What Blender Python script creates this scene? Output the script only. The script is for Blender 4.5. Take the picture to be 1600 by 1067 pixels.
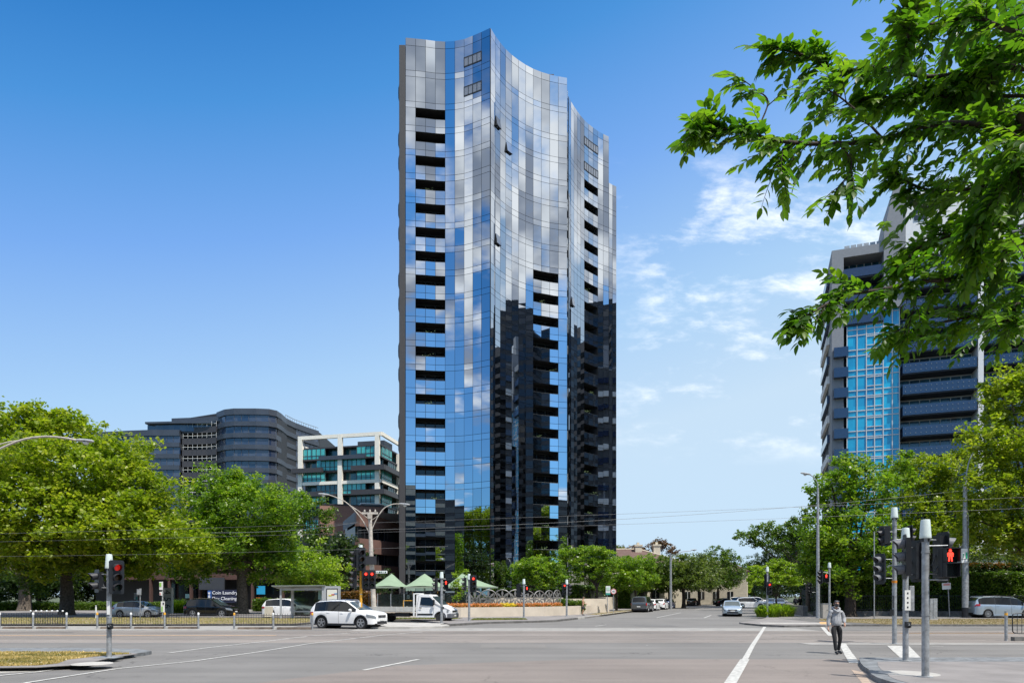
import bpy, math, random
import numpy as np
from mathutils import Vector, Matrix
for o in list(bpy.data.objects): bpy.data.objects.remove(o, do_unlink=True)
SC = bpy.context.scene
COL = SC.collection
PI = math.pi
R = math.radians
# ------------------------------------------------------------ camera
F = 1066.7; HZ = 930.0; CH = 1.95
cd = bpy.data.cameras.new('camera'); cam = bpy.data.objects.new('camera', cd); COL.objects.link(cam)
cam.location = (0, 0, CH); cam.rotation_euler = (PI/2, 0, 0)
cd.sensor_width = 36; cd.lens = 24; cd.shift_y = (HZ-533.5)/1600
cd.clip_start = 0.1; cd.clip_end = 3000
SC.camera = cam
# ------------------------------------------------------------ view, sun, sky
SC.view_settings.view_transform = 'Standard'; SC.view_settings.look = 'None'
SC.view_settings.exposure = 0.58; SC.view_settings.gamma = 1
SUN_EL = R(61); SUN_DIR = Vector((0.66, -0.75, 0)).normalized()*math.cos(SUN_EL) + Vector((0, 0, math.sin(SUN_EL)))
sl = bpy.data.lights.new('sun', 'SUN'); so = bpy.data.objects.new('sun', sl); COL.objects.link(so)
sl.energy = 3.7; sl.angle = R(0.5); sl.color = (1.0, 0.955, 0.88)
so.rotation_euler = SUN_DIR.to_track_quat('Z', 'Y').to_euler(); so.location = (30, -30, 120)
W = bpy.data.worlds.new('World'); SC.world = W; W.use_nodes = True
nt = W.node_tree; N = nt.nodes; L = nt.links
for n in list(N): N.remove(n)
def nd(t, **k):
    n = N.new(t)
    for a, b in k.items(): setattr(n, a, b)
    return n
def mth(op, a, b=None, c=None, clamp=False):
    n = N.new('ShaderNodeMath'); n.operation = op; n.use_clamp = clamp
    for i, v in enumerate((a, b, c)):
        if v is None: continue
        if isinstance(v, (int, float)): n.inputs[i].default_value = v
        else: L.new(v, n.inputs[i])
    return n.outputs[0]
def mrange(v, a, b, c=0.0, d=1.0, smooth=True):
    n = N.new('ShaderNodeMapRange'); n.interpolation_type = 'SMOOTHSTEP' if smooth else 'LINEAR'
    n.inputs['From Min'].default_value = a; n.inputs['From Max'].default_value = b
    n.inputs['To Min'].default_value = c; n.inputs['To Max'].default_value = d
    L.new(v, n.inputs['Value']); return n.outputs[0]
sky = nd('ShaderNodeTexSky', sky_type='NISHITA', sun_disc=False)
sky.sun_elevation = SUN_EL; sky.sun_rotation = math.atan2(SUN_DIR.x, SUN_DIR.y)
sky.air_density = 1.0; sky.dust_density = 1.0; sky.ozone_density = 2.5; sky.altitude = 10
hs = nd('ShaderNodeHueSaturation'); hs.inputs['Saturation'].default_value = 1.0; hs.inputs['Value'].default_value = 1.0
tn = nd('ShaderNodeMix', data_type='RGBA', blend_type='MULTIPLY'); tn.inputs[0].default_value = 1; tn.inputs[7].default_value = (.22, .63, .92, 1)
L.new(sky.outputs[0], tn.inputs[6]); L.new(tn.outputs[2], hs.inputs['Color'])
tc = nd('ShaderNodeTexCoord'); sp = nd('ShaderNodeSeparateXYZ'); L.new(tc.outputs['Generated'], sp.inputs[0])
X, Y_, Z = sp.outputs
zc = mth('MAXIMUM', Z, 0.02); den = mth('ADD', zc, 0.12)
cb = nd('ShaderNodeCombineXYZ'); L.new(mth('DIVIDE', X, den), cb.inputs[0]); L.new(mth('DIVIDE', Y_, den), cb.inputs[1])
n1 = nd('ShaderNodeTexNoise'); n1.inputs['Scale'].default_value = 1.9; n1.inputs['Detail'].default_value = 7; n1.inputs['Roughness'].default_value = .55; n1.inputs['Distortion'].default_value = .25
L.new(cb.outputs[0], n1.inputs['Vector'])
back = mth('SUBTRACT', 1.0, mrange(Y_, 0.48, 0.64))
lift = mrange(Z, 0.22, 0.52, -0.10, 0.07)
cov = mrange(mth('ADD', n1.outputs[0], lift), 0.46, 0.60)
n2 = nd('ShaderNodeTexNoise'); n2.inputs['Scale'].default_value = 2.6; n2.inputs['Detail'].default_value = 5
L.new(cb.outputs[0], n2.inputs['Vector'])
cfac = mth('MULTIPLY', cov, back)
# thin fair-weather wisps low in the sky to the north-east
yy = mth('MAXIMUM', Y_, 0.05); u = mth('DIVIDE', X, yy); v = mth('DIVIDE', Z, yy)
cb2 = nd('ShaderNodeCombineXYZ'); L.new(mth('MULTIPLY', u, 7.0), cb2.inputs[0]); L.new(mth('MULTIPLY', v, 17.0), cb2.inputs[1]); cb2.inputs[2].default_value = 3.7
n3 = nd('ShaderNodeTexNoise'); n3.inputs['Scale'].default_value = 1.0; n3.inputs['Detail'].default_value = 8; n3.inputs['Roughness'].default_value = .62; n3.inputs['Distortion'].default_value = .15
L.new(cb2.outputs[0], n3.inputs['Vector'])
wm = mth('MULTIPLY', mth('MULTIPLY', mrange(u, 0.08, 0.24), mth('SUBTRACT', 1.0, mrange(u, .7, .95))),
         mth('MULTIPLY', mrange(v, .18, .25), mth('SUBTRACT', 1.0, mrange(v, .56, .68))))
wm = mth('MULTIPLY', wm, mrange(Y_, .3, .5))
wisp = mth('MULTIPLY', mth('MULTIPLY', mrange(n3.outputs[0], .475, .74), wm), .72)
fac = mth('MAXIMUM', cfac, wisp, clamp=True)
cc = nd('ShaderNodeMix', data_type='RGBA')
cc.inputs[6].default_value = (1.9, 2.15, 2.6, 1); cc.inputs[7].default_value = (6.6, 6.6, 6.5, 1)
L.new(mth('MAXIMUM', mrange(n2.outputs[0], .40, .60), mrange(wm, .02, .1)), cc.inputs[0])
hz = nd('ShaderNodeMix', data_type='RGBA'); L.new(hs.outputs[0], hz.inputs[6])      # summer air paling towards the horizon
rp_ = nd('ShaderNodeValToRGB'); L.new(rp_.outputs[0], hz.inputs[7]); el = rp_.color_ramp.elements
KS = 1/5.0
for k_, (p_, c_) in enumerate([(0.0, (.066,.80,2.54)), (.2, (.35,1.42,3.39)), (.42, (.95,2.0,4.15)), (.72, (2.0,3.08,4.4)), (1.0, (2.85,3.65,4.4))]):
    e_ = el[0] if k_ == 0 else (el[1] if k_ == 1 else el.new(p_)); e_.position = p_; e_.color = (*[q_*KS for q_ in c_], 1)
vs2 = nd('ShaderNodeVectorMath', operation='SCALE'); L.new(rp_.outputs[0], vs2.inputs[0]); vs2.inputs['Scale'].default_value = 5.0; L.new(vs2.outputs[0], hz.inputs[7])
hf = mth('ADD', mth('ADD', mth('MULTIPLY', Z, -1.865), mth('MULTIPLY', X, .40)), 1.365, clamp=True)
L.new(hf, rp_.inputs[0]); L.new(mrange(Y_, -.35, .5, .25, .94), hz.inputs[0])
mx = nd('ShaderNodeMix', data_type='RGBA'); L.new(fac, mx.inputs[0]); L.new(hz.outputs[2], mx.inputs[6]); L.new(cc.outputs[2], mx.inputs[7])
bg = nd('ShaderNodeBackground'); bg.inputs['Strength'].default_value = 0.145
wo = nd('ShaderNodeOutputWorld'); L.new(mx.outputs[2], bg.inputs[0]); L.new(bg.outputs[0], wo.inputs[0])
# ------------------------------------------------------------ helpers
def G(px, py, z=0.0):                       # ground point seen at photo pixel
    Yd = (CH-z)*F/(py-HZ); return ((px-800)/F*Yd, Yd)
def XW(px, Yd): return (px-800)/F*Yd
def ZW(py, Yd): return CH+(HZ-py)/F*Yd
MATS = {}
def mat(name, col, rough=.6, metal=0.0, var=0.0, vscale=3.0, bump=0.0, bscale=40.0, spec=.5, emit=None, estr=0.0, coat=0.0, col2=None, detail=6, trans=0.0):
    if name in MATS: return MATS[name]
    m = bpy.data.materials.new(name); m.use_nodes = True; t = m.node_tree; b = t.nodes['Principled BSDF']
    c = (*col, 1); b.inputs['Base Color'].default_value = c
    b.inputs['Roughness'].default_value = rough; b.inputs['Metallic'].default_value = metal
    b.inputs['Specular IOR Level'].default_value = spec; b.inputs['Coat Weight'].default_value = coat
    b.inputs['Coat Roughness'].default_value = .05
    if trans: b.inputs['Transmission Weight'].default_value = trans
    if emit: b.inputs['Emission Color'].default_value = (*emit, 1); b.inputs['Emission Strength'].default_value = estr
    if var or bump or col2:
        g = t.nodes.new('ShaderNodeTexCoord')
        if var or col2:
            n = t.nodes.new('ShaderNodeTexNoise'); n.inputs['Scale'].default_value = vscale; n.inputs['Detail'].default_value = detail; n.inputs['Roughness'].default_value = .6
            t.links.new(g.outputs['Object'], n.inputs['Vector'])
            r = t.nodes.new('ShaderNodeValToRGB'); t.links.new(n.outputs[0], r.inputs[0])
            c2 = col2 or tuple(min(1, x*(1+var)) for x in col); c1 = col if col2 else tuple(x*(1-var) for x in col)
            r.color_ramp.elements[0].position = .36; r.color_ramp.elements[1].position = .64
            r.color_ramp.elements[0].color = (*c1, 1); r.color_ramp.elements[1].color = (*c2, 1)
            t.links.new(r.outputs[0], b.inputs['Base Color'])
        if bump:
            n = t.nodes.new('ShaderNodeTexNoise'); n.inputs['Scale'].default_value = bscale; n.inputs['Detail'].default_value = 4
            t.links.new(g.outputs['Object'], n.inputs['Vector'])
            u = t.nodes.new('ShaderNodeBump'); u.inputs['Strength'].default_value = bump; u.inputs['Distance'].default_value = .02
            t.links.new(n.outputs[0], u.inputs['Height']); t.links.new(u.outputs[0], b.inputs['Normal'])
    MATS[name] = m; return m
def brickmat(name, c1, c2, mortar, scale=1.0, w=.24, h=.08, rough=.85):
    if name in MATS: return MATS[name]
    m = mat(name, c1, rough); t = m.node_tree; b = t.nodes['Principled BSDF']
    g = t.nodes.new('ShaderNodeTexCoord'); s = t.nodes.new('ShaderNodeSeparateXYZ'); c = t.nodes.new('ShaderNodeCombineXYZ'); a = t.nodes.new('ShaderNodeMath'); a.operation = 'ADD'
    t.links.new(g.outputs['Object'], s.inputs[0]); t.links.new(s.outputs[0], a.inputs[0]); t.links.new(s.outputs[1], a.inputs[1])
    t.links.new(a.outputs[0], c.inputs[0]); t.links.new(s.outputs[2], c.inputs[1])
    k = t.nodes.new('ShaderNodeTexBrick'); t.links.new(c.outputs[0], k.inputs['Vector'])
    k.inputs['Color1'].default_value = (*c1, 1); k.inputs['Color2'].default_value = (*c2, 1); k.inputs['Mortar'].default_value = (*mortar, 1)
    k.inputs['Scale'].default_value = scale; k.inputs['Brick Width'].default_value = w; k.inputs['Row Height'].default_value = h; k.inputs['Mortar Size'].default_value = .008
    t.links.new(k.outputs[0], b.inputs['Base Color']); return m
def leafmat(name, c1, c2, c3, trans=.38, rough=.38):
    if name in MATS: return MATS[name]
    m = bpy.data.materials.new(name); m.use_nodes = True; t = m.node_tree; b = t.nodes['Principled BSDF']
    a = t.nodes.new('ShaderNodeAttribute'); a.attribute_name = 'tint'
    r = t.nodes.new('ShaderNodeValToRGB'); t.links.new(a.outputs['Fac'], r.inputs[0])
    e = r.color_ramp.elements; e[0].color = (*c1, 1); e[1].color = (*c3, 1); x = e.new(.5); x.color = (*c2, 1)
    t.links.new(r.outputs[0], b.inputs['Base Color']); b.inputs['Roughness'].default_value = rough; b.inputs['Specular IOR Level'].default_value = .5
    tr = t.nodes.new('ShaderNodeBsdfTranslucent'); mu = t.nodes.new('ShaderNodeMix'); mu.data_type = 'RGBA'; mu.blend_type = 'MULTIPLY'
    mu.inputs[0].default_value = 1; t.links.new(r.outputs[0], mu.inputs[6]); mu.inputs[7].default_value = (1.55, 1.75, .75, 1)
    t.links.new(mu.outputs[2], tr.inputs[0]); s = t.nodes.new('ShaderNodeMixShader'); s.inputs[0].default_value = trans
    t.links.new(b.outputs[0], s.inputs[1]); t.links.new(tr.outputs[0], s.inputs[2])
    t.links.new(s.outputs[0], t.nodes['Material Output'].inputs[0]); MATS[name] = m; return m
def tag(o, label=None, cat=None, group=None, kind=None):
    if label: o['label'] = label
    if cat: o['category'] = cat
    if group: o['group'] = group
    if kind: o['kind'] = kind
    return o
def empty(name, loc=(0, 0, 0), rz=0.0, label=None, cat=None, group=None):
    o = bpy.data.objects.new(name, None); COL.objects.link(o); o.location = (loc[0], loc[1], loc[2] if len(loc) > 2 else 0); o.rotation_euler = (0, 0, rz)
    o.empty_display_size = .3
    return tag(o, label, cat, group)
class MB:
    def __init__(s): s.v = []; s.f = []; s.m = []; s.cm = 0; s.tint = None
    def add(s, vs, fs):
        b = len(s.v); s.v.extend([tuple(p) for p in vs]); s.f.extend([tuple(i+b for i in q) for q in fs]); s.m.extend([s.cm]*len(fs)); return s
    def box(s, c, d, rz=0.0, tap=1.0):
        x, y, z = d[0]/2, d[1]/2, d[2]/2; co, si = math.cos(rz), math.sin(rz); vs = []
        for k, (a, b, e) in enumerate([(-1,-1,-1),(1,-1,-1),(1,1,-1),(-1,1,-1),(-1,-1,1),(1,-1,1),(1,1,1),(-1,1,1)]):
            q = tap if e > 0 else 1; X0, Y0 = a*x*q, b*y*q
            vs.append((c[0]+X0*co-Y0*si, c[1]+X0*si+Y0*co, c[2]+e*z))
        return s.add(vs, [(0,3,2,1),(4,5,6,7),(0,1,5,4),(1,2,6,5),(2,3,7,6),(3,0,4,7)])
    def bx(s, x0, x1, y0, y1, z0, z1): return s.box(((x0+x1)/2, (y0+y1)/2, (z0+z1)/2), (x1-x0, y1-y0, z1-z0))
    def quad(s, a, b, c, d): return s.add([a, b, c, d], [(0, 1, 2, 3)])
    def prism(s, poly, z0, z1, cap=True):
        n = len(poly); vs = [(p[0], p[1], z0) for p in poly]+[(p[0], p[1], z1) for p in poly]
        fs = [(i, (i+1) % n, (i+1) % n+n, i+n) for i in range(n)]
        if cap: fs += [tuple(range(n-1, -1, -1)), tuple(range(n, 2*n))]
        return s.add(vs, fs)
    def strip(s, pts, z0, z1, t=.1):        # wall along a polyline, thickness t to the left
        pts = [Vector(p[:2]) for p in pts]; off = []
        for i, p in enumerate(pts):
            d = (pts[min(i+1, len(pts)-1)]-pts[max(i-1, 0)]).normalized(); off.append(p+Vector((-d.y, d.x))*t)
        for i in range(len(pts)-1):
            s.prism([pts[i], pts[i+1], off[i+1], off[i]], z0, z1)
        return s
    def tube(s, pts, r, n=8, cap=True):
        pts = [Vector(p) for p in pts]
        if isinstance(r, (int, float)): r = [r]*len(pts)
        vs = []; fs = []; up0 = None
        for i, p in enumerate(pts):
            d = (pts[min(i+1, len(pts)-1)]-pts[max(i-1, 0)])
            d = d.normalized() if d.length > 1e-9 else Vector((0, 0, 1))
            if up0 is None:
                a = Vector((0, 0, 1)) if abs(d.z) < .9 else Vector((1, 0, 0)); up0 = d.cross(a).normalized()
            x = (up0-d*up0.dot(d)).normalized(); up0 = x; y = d.cross(x)
            for k in range(n):
                t = 2*PI*k/n; vs.append(p+(x*math.cos(t)+y*math.sin(t))*r[i])
        for i in range(len(pts)-1):
            for k in range(n):
                a = i*n+k; b = i*n+(k+1) % n; fs.append((a, b, b+n, a+n))
        if cap: fs += [tuple(range(n-1, -1, -1)), tuple(range((len(pts)-1)*n, len(pts)*n))]
        return s.add(vs, fs)
    def lathe(s, prof, n=16, c=(0, 0, 0), axis='z', cap=True):
        vs = []; fs = []
        for (r, h) in prof:
            for k in range(n):
                t = 2*PI*k/n; a, b = r*math.cos(t), r*math.sin(t)
                p = (a, b, h) if axis == 'z' else ((a, h, b) if axis == 'y' else (h, a, b))
                vs.append((c[0]+p[0], c[1]+p[1], c[2]+p[2]))
        for i in range(len(prof)-1):
            for k in range(n):
                a = i*n+k; b = i*n+(k+1) % n; fs.append((a, b, b+n, a+n))
        if cap: fs += [tuple(range(n)), tuple(range((len(prof)-1)*n, len(prof)*n))]
        return s.add(vs, fs)
    def build(s, name, mats, parent=None, smooth=None, bevel=None, label=None, xf=None):
        me = bpy.data.meshes.new(name); me.from_pydata(s.v, [], s.f); me.update()
        if not isinstance(mats, (list, tuple)): mats = [mats]
        for m in mats: me.materials.append(m)
        if len(mats) > 1: me.polygons.foreach_set('material_index', s.m)
        if s.tint is not None:
            a = me.attributes.new('tint', 'FLOAT', 'FACE'); a.data.foreach_set('value', s.tint)
        o = bpy.data.objects.new(name, me); COL.objects.link(o)
        if smooth:
            me.polygons.foreach_set('use_smooth', [True]*len(me.polygons)); me.set_sharp_from_angle(angle=R(smooth))
        if bevel:
            b = o.modifiers.new('bevel', 'BEVEL'); b.width = bevel; b.segments = 2; b.limit_method = 'ANGLE'
        if parent: o.parent = parent
        if label: o['label'] = label
        return o
def struct(name, mb, m): return tag(mb.build(name, m), kind='structure')
def copy_tree(o, parent=None):
    c = o.copy(); COL.objects.link(c); c.parent = parent
    for ch in list(o.children): copy_tree(ch, c)
    return c
def text(name, s, size, m, parent, loc, rot=(PI/2, 0, 0), ext=.01, align='LEFT'):
    cu = bpy.data.curves.new(name, 'FONT'); cu.body = s; cu.size = size; cu.extrude = ext; cu.align_x = align; cu.resolution_u = 3
    t = bpy.data.objects.new(name, cu); me = bpy.data.meshes.new_from_object(t); bpy.data.objects.remove(t)
    me.name = name; me.materials.clear(); me.materials.append(m)
    o = bpy.data.objects.new(name, me); COL.objects.link(o); o.parent = parent; o.location = loc; o.rotation_euler = rot; return o
def bez(pts, n=8):                          # Catmull-Rom through points
    P = [Vector(p) for p in pts]; out = []
    for i in range(len(P)-1):
        a = P[max(i-1, 0)]; b = P[i]; c = P[i+1]; d = P[min(i+2, len(P)-1)]
        for k in range(n):
            t = k/n; out.append(.5*((2*b)+(c-a)*t+(2*a-5*b+4*c-d)*t*t+(-a+3*b-3*c+d)*t*t*t))
    out.append(P[-1]); return out
def roadmat(name, col, crack=1.0):
    m = mat(name, col, .85); t = m.node_tree; b = t.nodes['Principled BSDF']; lk = t.links.new
    g = t.nodes.new('ShaderNodeTexCoord').outputs['Object']
    def noise(sc, det, stretch=None, dist=0.0):
        v = g
        if stretch: mp = t.nodes.new('ShaderNodeMapping'); mp.inputs['Scale'].default_value = stretch; lk(g, mp.inputs[0]); v = mp.outputs[0]
        n = t.nodes.new('ShaderNodeTexNoise'); n.inputs['Scale'].default_value = sc; n.inputs['Detail'].default_value = det; n.inputs['Distortion'].default_value = dist; lk(v, n.inputs['Vector']); return n.outputs[0]
    def rng_(v, a, b_, c, d):
        n = t.nodes.new('ShaderNodeMapRange'); n.inputs[1].default_value = a; n.inputs[2].default_value = b_; n.inputs[3].default_value = c; n.inputs[4].default_value = d; lk(v, n.inputs[0]); return n.outputs[0]
    def mu(a, b_):
        n = t.nodes.new('ShaderNodeMath'); n.operation = 'MULTIPLY'; lk(a, n.inputs[0]); lk(b_, n.inputs[1]); return n.outputs[0]
    f = rng_(noise(.22, 5), .3, .7, .86, 1.13)
    f = mu(f, rng_(noise(1.0, 4, (.05, 1.1, 1)), .35, .65, .90, 1.08))       # wheel polish along the lanes
    f = mu(f, rng_(noise(55, 2), .3, .7, .82, 1.18))                          # aggregate
    f = mu(f, rng_(noise(.9, 8, None, 1.5), .60, .72, 1.0, .86))               # stains
    mp = t.nodes.new('ShaderNodeMixRGB'); mp.blend_type = 'ADD'; mp.inputs[0].default_value = 1
    nz = t.nodes.new('ShaderNodeTexNoise'); nz.inputs['Scale'].default_value = 1.3; nz.inputs['Detail'].default_value = 6; lk(g, nz.inputs['Vector'])
    lk(g, mp.inputs[1]); lk(nz.outputs['Color'], mp.inputs[2])
    vo = t.nodes.new('ShaderNodeTexVoronoi'); vo.feature = 'DISTANCE_TO_EDGE'; vo.inputs['Scale'].default_value = .16; lk(mp.outputs[0], vo.inputs['Vector'])
    cr = rng_(vo.outputs['Distance'], .0015, .0045, 1-.42*crack, 1.0); gate = rng_(noise(.12, 2), .48, .54, 0.0, 1.0)
    mx_ = t.nodes.new('ShaderNodeMix'); lk(gate, mx_.inputs[0]); mx_.inputs[2].default_value = 1.0; lk(cr, mx_.inputs[3]); f = mu(f, mx_.outputs[0])
    vm = t.nodes.new('ShaderNodeVectorMath'); vm.operation = 'SCALE'; vm.inputs[0].default_value = col; lk(f, vm.inputs['Scale']); lk(vm.outputs[0], b.inputs['Base Color'])
    bp = t.nodes.new('ShaderNodeBump'); bp.inputs['Strength'].default_value = .45; bp.inputs['Distance'].default_value = .01; lk(noise(60, 3), bp.inputs['Height']); lk(bp.outputs[0], b.inputs['Normal'])
    return m
# ------------------------------------------------------------ materials
M = dict(
 asphalt=roadmat('asphalt_grey', (.170,.163,.156), 1.0),
 asphalt2=roadmat('asphalt_brown', (.198,.171,.155), .8),
 tramroad=roadmat('tram_concrete', (.225,.200,.183), .7),
 strip=mat('concrete_strip', (.285,.275,.26), .8, var=.16, vscale=1.5, bump=.3),
 pale=mat('pale_concrete', (.40,.385,.36), .8, var=.15, vscale=1.2, bump=.3),
 kerb=mat('bluestone', (.17,.18,.19), .8, var=.3, vscale=4, bump=.5),
 kerbdark=mat('kerb_stone', (.13,.125,.12), .8, var=.3, vscale=3, bump=.5),
 path=mat('footpath_asphalt', (.22,.205,.20), .85, var=.14, vscale=.8, bump=.3),
 paint=mat('road_paint', (.33,.325,.31), .7, vscale=7, col2=(.58,.57,.54), detail=10),
 orange=mat('orange_paint', (.62,.36,.16), .7, var=.15, vscale=3),
 rail=mat('rail_steel', (.05,.045,.045), .4, metal=.6),
 ground=mat('earth', (.07,.085,.04), .95, var=.3, vscale=.2),
 galv=mat('galvanised_steel', (.33,.345,.36), .5, metal=.4, var=.28, vscale=7, bump=.1, bscale=30),
 conc=mat('pole_concrete', (.46,.42,.37), .8, var=.25, vscale=3, bump=.3),
 black=mat('black_plastic', (.012,.014,.018), .45, var=.3, vscale=5),
 darkmetal=mat('dark_metal', (.03,.03,.035), .5),
 grey=mat('grey_plastic', (.13,.135,.15), .5),
 white=mat('white_paint', (.78,.79,.78), .45, var=.03, vscale=2),
 capw=mat('antenna_cap', (.62,.70,.68), .4, var=.05, vscale=4),
 red=mat('red_lens', (.5,.01,.01), .3, emit=(1,.05,.03), estr=2.0),
 redglass=mat('red_glass', (.28,.012,.010), .3, emit=(1,.03,.02), estr=.25),
 redoff=mat('lens_off', (.03,.012,.012), .25),
 yellow=mat('yellow_pole_paint', (.72,.36,.03), .5, var=.15, vscale=4),
 cream=mat('cream_render', (.60,.54,.43), .85, var=.1, vscale=1.5, bump=.1),
 bark=mat('bark', (.105,.085,.068), .95, var=.45, vscale=6, bump=1.0, bscale=14),
 barkd=mat('bark_dark', (.045,.033,.025), .95, var=.4, vscale=8, bump=1.0, bscale=18),
 tyre=mat('tyre_rubber', (.018,.018,.019), .8, bump=.2),
 rim=mat('alloy_rim', (.45,.46,.48), .3, metal=.7),
 carglass=mat('car_glass', (.006,.008,.010), .03, spec=.5),
 screen=mat('windscreen_glass', (.04,.06,.065), .03, spec=.9, coat=.3),
 chrome=mat('chrome', (.6,.6,.62), .15, metal=1),
 lampglass=mat('headlamp_glass', (.20,.22,.24), .08, spec=.9, coat=.5),
 tail=mat('tail_lamp', (.35,.012,.012), .15, coat=.5),
 plate=mat('number_plate', (.7,.7,.68), .5),
)
def paintmat(name, col, metal=0.0): return mat(name, col, .32 if col[0] > .1 else .12, metal=metal, coat=.5, spec=.4)
# ------------------------------------------------------------ ground, roads
g = MB(); g.quad((-1200,-600,-.03),(1200,-600,-.03),(1200,2000,-.03),(-1200,2000,-.03)); struct('ground', g, M['ground'])
g = MB(); g.quad((-140,-30,0),(140,-30,0),(140,52,0),(-140,52,0)); struct('main_road', g, M['asphalt'])
g = MB()
q = [(-50, 8), (140, 8), (140, 20.9)] + [(60-k*2.5, 20.95+.14*math.sin(k*.7)) for k in range(27)] + [(-8.5, 20.6), (-10.8, 14)]
g.add([(x, y, .004) for x, y in [(140,8),(140,21)]+[(60-k*2.5, 20.95+.06*math.sin(k*1.7)) for k in range(24)]+[(-3.2,19),(-6.5,14),(-8,8)]], [tuple(range(28))[::-1]])
struct('road_patch', g, M['asphalt2'])
g = MB(); g.quad((-140,28.2,.004),(140,28.2,.004),(140,37.7,.004),(-140,37.7,.004)); struct('tram_reserve', g, M['tramroad'])
g = MB(); g.quad((-9,37.7,.004),(17,37.7,.004),(17,40.9,.004),(-9,40.9,.004)); g.quad((-140,38.0,.008),(-13.5,38.0,.008),(-13.5,43.6,.008),(-140,43.6,.008)); g.quad((11.8,27.0,.008),(140,27.0,.008),(140,28.1,.008),(11.8,28.1,.008))
struct('tram_platform_edge', g, M['strip'])
for Yr in (30.7, 32.14, 34.9, 36.34):
    g = MB(); g.quad((-140,Yr-.05,.009),(140,Yr-.05,.009),(140,Yr+.05,.009),(-140,Yr+.05,.009))
    g.quad((-140,Yr+.09,.010),(140,Yr+.09,.010),(140,Yr+.13,.010),(-140,Yr+.13,.010)); struct('tram_rail', g, M['rail'])
g = MB(); g.quad((-60,33.2,.009),(-11.5,33.2,.009),(-11.5,33.4,.009),(-60,33.4,.009)); g.quad((20,35.2-.02,.012),(60,35.2-.02,.012),(60,35.35,.012),(20,35.35,.012)); struct('orange_line', g, M['orange'])
# side street running away to the right
def SX(x0, Y, Y0=52.0, s=.385): return x0+s*(Y-Y0)
g = MB()
g.add([(-3.5,52,.0),(22,52,0),(SX(21.5,60),60,.0),(SX(19.2,420),420,.0),(SX(3.2,420),420,.0),(SX(3.4,60),60,.0)], [(0,1,2,3,4,5)]); struct('side_street', g, M['asphalt'])
# footpath corner left of the side street, with kerb
def slab(name, pts, z, m, kw=.18, km=None):
    g = MB(); g.prism(pts, -.02, z); struct(name, g, m)
cornerL = [G(707,977.5), G(760,974), G(825,972.5), G(868,971), G(903,967), (SX(3.9,62),62), (SX(3.3,75),75), (SX(3.2,220),220), (SX(-22,220),220), (-6,100), (-40,100), (-60,100), (-60,60), (-25,60), (-14,57), (-10,53), (-7,51.5)]
slab('footpath', cornerL, .13, M['path'])
# kerbs
def kerb(pts, w=.16, z=.15, m='kerb'):
    g = MB(); g.strip(pts, -.01, z, w); struct('kerb', g, M[m])
kerb([G(690,978), G(707,977.7), G(760,974.2), G(825,972.7), G(868,971.2), G(903,967.2)], .2, .145, 'kerbdark')
kerb([G(903,967.2), (SX(3.75,62),62), (SX(3.15,75),75), (SX(3.05,220),220)], .2, .145, 'pale')
# grass strips
M['grass'] = mat('grass_green', (.075,.125,.018), .95, vscale=1.2, col2=(.16,.19,.04), bump=1.0, bscale=30)
M['drygrass'] = mat('grass_dry', (.20,.15,.05), .95, vscale=1.1, col2=(.36,.26,.12), bump=1.0, bscale=25)
M['brownverge'] = mat('verge_dry', (.17,.13,.055), .95, vscale=.9, col2=(.30,.22,.11), bump=1.0, bscale=25)
M['soil'] = mat('dry_soil', (.14,.105,.06), .95, vscale=1.3, col2=(.27,.22,.12), bump=1.0, bscale=25)
GB = np.random.default_rng(5)
def grass(name, poly, z, m, n, h, label_m=None):      # lawn: base sheet + blades
    g = MB(); g.add([(x, y, z) for x, y in poly], [tuple(range(len(poly)))]); 
    xs = [p[0] for p in poly]; ys = [p[1] for p in poly]; tint = [0.5]
    A = np.array(poly)
    pts = np.c_[GB.uniform(min(xs), max(xs), n), GB.uniform(min(ys), max(ys), n)]
    inside = np.zeros(n, bool); j = len(A)-1
    for i in range(len(A)):
        c = ((A[i,1] > pts[:,1]) != (A[j,1] > pts[:,1])) & (pts[:,0] < (A[j,0]-A[i,0])*(pts[:,1]-A[i,1])/(A[j,1]-A[i,1]+1e-9)+A[i,0]); inside ^= c; j = i
    P = pts[inside]
    pt = np.sin(P[:,0]*.9+1.7*np.sin(P[:,1]*1.1))*np.sin(P[:,1]*1.9+1.3*np.sin(P[:,0]*.6+2))+.5*np.sin(P[:,0]*3.1+P[:,1]*2.3)*np.sin(P[:,1]*4.3-P[:,0]*1.9)
    keep = GB.random(len(P)) < np.clip(1.0+pt*.55, .12, 1); P = P[keep]; pt = pt[keep]; k = len(P); a = GB.uniform(0, 2*PI, k); hh = GB.uniform(.4, 1.3, k)*h; w = .3*h+.008
    le = GB.normal(0, .35*h, (k, 2)); b0 = np.c_[P[:,0]-w*np.cos(a), P[:,1]-w*np.sin(a), np.full(k, z)]; b1 = np.c_[P[:,0]+w*np.cos(a), P[:,1]+w*np.sin(a), np.full(k, z)]; tp = np.c_[P+le, z+hh]
    V = np.stack([b0, b1, tp], 1).reshape(-1, 3); base = len(g.v)
    g.v.extend(map(tuple, V.tolist())); g.f.extend([(base+3*i, base+3*i+1, base+3*i+2) for i in range(k)]); g.m.extend([0]*k)
    g.tint = tint+np.clip(.5+.42*pt+GB.normal(0, .18, k), 0, 1).tolist(); g.m[0] = 1
    return tag(g.build(name, [m, M['soil']]), kind='stuff')
LG = leafmat('blade_green', (.07,.12,.015), (.13,.17,.03), (.22,.22,.06), .3)
LD = leafmat('blade_dry', (.20,.19,.06), (.48,.36,.14), (.66,.50,.24), .3)
LM = leafmat('blade_mixed', (.15,.19,.04), (.34,.31,.09), (.52,.41,.15), .3)
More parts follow.
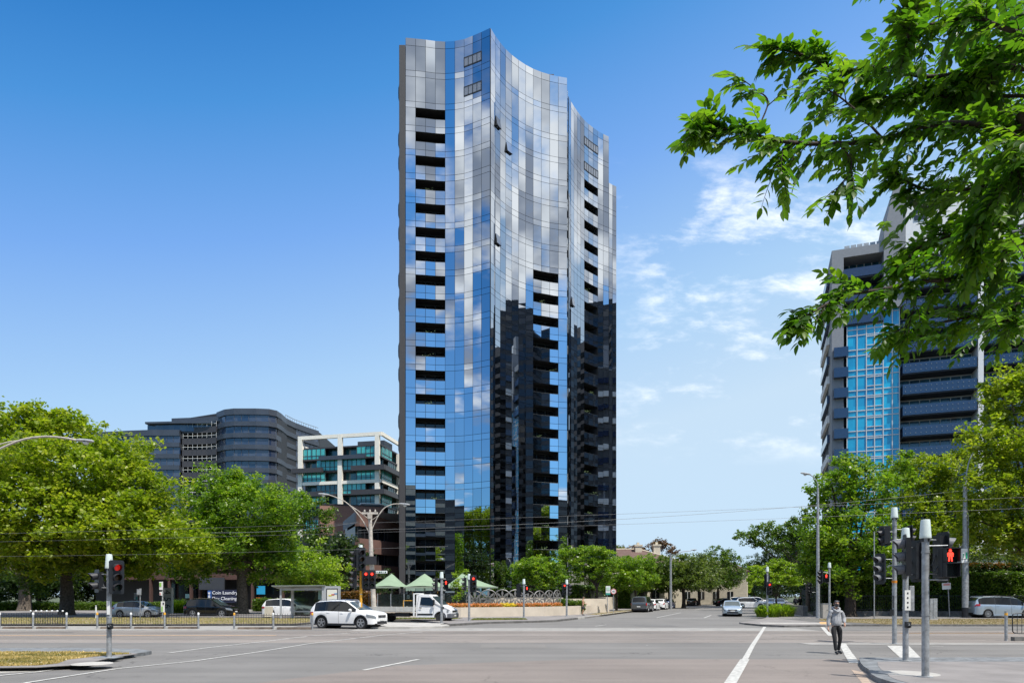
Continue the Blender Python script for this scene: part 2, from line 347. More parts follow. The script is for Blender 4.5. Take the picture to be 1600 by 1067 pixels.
LV2 = leafmat('blade_verge', (.12,.14,.04), (.26,.20,.09), (.36,.26,.13), .3)
v1 = grass('lawn', [(-80,44.3),(-80,57.5),(-26,57.5),(-17,55.5),(-13.2,51),(-14.6,44.9),(-22,44.3)], .10, LM, 26000, .06); tag(v1, 'yellowing lawn strip behind the left railing', 'grass')
g = MB(); g.prism([(-80,44.0),(-22,44.0),(-14.2,44.6),(-12.6,51.2),(-16.5,56),(-26,58),(-80,58)], -.01, .09); struct('verge_left', g, M['kerbdark'])
v2 = grass('lawn', [(24.2,44.0),(80,44.0),(80,54.5),(24.5,54.5),(22.6,50)], .10, LV2, 26000, .05); tag(v2, 'brown dry lawn strip before the dark hedge', 'grass')
g = MB(); g.prism([(21.0,43.5),(90,43.5),(90,55),(21.5,55)], -.01, .09); struct('verge_right', g, M['kerbdark'])
v3 = grass('lawn', [(SX(3.9,63),63),(SX(3.45,75),75),(SX(3.35,200),200),(SX(1.4,200),200),(SX(1.3,75),75),(SX(1.6,66.5),66.5)], .14, LG, 22000, .06); tag(v3, 'green lawn verge along the left of the side street', 'grass')
v4 = grass('lawn', [G(722,970.5),G(737,973),G(752,972),G(742,969),(XW(715,53.5),53.5)], .14, LG, 1500, .05)
bpy.data.objects.remove(v4)
v4 = grass('lawn', [(-13,52.4),(-4.4,52.6),(-4.0,55),(-13,56)], .145, LG, 3500, .06); tag(v4, 'grass patch below the truck beside the cream wall', 'grass')
v5 = grass('lawn', [(-3.1,50.3),(1.2,51.4),(1.0,54.2),(-3.0,54.4)], .145, LG, 2500, .06); tag(v5, 'small grass patch at the foot of the cream planter wall', 'grass')
# service road and far path on the left
g = MB(); g.quad((-90,58.0,.0),(-15,58.0,0),(-12,80,0),(-90,80,0)); struct('service_road', g, M['tramroad'])
g = MB(); g.prism([(-90,80),(-14,80),(-12,98),(-90,98)], -.01, .12); struct('left_garden', g, M['ground'])
# traffic island in front of the truck
isl = [G(560,978), G(604,974.5), G(690,976), G(702,979), G(690,981), G(640,982), G(580,982)]
slab('median', isl, .12, M['pale']); 
# right corner footpath
cornerR = [G(1163,975.3), G(1190,978), G(1225,979.2), G(1290,978.6), (21.0,43.45), (21.4,55.1), (90,55.1), (90,64), (29,66), (SX(23.6,80),80), (SX(24.5,260),260), (SX(19.3,260),260), (SX(19.3,57),57), (17.6,50), (15.8,47.5)]
slab('footpath', cornerR, .10, M['path'])
kerb([G(1290,978.7), G(1225,979.3), G(1190,978.1), G(1163,975.4)], -.18, .11, 'kerbdark')
g = MB(); g.prism([(16.4,45.0),(22,44.2),(22,46),(17,46.8)], .1, .104); struct('ramp', g, M['pale'])
g = MB(); g.prism([G(1280,973.5),G(1296,973.5),G(1299,977),G(1282,977)], .1, .106); struct('tactile_paving', g, M['orange'])
kerb([(21.0,43.45),(90,43.45)], -.18, .125, 'kerbdark')
kerb([(-80,44.0),(-22,44.0),(-14.2,44.6),(-12.6,51.2)], .16, .12, 'kerbdark')
# right foreground island
ri = [G(1343,1033), G(1344,1040), G(1349,1047), G(1358,1053), G(1361,1060), G(1371,1066), G(1392,1073), G(1430,1080), G(1800,1086), G(1800,1032)]
ri = [(p[0]+0.0, p[1]) for p in ri]
g = MB(); g.prism(ri, -.01, .12); struct('island_base', g, M['kerb'])
inner = [G(1371,1033.4,.12), G(1372,1040,.12), G(1377,1046,.12), G(1386,1051.5,.12), G(1390,1057,.12), G(1402,1062,.12), G(1424,1068,.12), G(1470,1070,.12), G(1800,1076,.12), G(1800,1033.4,.12)]
g = MB(); g.prism(inner, .1, .127); struct('island', g, M['path'])
g = MB(); g.lathe([(0.0,.132),(.62,.132),(.64,.128)], 24, (*G(1420,1052,.12), 0)); struct('island_pit_cover', g, M['pale'])
g = MB(); g.prism([G(1330,1046), G(1348,1050), G(1362,1068), G(1380,1090), G(1365,1090), G(1343,1062)], .003, .009); struct('gutter', g, mat('gutter_tan', (.36,.28,.22), .85, var=.15))
# left foreground island
li = [G(-900,1016.5), G(0,1016.3), G(120,1016.2), G(215,1018), G(237,1021.5), G(225,1024), G(200,1026.8), G(175,1031), G(150,1036), G(120,1041), G(88,1043), G(60,1045.5), G(0,1047), G(-900,1049)]
g = MB(); g.prism(li, -.01, .11); struct('island_base', g, M['kerb'])
li2 = [G(-900,1017.5,.11), G(0,1017.3,.11), G(120,1017.2,.11), G(200,1019.2,.11), G(215,1021,.11), G(186,1025,.11), G(160,1030,.11), G(130,1038,.11), G(88,1040,.11), G(55,1042,.11), G(0,1042.5,.11), G(-900,1043.5,.11)]
g = MB(); g.prism(li2, .1, .118); struct('island', g, M['path'])
gp = [G(-700,1018.4,.12), G(0,1018.2,.12), G(120,1018.2,.12), G(190,1020,.12), G(205,1021,.12), G(170,1023,.12), G(140,1026,.12), G(105,1030,.12), G(90,1036,.12), G(60,1039,.12), G(0,1040,.12), G(-700,1041,.12)]
v6 = grass('lawn', gp, .121, LD, 60000, .05); tag(v6, 'straw coloured dry lawn on the near left island', 'grass')
g = MB(); g.lathe([(0.0,.14),(.48,.14),(.5,.13)], 24, (*G(144,1037,.12), 0)); o = g.build('manhole_cover', M['pale']); tag(o, 'round pale concrete manhole cover by the left signal pole', 'manhole cover')
g = MB(); g.prism([G(88,1043.3), G(60,1046.2), G(0,1048), G(-300,1049), G(-300,1051.5), G(0,1051), G(70,1048), G(100,1043.6)], .003, .01); struct('gutter', g, M['pale'])
# markings
def line(pts, w, name='road_marking', m='paint', z=.012):
    g = MB(); P = [Vector(G(*p)) for p in pts]; n = []
    for i, p in enumerate(P):
        d = (P[min(i+1, len(P)-1)]-P[max(i-1, 0)]).normalized(); n.append(Vector((-d.y, d.x))*w/2)
    for i in range(len(P)-1):
        g.quad((*(P[i]-n[i]), z), (*(P[i+1]-n[i+1]), z), (*(P[i+1]+n[i+1]), z), (*(P[i]+n[i]), z))
    return struct(name, g, M[m])
line([(20,1072),(45,1066),(180,1045),(300,1033),(400,1019),(480,1006),(565,996),(600,992),(660,987)], .13)
line([(-60,1063),(0,1055.5),(60,1049.5),(92,1045)], .13)
line([(262,1020.3),(320,1012.5),(400,1003.5),(480,994)], .13); line([(487,993.2),(560,988),(610,985)], .13)
line([(568,1047),(654,1030)], .14)
line([(1195,979),(1176,1008),(1164,1030)], .17); line([(1164,1030),(1140,1069)], .26, z=.016)
line([(1285,979.5),(1298,993)], .22); line([(1316,1005),(1326,1022)], .26); line([(1326,1022),(1335,1036)], .28, z=.016)
line([(1026,964.6),(1064,957)], .14); line([(1100,965),(1111,961)], .14); line([(1085,952.8),(1100,950)], .14)
line([(1030,965.5),(1126,966.2)], .25); line([(930,978),(947,975.8)], .12); line([(1020,985),(985,985.6)], .1)
g = MB(); g.add([(*G(1386,1008.6), .012), (*G(1410,1030.7), .012), (*G(1442,1030.7), .012), (*G(1420,1008.6), .012)], [(0,1,2,3)]); struct('road_marking', g, M['paint'])
line([(1456,1009.6),(1474,1009.6)], .1); line([(1010,1008),(1012,1008)], .1)
line([(760,983.5),(900,983)], .08, m='pale'); line([(1320,1033.3),(1700,1033.3)], .06)

# repairs, covers and litter on the road
def patchq(x0, x1, y0, y1, m, z=.006, nm='road_repair', sk=0.0):
    g = MB(); g.quad((x0,y0,z),(x1,y0+.03,z),(x1+sk,y1,z),(x0+sk,y1-.02,z)); struct(nm, g, m)
rp1 = roadmat('asphalt_repair', (.150,.146,.142), .6); rp2 = roadmat('asphalt_repair_pale', (.188,.178,.168), .6)
patchq(-1.2,1.3,25.4,27.3,rp2,.0045); patchq(-21,-17,24.5,26.4,rp2,.0045); patchq(8.0,10.5,43.0,45.5,rp1,.0045)
# ------------------------------------------------------------ curved glass tower
def glassmat(name, c, c2, rough=.012):
    m = bpy.data.materials.new(name); m.use_nodes = True; t = m.node_tree; b = t.nodes['Principled BSDF']
    a = t.nodes.new('ShaderNodeAttribute'); a.attribute_name = 'tint'
    r = t.nodes.new('ShaderNodeMix'); r.data_type = 'RGBA'; t.links.new(a.outputs['Fac'], r.inputs[0]); r.inputs[6].default_value = (*c, 1); r.inputs[7].default_value = (*c2, 1)
    t.links.new(r.outputs[2], b.inputs['Base Color']); b.inputs['Metallic'].default_value = 1; b.inputs['Roughness'].default_value = rough
    return m
M['mirror'] = glassmat('mirror_glass', (.33,.375,.43), (.56,.60,.65))
M['mull'] = mat('mullion_metal', (.06,.065,.07), .35, metal=.6)
M['fin'] = mat('dark_render', (.050,.047,.048), .7, var=.08)
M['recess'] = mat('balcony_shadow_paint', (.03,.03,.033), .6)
M['vent'] = mat('vent_glass', (.30,.31,.33), .3, metal=.6)
TW = empty('apartment_tower', (0, 95, 0), 0, 'tall slender mirror glass apartment tower with three concave facades and dark balcony slots', 'tower')
TO = Vector((0, 95))
rt = random.Random(11)
def curve(pts, n):
    P = [Vector(p) for p in pts]; sm = bez([(p.x, p.y, 0) for p in P], 12); d = [0]
    for i in range(1, len(sm)): d.append(d[-1]+(sm[i]-sm[i-1]).length)
    out = []; j = 0
    for k in range(n+1):
        t = d[-1]*k/n
        while j < len(d)-2 and d[j+1] < t: j += 1
        f = (t-d[j])/(d[j+1]-d[j]); q = sm[j].lerp(sm[j+1], f); out.append(Vector((q.x, q.y))-TO)
    return out
TOP = 76.0
lev = [66.8-3.17*k for k in range(21)]            # slot tops
floors = [(70.9, 75.0, True)] + [(66.95, 70.85, True)]
def facade(pts, n, bays, ventbay, slot_from, windows=(), top=TOP, side=1):
    C = curve(pts, n)
    cj = {}
    def colj(i, z):
        k = (i, int((76-z+i*2.3)/12.7)); 
        if k not in cj: cj[k] = (rt.gauss(0, .0022), rt.gauss(0, .0018), min(1, max(0, rt.gauss(.6, .09))))
        return cj[k]
    def pane(g, i, z0, z1, x0=0.0, x1=1.0, jit=True, tint=None):
        a = C[i].lerp(C[i+1], x0); b = C[i].lerp(C[i+1], x1); d = (b-a).normalized(); nrm = Vector((d.y, -d.x)); w = (b-a).length
        a = a+d*.025+nrm*.06; b = b-d*.025+nrm*.06; cy, cp, ct = colj(i, (z0+z1)/2)
        o = [cy+rt.gauss(0, 1)*.0007]; p = cp+rt.gauss(0, 1)*.0007
        def q(v, s, z, zz): v2 = v+nrm*(s*o[0]+zz*p); return (v2.x, v2.y, z)
        g.add([q(a, -1, z0+.025, -1), q(b, 1, z0+.025, -1), q(b, 1, z1-.025, 1), q(a, -1, z1-.025, 1)], [(0, 1, 2, 3)])
        g.tint.append(min(1, max(0, ct+rt.gauss(0, .05)+(.12 if z1-z0 < .9 else 0)+(.2 if tint == .9 else 0))))
    def backing(g, i, z0, z1):
        a, b = C[i], C[i+1]; g.quad((a.x, a.y, z0), (b.x, b.y, z0), (b.x, b.y, z1), (a.x, a.y, z1))
    # colour of each bay varies a little down the building
    zt = [top] + ([75.0, 70.9] if top > 75 else []) + lev
    zt = [z for z in zt if z <= top] + [1.2]
    for r in range(len(zt)-1):
        z1, z0 = zt[r], zt[r+1]
        if z1-z0 < .5: continue
        g = MB(); g.tint = []; bk = MB(); par = (z1 == top)
        slotrow = (z1 in lev) and lev.index(z1) >= slot_from and z0 > 1.3
        for i in range(n):
            sp = .80 if not par else 0
            if par: pane(g, i, z0, z1, tint=.9); backing(bk, i, z0, z1); continue
            if slotrow and i in bays:
                pane(g, i, z0, z0+sp); pane(g, i, z0+sp, z1-1.30)
                backing(bk, i, z0, z1-1.30)
            else:
                pane(g, i, z0, z0+sp)
                if i in windows and r % 3 != 1: 
                    pane(g, i, z0+sp, z0+sp+1.0); pane(g, i, z0+sp+1.0, z1)
                else: pane(g, i, z0+sp, z1)
                backing(bk, i, z0, z1)
        o = g.build('window_band', M['mirror'], TW); fr = bk.build('frame', M['mull'], o)
        if slotrow:
            a, b = C[bays[0]], C[bays[-1]+1]; d = (b-a).normalized(); nn = Vector((-d.y, d.x))
            s0, s1 = z1-1.30, z1; f0 = z0+.05; D = 1.7
            A2, B2 = a+nn*D, b+nn*D; g = MB(); mid = C[(bays[0]+bays[-1]+1)//2]
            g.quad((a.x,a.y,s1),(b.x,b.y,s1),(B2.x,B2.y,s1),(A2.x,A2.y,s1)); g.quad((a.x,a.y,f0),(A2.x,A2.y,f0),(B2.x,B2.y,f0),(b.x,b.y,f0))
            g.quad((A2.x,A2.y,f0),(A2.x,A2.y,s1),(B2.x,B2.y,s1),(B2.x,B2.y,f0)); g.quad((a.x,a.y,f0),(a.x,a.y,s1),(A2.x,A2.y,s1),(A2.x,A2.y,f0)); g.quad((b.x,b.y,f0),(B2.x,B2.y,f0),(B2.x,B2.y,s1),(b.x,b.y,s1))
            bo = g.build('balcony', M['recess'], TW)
            g = MB(); e0 = A2-nn*.04; e1 = B2-nn*.04
            for k in range(3):
                p0 = e0.lerp(e1, k/3+.02); p1 = e0.lerp(e1, (k+1)/3-.02); g.quad((p0.x,p0.y,f0+.1),(p1.x,p1.y,f0+.1),(p1.x,p1.y,s1-.2),(p0.x,p0.y,s1-.2))
            g.build('sliding_door', M['carglass'], bo)
            g = MB(); g.tube([(C[i].x, C[i].y, s0+.02) for i in range(bays[0], bays[-1]+2)], .03, 5); g.build('rail', M['mull'], bo)
            if rt.random() < .3:
                g = MB(); p = a.lerp(b, rt.random()*.7+.15)+nn*.5
                for k in range(40):
                    q = (p.x+rt.gauss(0,.35), p.y+rt.gauss(0,.15), s0+rt.random()*.55-.15); s = .1
                    g.quad(q, (q[0]+s, q[1], q[2]+s*.4), (q[0]+s*.6, q[1]+s, q[2]+s), (q[0]-s*.4, q[1]+s*.4, q[2]+s))
                tag(g.build('balcony_plant', mat('pot_plant_leaf', (.05,.09,.02), .6), bo), kind='stuff')
    for (zv) in ((72.2, 73.5), (68.3, 69.6)) if top > 75 else ():
        g = MB(); gl = MB()
        for i in ventbay:
            a, b = C[i], C[i+1]; d = (b-a).normalized(); nr = Vector((d.y, -d.x))*.12; a = a+nr; b = b+nr
            for (u0, u1, w0, w1) in ((0,1,0,.1),(0,1,.9,1),(-.03,.05,0,1),(.47,.53,0,1),(.95,1.03,0,1)):
                p, q = a.lerp(b, u0), a.lerp(b, u1); h = zv[1]-zv[0]; g.prism([(p.x,p.y),(q.x,q.y),(q.x-nr.x*.4,q.y-nr.y*.4),(p.x-nr.x*.4,p.y-nr.y*.4)], zv[0]+w0*h, zv[0]+w1*h)
            gl.quad((a.x-nr.x*.2,a.y-nr.y*.2,zv[0]),(b.x-nr.x*.2,b.y-nr.y*.2,zv[0]),(b.x-nr.x*.2,b.y-nr.y*.2,zv[1]),(a.x-nr.x*.2,a.y-nr.y*.2,zv[1]))
        v = g.build('vent_window', M['mull'], TW); gl.build('pane', M['vent'], v)
    return C
CA = facade([(-14.15,90.75),(-12.0,91.0),(-9.4,91.4),(-6.9,91.15),(-5.1,90.4),(-2.84,89.2)], 9, (1,2,3), (6,7), 0)
CB = facade([(-2.84,89.2),(-1.71,91.4),(0,93.7),(2.7,95.95),(5.47,97.2),(7.88,97.8)], 11, (7,8,9), (), 6, windows=(1,3))
CC = facade([(8.35,101.3),(9.2,103.2),(11.2,106.4),(13.6,108.9),(15.6,110.3)], 10, (5,6,7), (5,6,7), 0, windows=(3,))
CD = facade([(15.62,110.35),(16.4,111.0),(17.0,111.4)], 2, (), (), 30, top=68.6)
# awning windows standing open
def awning(C, i, z, u=.5):
    a, b = C[i], C[i+1]; d = (b-a).normalized(); nr = Vector((d.y, -d.x)); p, q = a.lerp(b, .08)+nr*.1, a.lerp(b, .92)+nr*.1
    g = MB(); o = nr*.24; g.tint = [.8]
    g.quad((p.x+o.x,p.y+o.y,z),(q.x+o.x,q.y+o.y,z),(q.x,q.y,z+1.3),(p.x,p.y,z+1.3)); w = g.build('open_window', M['mirror'], TW)
    g = MB(); g.add([(p.x,p.y,z),(p.x+o.x,p.y+o.y,z),(p.x,p.y,z+1.3)], [(0,1,2)]); g.add([(q.x,q.y,z),(q.x+o.x,q.y+o.y,z),(q.x,q.y,z+1.3)], [(0,1,2)]); g.quad((p.x,p.y,z),(q.x,q.y,z),(q.x+o.x,q.y+o.y,z),(p.x+o.x,p.y+o.y,z)); g.build('frame', M['recess'], w)
awning(CB, 1, 64.2); awning(CB, 3, 62.2); awning(CB, 1, 48.6); awning(CC, 1, 45.5)
# body, roof, slot wall, fins
def rel(x, y): return (x, y-95)
poly = [tuple(p) for p in CA]+[tuple(p) for p in CB][1:]+[tuple(p) for p in CC]+[rel(15.7,132), rel(-13.7,132)]
g = MB(); g.add([(x, y, 75.2) for x, y in poly], [tuple(range(len(poly)))]); g.add([(x, y, 1.2) for x, y in poly], [tuple(range(len(poly)))]); g.build('roof', M['fin'], TW)
g = MB(); g.prism([rel(15.8,110.7), rel(17.0,111.4), rel(17.0,131), rel(15.75,131.9)], 1, 68.0); g.build('stair_shaft', M['fin'], TW)
g = MB()
for (a, b) in ((rel(15.7,132), rel(-13.7,132)), (rel(-13.7,132), rel(-14.3,91.2)), (rel(15.65,110.4), rel(15.7,132))): g.quad((*a,1),(*b,1),(*b,75.6),(*a,75.6))
g.build('wall', M['fin'], TW)
g = MB(); g.tint = []
for k in range(24):
    z = 1.2+k*3.1; g.quad((7.88,2.8,z+.1),(8.34,6.2,z+.1),(8.34,6.2,z+3.0),(7.88,2.8,z+3.0)); g.tint.append(rt.random())
g.build('slot_glazing', M['mirror'], TW)
g = MB()
for k in range(24):
    if rt.random() < .75:
        z = 3+k*3.1; g.box((8.1, 4.6, z+.6), (.35, .1, 1.2), 1.4)
g.build('slot_louvre', M['galv'], TW)
g = MB(); g.bx(-15.0,-14.2,-4.35,-3.2,.8,75.0); g.bx(-15.1,-14.9,-3.2,20,.8,74.6); g.build('corner_fin', M['fin'], TW, bevel=.04)
g = MB()
for k in range(22):
    z = 2.0+3.17*k; zc = z+1.3; bul = .18+.34*max(0, math.sin(k*2*PI/3.0+.5))
    prof = [(0,-1.5),(.55,-1.3),(.95,-.7),(1,0),(.95,.7),(.55,1.3),(0,1.5)]
    g.add([(-15.06-bul*a, y, zc+b) for y in (-2.6, 6) for a, b in prof], [(i, i+1, i+8, i+7) for i in range(6)]+[tuple(range(7)), tuple(range(13, 6, -1))])
g.build('side_balcony_shell', mat('black_cladding', (.02,.02,.022), .4), TW, smooth=40)
g = MB(); g.bx(3.0,6.2,6,12,75.2,79.0); g.bx(3.4,4.6,7,11,79.0,79.9); g.build('plant_room', mat('plant_room_metal', (.05,.04,.05), .6), TW)
# ground storey and canopy
g = MB(); g.prism(poly, .15, 1.19); g.build('plinth', M['darkmetal'], TW)
# a second pane colour: clear the tint attribute range for lower podium doors
g = MB(); g.bx(-13.8,-9.0,-5.6,-4.4,3.4,3.6); g.build('entry_canopy', M['mull'], TW)
# ------------------------------------------------------------ dark wavy apartment block on the left
M['spand'] = mat('zinc_spandrel', (.075,.083,.10), .4, metal=.4, var=.1, vscale=.3)
M['spdark'] = mat('brown_spandrel', (.05,.047,.052), .55)
def stripmat(name, c1, c2, scale):      # ribbon glazing with individual panes
    m = mat(name, c1, .12, spec=.9); t = m.node_tree; b = t.nodes['Principled BSDF']; g = t.nodes.new('ShaderNodeTexCoord')
    k = t.nodes.new('ShaderNodeTexWhiteNoise'); sn = t.nodes.new('ShaderNodeVectorMath'); sn.operation = 'SNAP'; sn.inputs[1].default_value = scale
    t.links.new(g.outputs['Object'], sn.inputs[0]); t.links.new(sn.outputs[0], k.inputs['Vector'])
    r = t.nodes.new('ShaderNodeMix'); r.data_type = 'RGBA'; r.inputs[6].default_value = (*c1, 1); r.inputs[7].default_value = (*c2, 1)
    t.links.new(k.outputs[0], r.inputs[0]); t.links.new(r.outputs[2], b.inputs['Base Color']); return m
M['ribbon'] = stripmat('ribbon_glass', (.015,.03,.07), (.07,.08,.11), (1.6,1.6,3.1))
M['mull2'] = mat('thin_mullion', (.10,.11,.13), .5)
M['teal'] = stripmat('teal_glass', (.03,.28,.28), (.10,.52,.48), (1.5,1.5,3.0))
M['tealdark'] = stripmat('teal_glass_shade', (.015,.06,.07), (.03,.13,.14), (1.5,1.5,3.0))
D1 = empty('curved_apartment_block', (0,0,0), 0, 'dark grey apartment block with wavy banded floors and brown balconies behind the left trees', 'building')
def pw(l): return [Vector((XW(px, Yd), Yd)) for px, Yd in l]
main = pw([(340,187),(352,184),(366,183),(400,183),(420,183.5),(431,185),(438,188),(446,193),(460,198),(478,203),(497,208)])
leftp = pw([(150,190),(200,188),(240,187),(281,187)])
midp = pw([(281,188.5),(300,188.5),(326,188),(340,187)])
tz = ZW(640, 184)
def ribbons(path, ztop, nf, mw, top_sp=1.6, sh=1.25, fh=3.1, amp=0.0, spm='spand', par=None, off=.35):
    z = ztop
    def outw(P, o):
        r = []
        for i, p in enumerate(P):
            d = (P[min(i+1, len(P)-1)]-P[max(i-1, 0)]).normalized(); r.append(p+Vector((d.y, -d.x))*o)
        return r
    for k in range(nf):
        dy = amp*math.sin(k*1.9)
        P = [Vector((p.x+dy*.3, p.y-abs(dy)*.4)) for p in path] if amp else path
        s = top_sp if k == 0 else sh
        g = MB(); g.strip(outw(P, off), z-s, z, 1.2); g.build('spandrel', M[spm], par)
        g = MB(); g.strip(path, z-fh-(.35 if k == 0 else 0), z-s, .5); w = g.build('window_band', M['ribbon'], par)
        g = MB(); L_ = 0
        for i in range(len(path)-1):
            a, b = path[i], path[i+1]; n = max(1, int((b-a).length/mw))
            for j in range(n):
                p = a.lerp(b, j/n); g.box((p.x, p.y-.03, z-s-(fh-s)/2), (.09, .14, fh-s))
        g.build('mullion', M['mull2'], w)
        z -= fh if k else fh+.35
        z = z
    return z
ribbons(main, tz, 13, 1.7, par=D1, amp=.5)
ribbons(leftp, ZW(673, 188), 11, 1.7, par=D1, amp=0)
# recessed brown balconies
z = ZW(668, 188)
for k in range(11):
    g = MB(); g.strip([p+Vector((0, -.9)) for p in midp], z-1.6, z, 1.0); b = g.build('balcony', M['spdark'], D1)
    g = MB(); P = [p+Vector((0, -.8)) for p in midp]; g.tube([(p.x, p.y, z+.75) for p in P], .05, 4)
    for j in range(9):
        q = P[0].lerp(P[-1], j/8); g.tube([(q.x, q.y, z), (q.x, q.y, z+1.4)], .035, 4)
    g.build('rail', M['white'], b)
    z -= 3.1
g = MB(); g.strip([p+Vector((0, 1.2)) for p in midp], 0, ZW(660, 188), .3); g.build('recess_wall', M['recess'], D1)
g = MB(); pp = [p+Vector((.3, .9)) for p in main[1:]]; g.prism([tuple(p) for p in pp]+[(XW(497,208), 235), (XW(497,208)-60, 235), (-92, 192)], 0, tz-.3); g.build('wall', M['recess'], D1)
g = MB(); pp = [p+Vector((.3, .6)) for p in leftp]; g.prism([tuple(p) for p in pp]+[(-80, 215), (-125, 215)], 0, ZW(676, 188)); g.build('wall', M['recess'], D1)
g = MB(); g.strip([p+Vector((0, .8)) for p in pw([(228,188),(240,187),(270,186.6),(330,186.8)])], ZW(673,187), ZW(662,187), .4); g.build('penthouse_glass', M['ribbon'], D1)
g = MB(); g.prism([(XW(228,187.5),187),(XW(268,187),186.4),(XW(340,187),186.4),(XW(340,190),200),(XW(228,187.5),200)], ZW(662,187), ZW(659,187)); g.build('roof', M['spand'], D1)
g = MB(); g.prism([(XW(268,188),188),(XW(346,186),186),(XW(346,190),200),(XW(268,190),200)], ZW(659,187), ZW(652,187)); g.build('roof', M['spand'], D1)
g = MB()
for k in range(16):
    p = main[6].lerp(main[-1], k/15) if k < 0 else None
PR = main[7:]
g.tube([(p.x, p.y, tz+1.0) for p in PR], .08, 4)
for i in range(len(PR)-1):
    for j in range(5): q = PR[i].lerp(PR[i+1], j/5); g.tube([(q.x,q.y,tz),(q.x,q.y,tz+1)], .06, 4)
g.build('roof_rail', M['galv'], D1)
# ------------------------------------------------------------ cream framed apartment block
D2 = empty('framed_apartment_block', (0,0,0), 0, 'cream framed apartment block with teal windows and dark balconies beside the tower', 'building')
M['creamfr'] = mat('cream_frame', (.88,.83,.73), .8, var=.05)
c0 = Vector((XW(470,170), 170)); c1 = Vector((XW(596,165), 165)); c2 = Vector((XW(646,188), 188))
fu = (c1-c0).normalized(); fn = Vector((fu.y, -fu.x)); ru = (c2-c1).normalized(); rn = Vector((ru.y, -ru.x))
zT = ZW(675, 165); fh = 2.93; zf = ZW(695, 165)
def fp(u, o=0, base=c0, uu=fu, nn=fn): return base+uu*u+nn*o
def wallbox(g, base, uu, nn, u0, u1, o0, o1, z0, z1):
    a, b, c, d = base+uu*u0+nn*o0, base+uu*u1+nn*o0, base+uu*u1+nn*o1, base+uu*u0+nn*o1
    g.prism([tuple(a), tuple(b), tuple(c), tuple(d)], z0, z1)
LF = (c1-c0).length; LR = (c2-c1).length
for u0 in (0, LF*.5, LF-1.0):
    g = MB(); wallbox(g, c0, fu, fn, u0-.5, u0+.6, -.2, .55, 0, zT); g.build('column', M['creamfr'], D2)
for u0 in (LR*.47, LR-1): 
    g = MB(); wallbox(g, c1, ru, rn, u0-.4, u0+.4, -.2, .45, 0, zf); g.build('column', M['creamfr'], D2)
g = MB(); wallbox(g, c0, fu, fn, -.5, LF+.1, -.15, .5, zT-.85, zT+.02); wallbox(g, c1, ru, rn, -.3, LR, -.15, .4, zT-.85, zT+.01); 
wallbox(g, c0, -rn*1.0+fu*0, fu, 0, 0.01, 0, .01, zT-.8, zT-.79); g.build('top_beam', M['creamfr'], D2)
bb = c0+ru*12; g = MB(); g.prism([tuple(c0), tuple(c0+fu*.8), tuple(bb+fu*.8), tuple(bb)], zT-3.2, zT-2.2); g.build('rear_beam', M['creamfr'], D2)
for k in range(10):
    zt_ = zf-fh*k
    for (base, uu, nn, LL, nm) in ((c0, fu, fn, LF, 10), (c1, ru, rn, LR, 9)):
        if k >= 8 and base is c0: continue
        for s in range(2):
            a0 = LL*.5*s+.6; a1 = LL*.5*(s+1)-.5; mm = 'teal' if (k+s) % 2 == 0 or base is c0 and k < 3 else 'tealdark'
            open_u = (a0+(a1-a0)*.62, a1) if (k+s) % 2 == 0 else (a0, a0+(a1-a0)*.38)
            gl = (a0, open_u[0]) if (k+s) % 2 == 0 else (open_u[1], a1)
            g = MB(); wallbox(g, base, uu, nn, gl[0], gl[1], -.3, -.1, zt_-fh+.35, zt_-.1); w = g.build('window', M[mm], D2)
            g = MB(); n = 5
            for j in range(n+1): wallbox(g, base, uu, nn, gl[0]+(gl[1]-gl[0])*j/n-.06, gl[0]+(gl[1]-gl[0])*j/n+.06, -.1, 0, zt_-fh+.35, zt_-.1)
            wallbox(g, base, uu, nn, gl[0], gl[1], -.1, 0, zt_-fh+1.1, zt_-fh+1.2); g.build('frame', M['spdark'], w)
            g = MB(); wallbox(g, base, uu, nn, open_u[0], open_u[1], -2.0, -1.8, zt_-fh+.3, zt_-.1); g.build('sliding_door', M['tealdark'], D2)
    # slabs and balcony fronts
    zz = zt_-fh
    g = MB(); wallbox(g, c0, fu, fn, 0, LF, -2.2, .12, zz-.05, zz+.3); wallbox(g, c1, ru, rn, 0, LR, -2.2, .1, zz-.05, zz+.29); g.build('floor_slab', M['creamfr'] if k in (2,) else M['spdark'], D2)
    if k in (0,):
        g = MB(); wallbox(g, c0, fu, fn, LF*.25, LF*.82, .1, 1.0, zz-.2, zz+.75); g.build('balcony', M['spand'], D2)
    if k in (1, 3):
        g = MB(); wallbox(g, c0, fu, fn, -1.8, LF*.3, .56, 1.6, zz-.3, zz+.8); g.build('balcony', M['spdark'], D2)
        g = MB(); wallbox(g, c0, fu, fn, LF*.66, LF+1.4, .56, 1.5, zz-.3, zz+.9); wallbox(g, c1, ru, rn, -.9, LR, .5, 1.4, zz-.3, zz+.88); g.build('balcony', M['spdark'], D2)
    if k == 2:
        g = MB(); wallbox(g, c0, fu, fn, 0, LF, .13, .4, zz-.3, zz+.5); wallbox(g, c1, ru, rn, 0, LR, .11, .3, zz-.3, zz+.48); g.build('cream_band', M['creamfr'], D2)
g = MB(); wallbox(g, c0, fu, fn, 0, LF-3.2, -16, -2.1, 0, zf-.2); g.build('wall', M['recess'], D2)
g = MB(); wallbox(g, c0, fu, fn, LF*.62, LF*.95, -9, -4, zf, zT-1.0); g.build('penthouse_wall', M['spand'], D2)
g = MB(); wallbox(g, c0, fu, fn, LF*.52, LF*.68, -3.5, -3.2, zf, zT-2.5); g.build('penthouse_glass', M['teal'], D2)
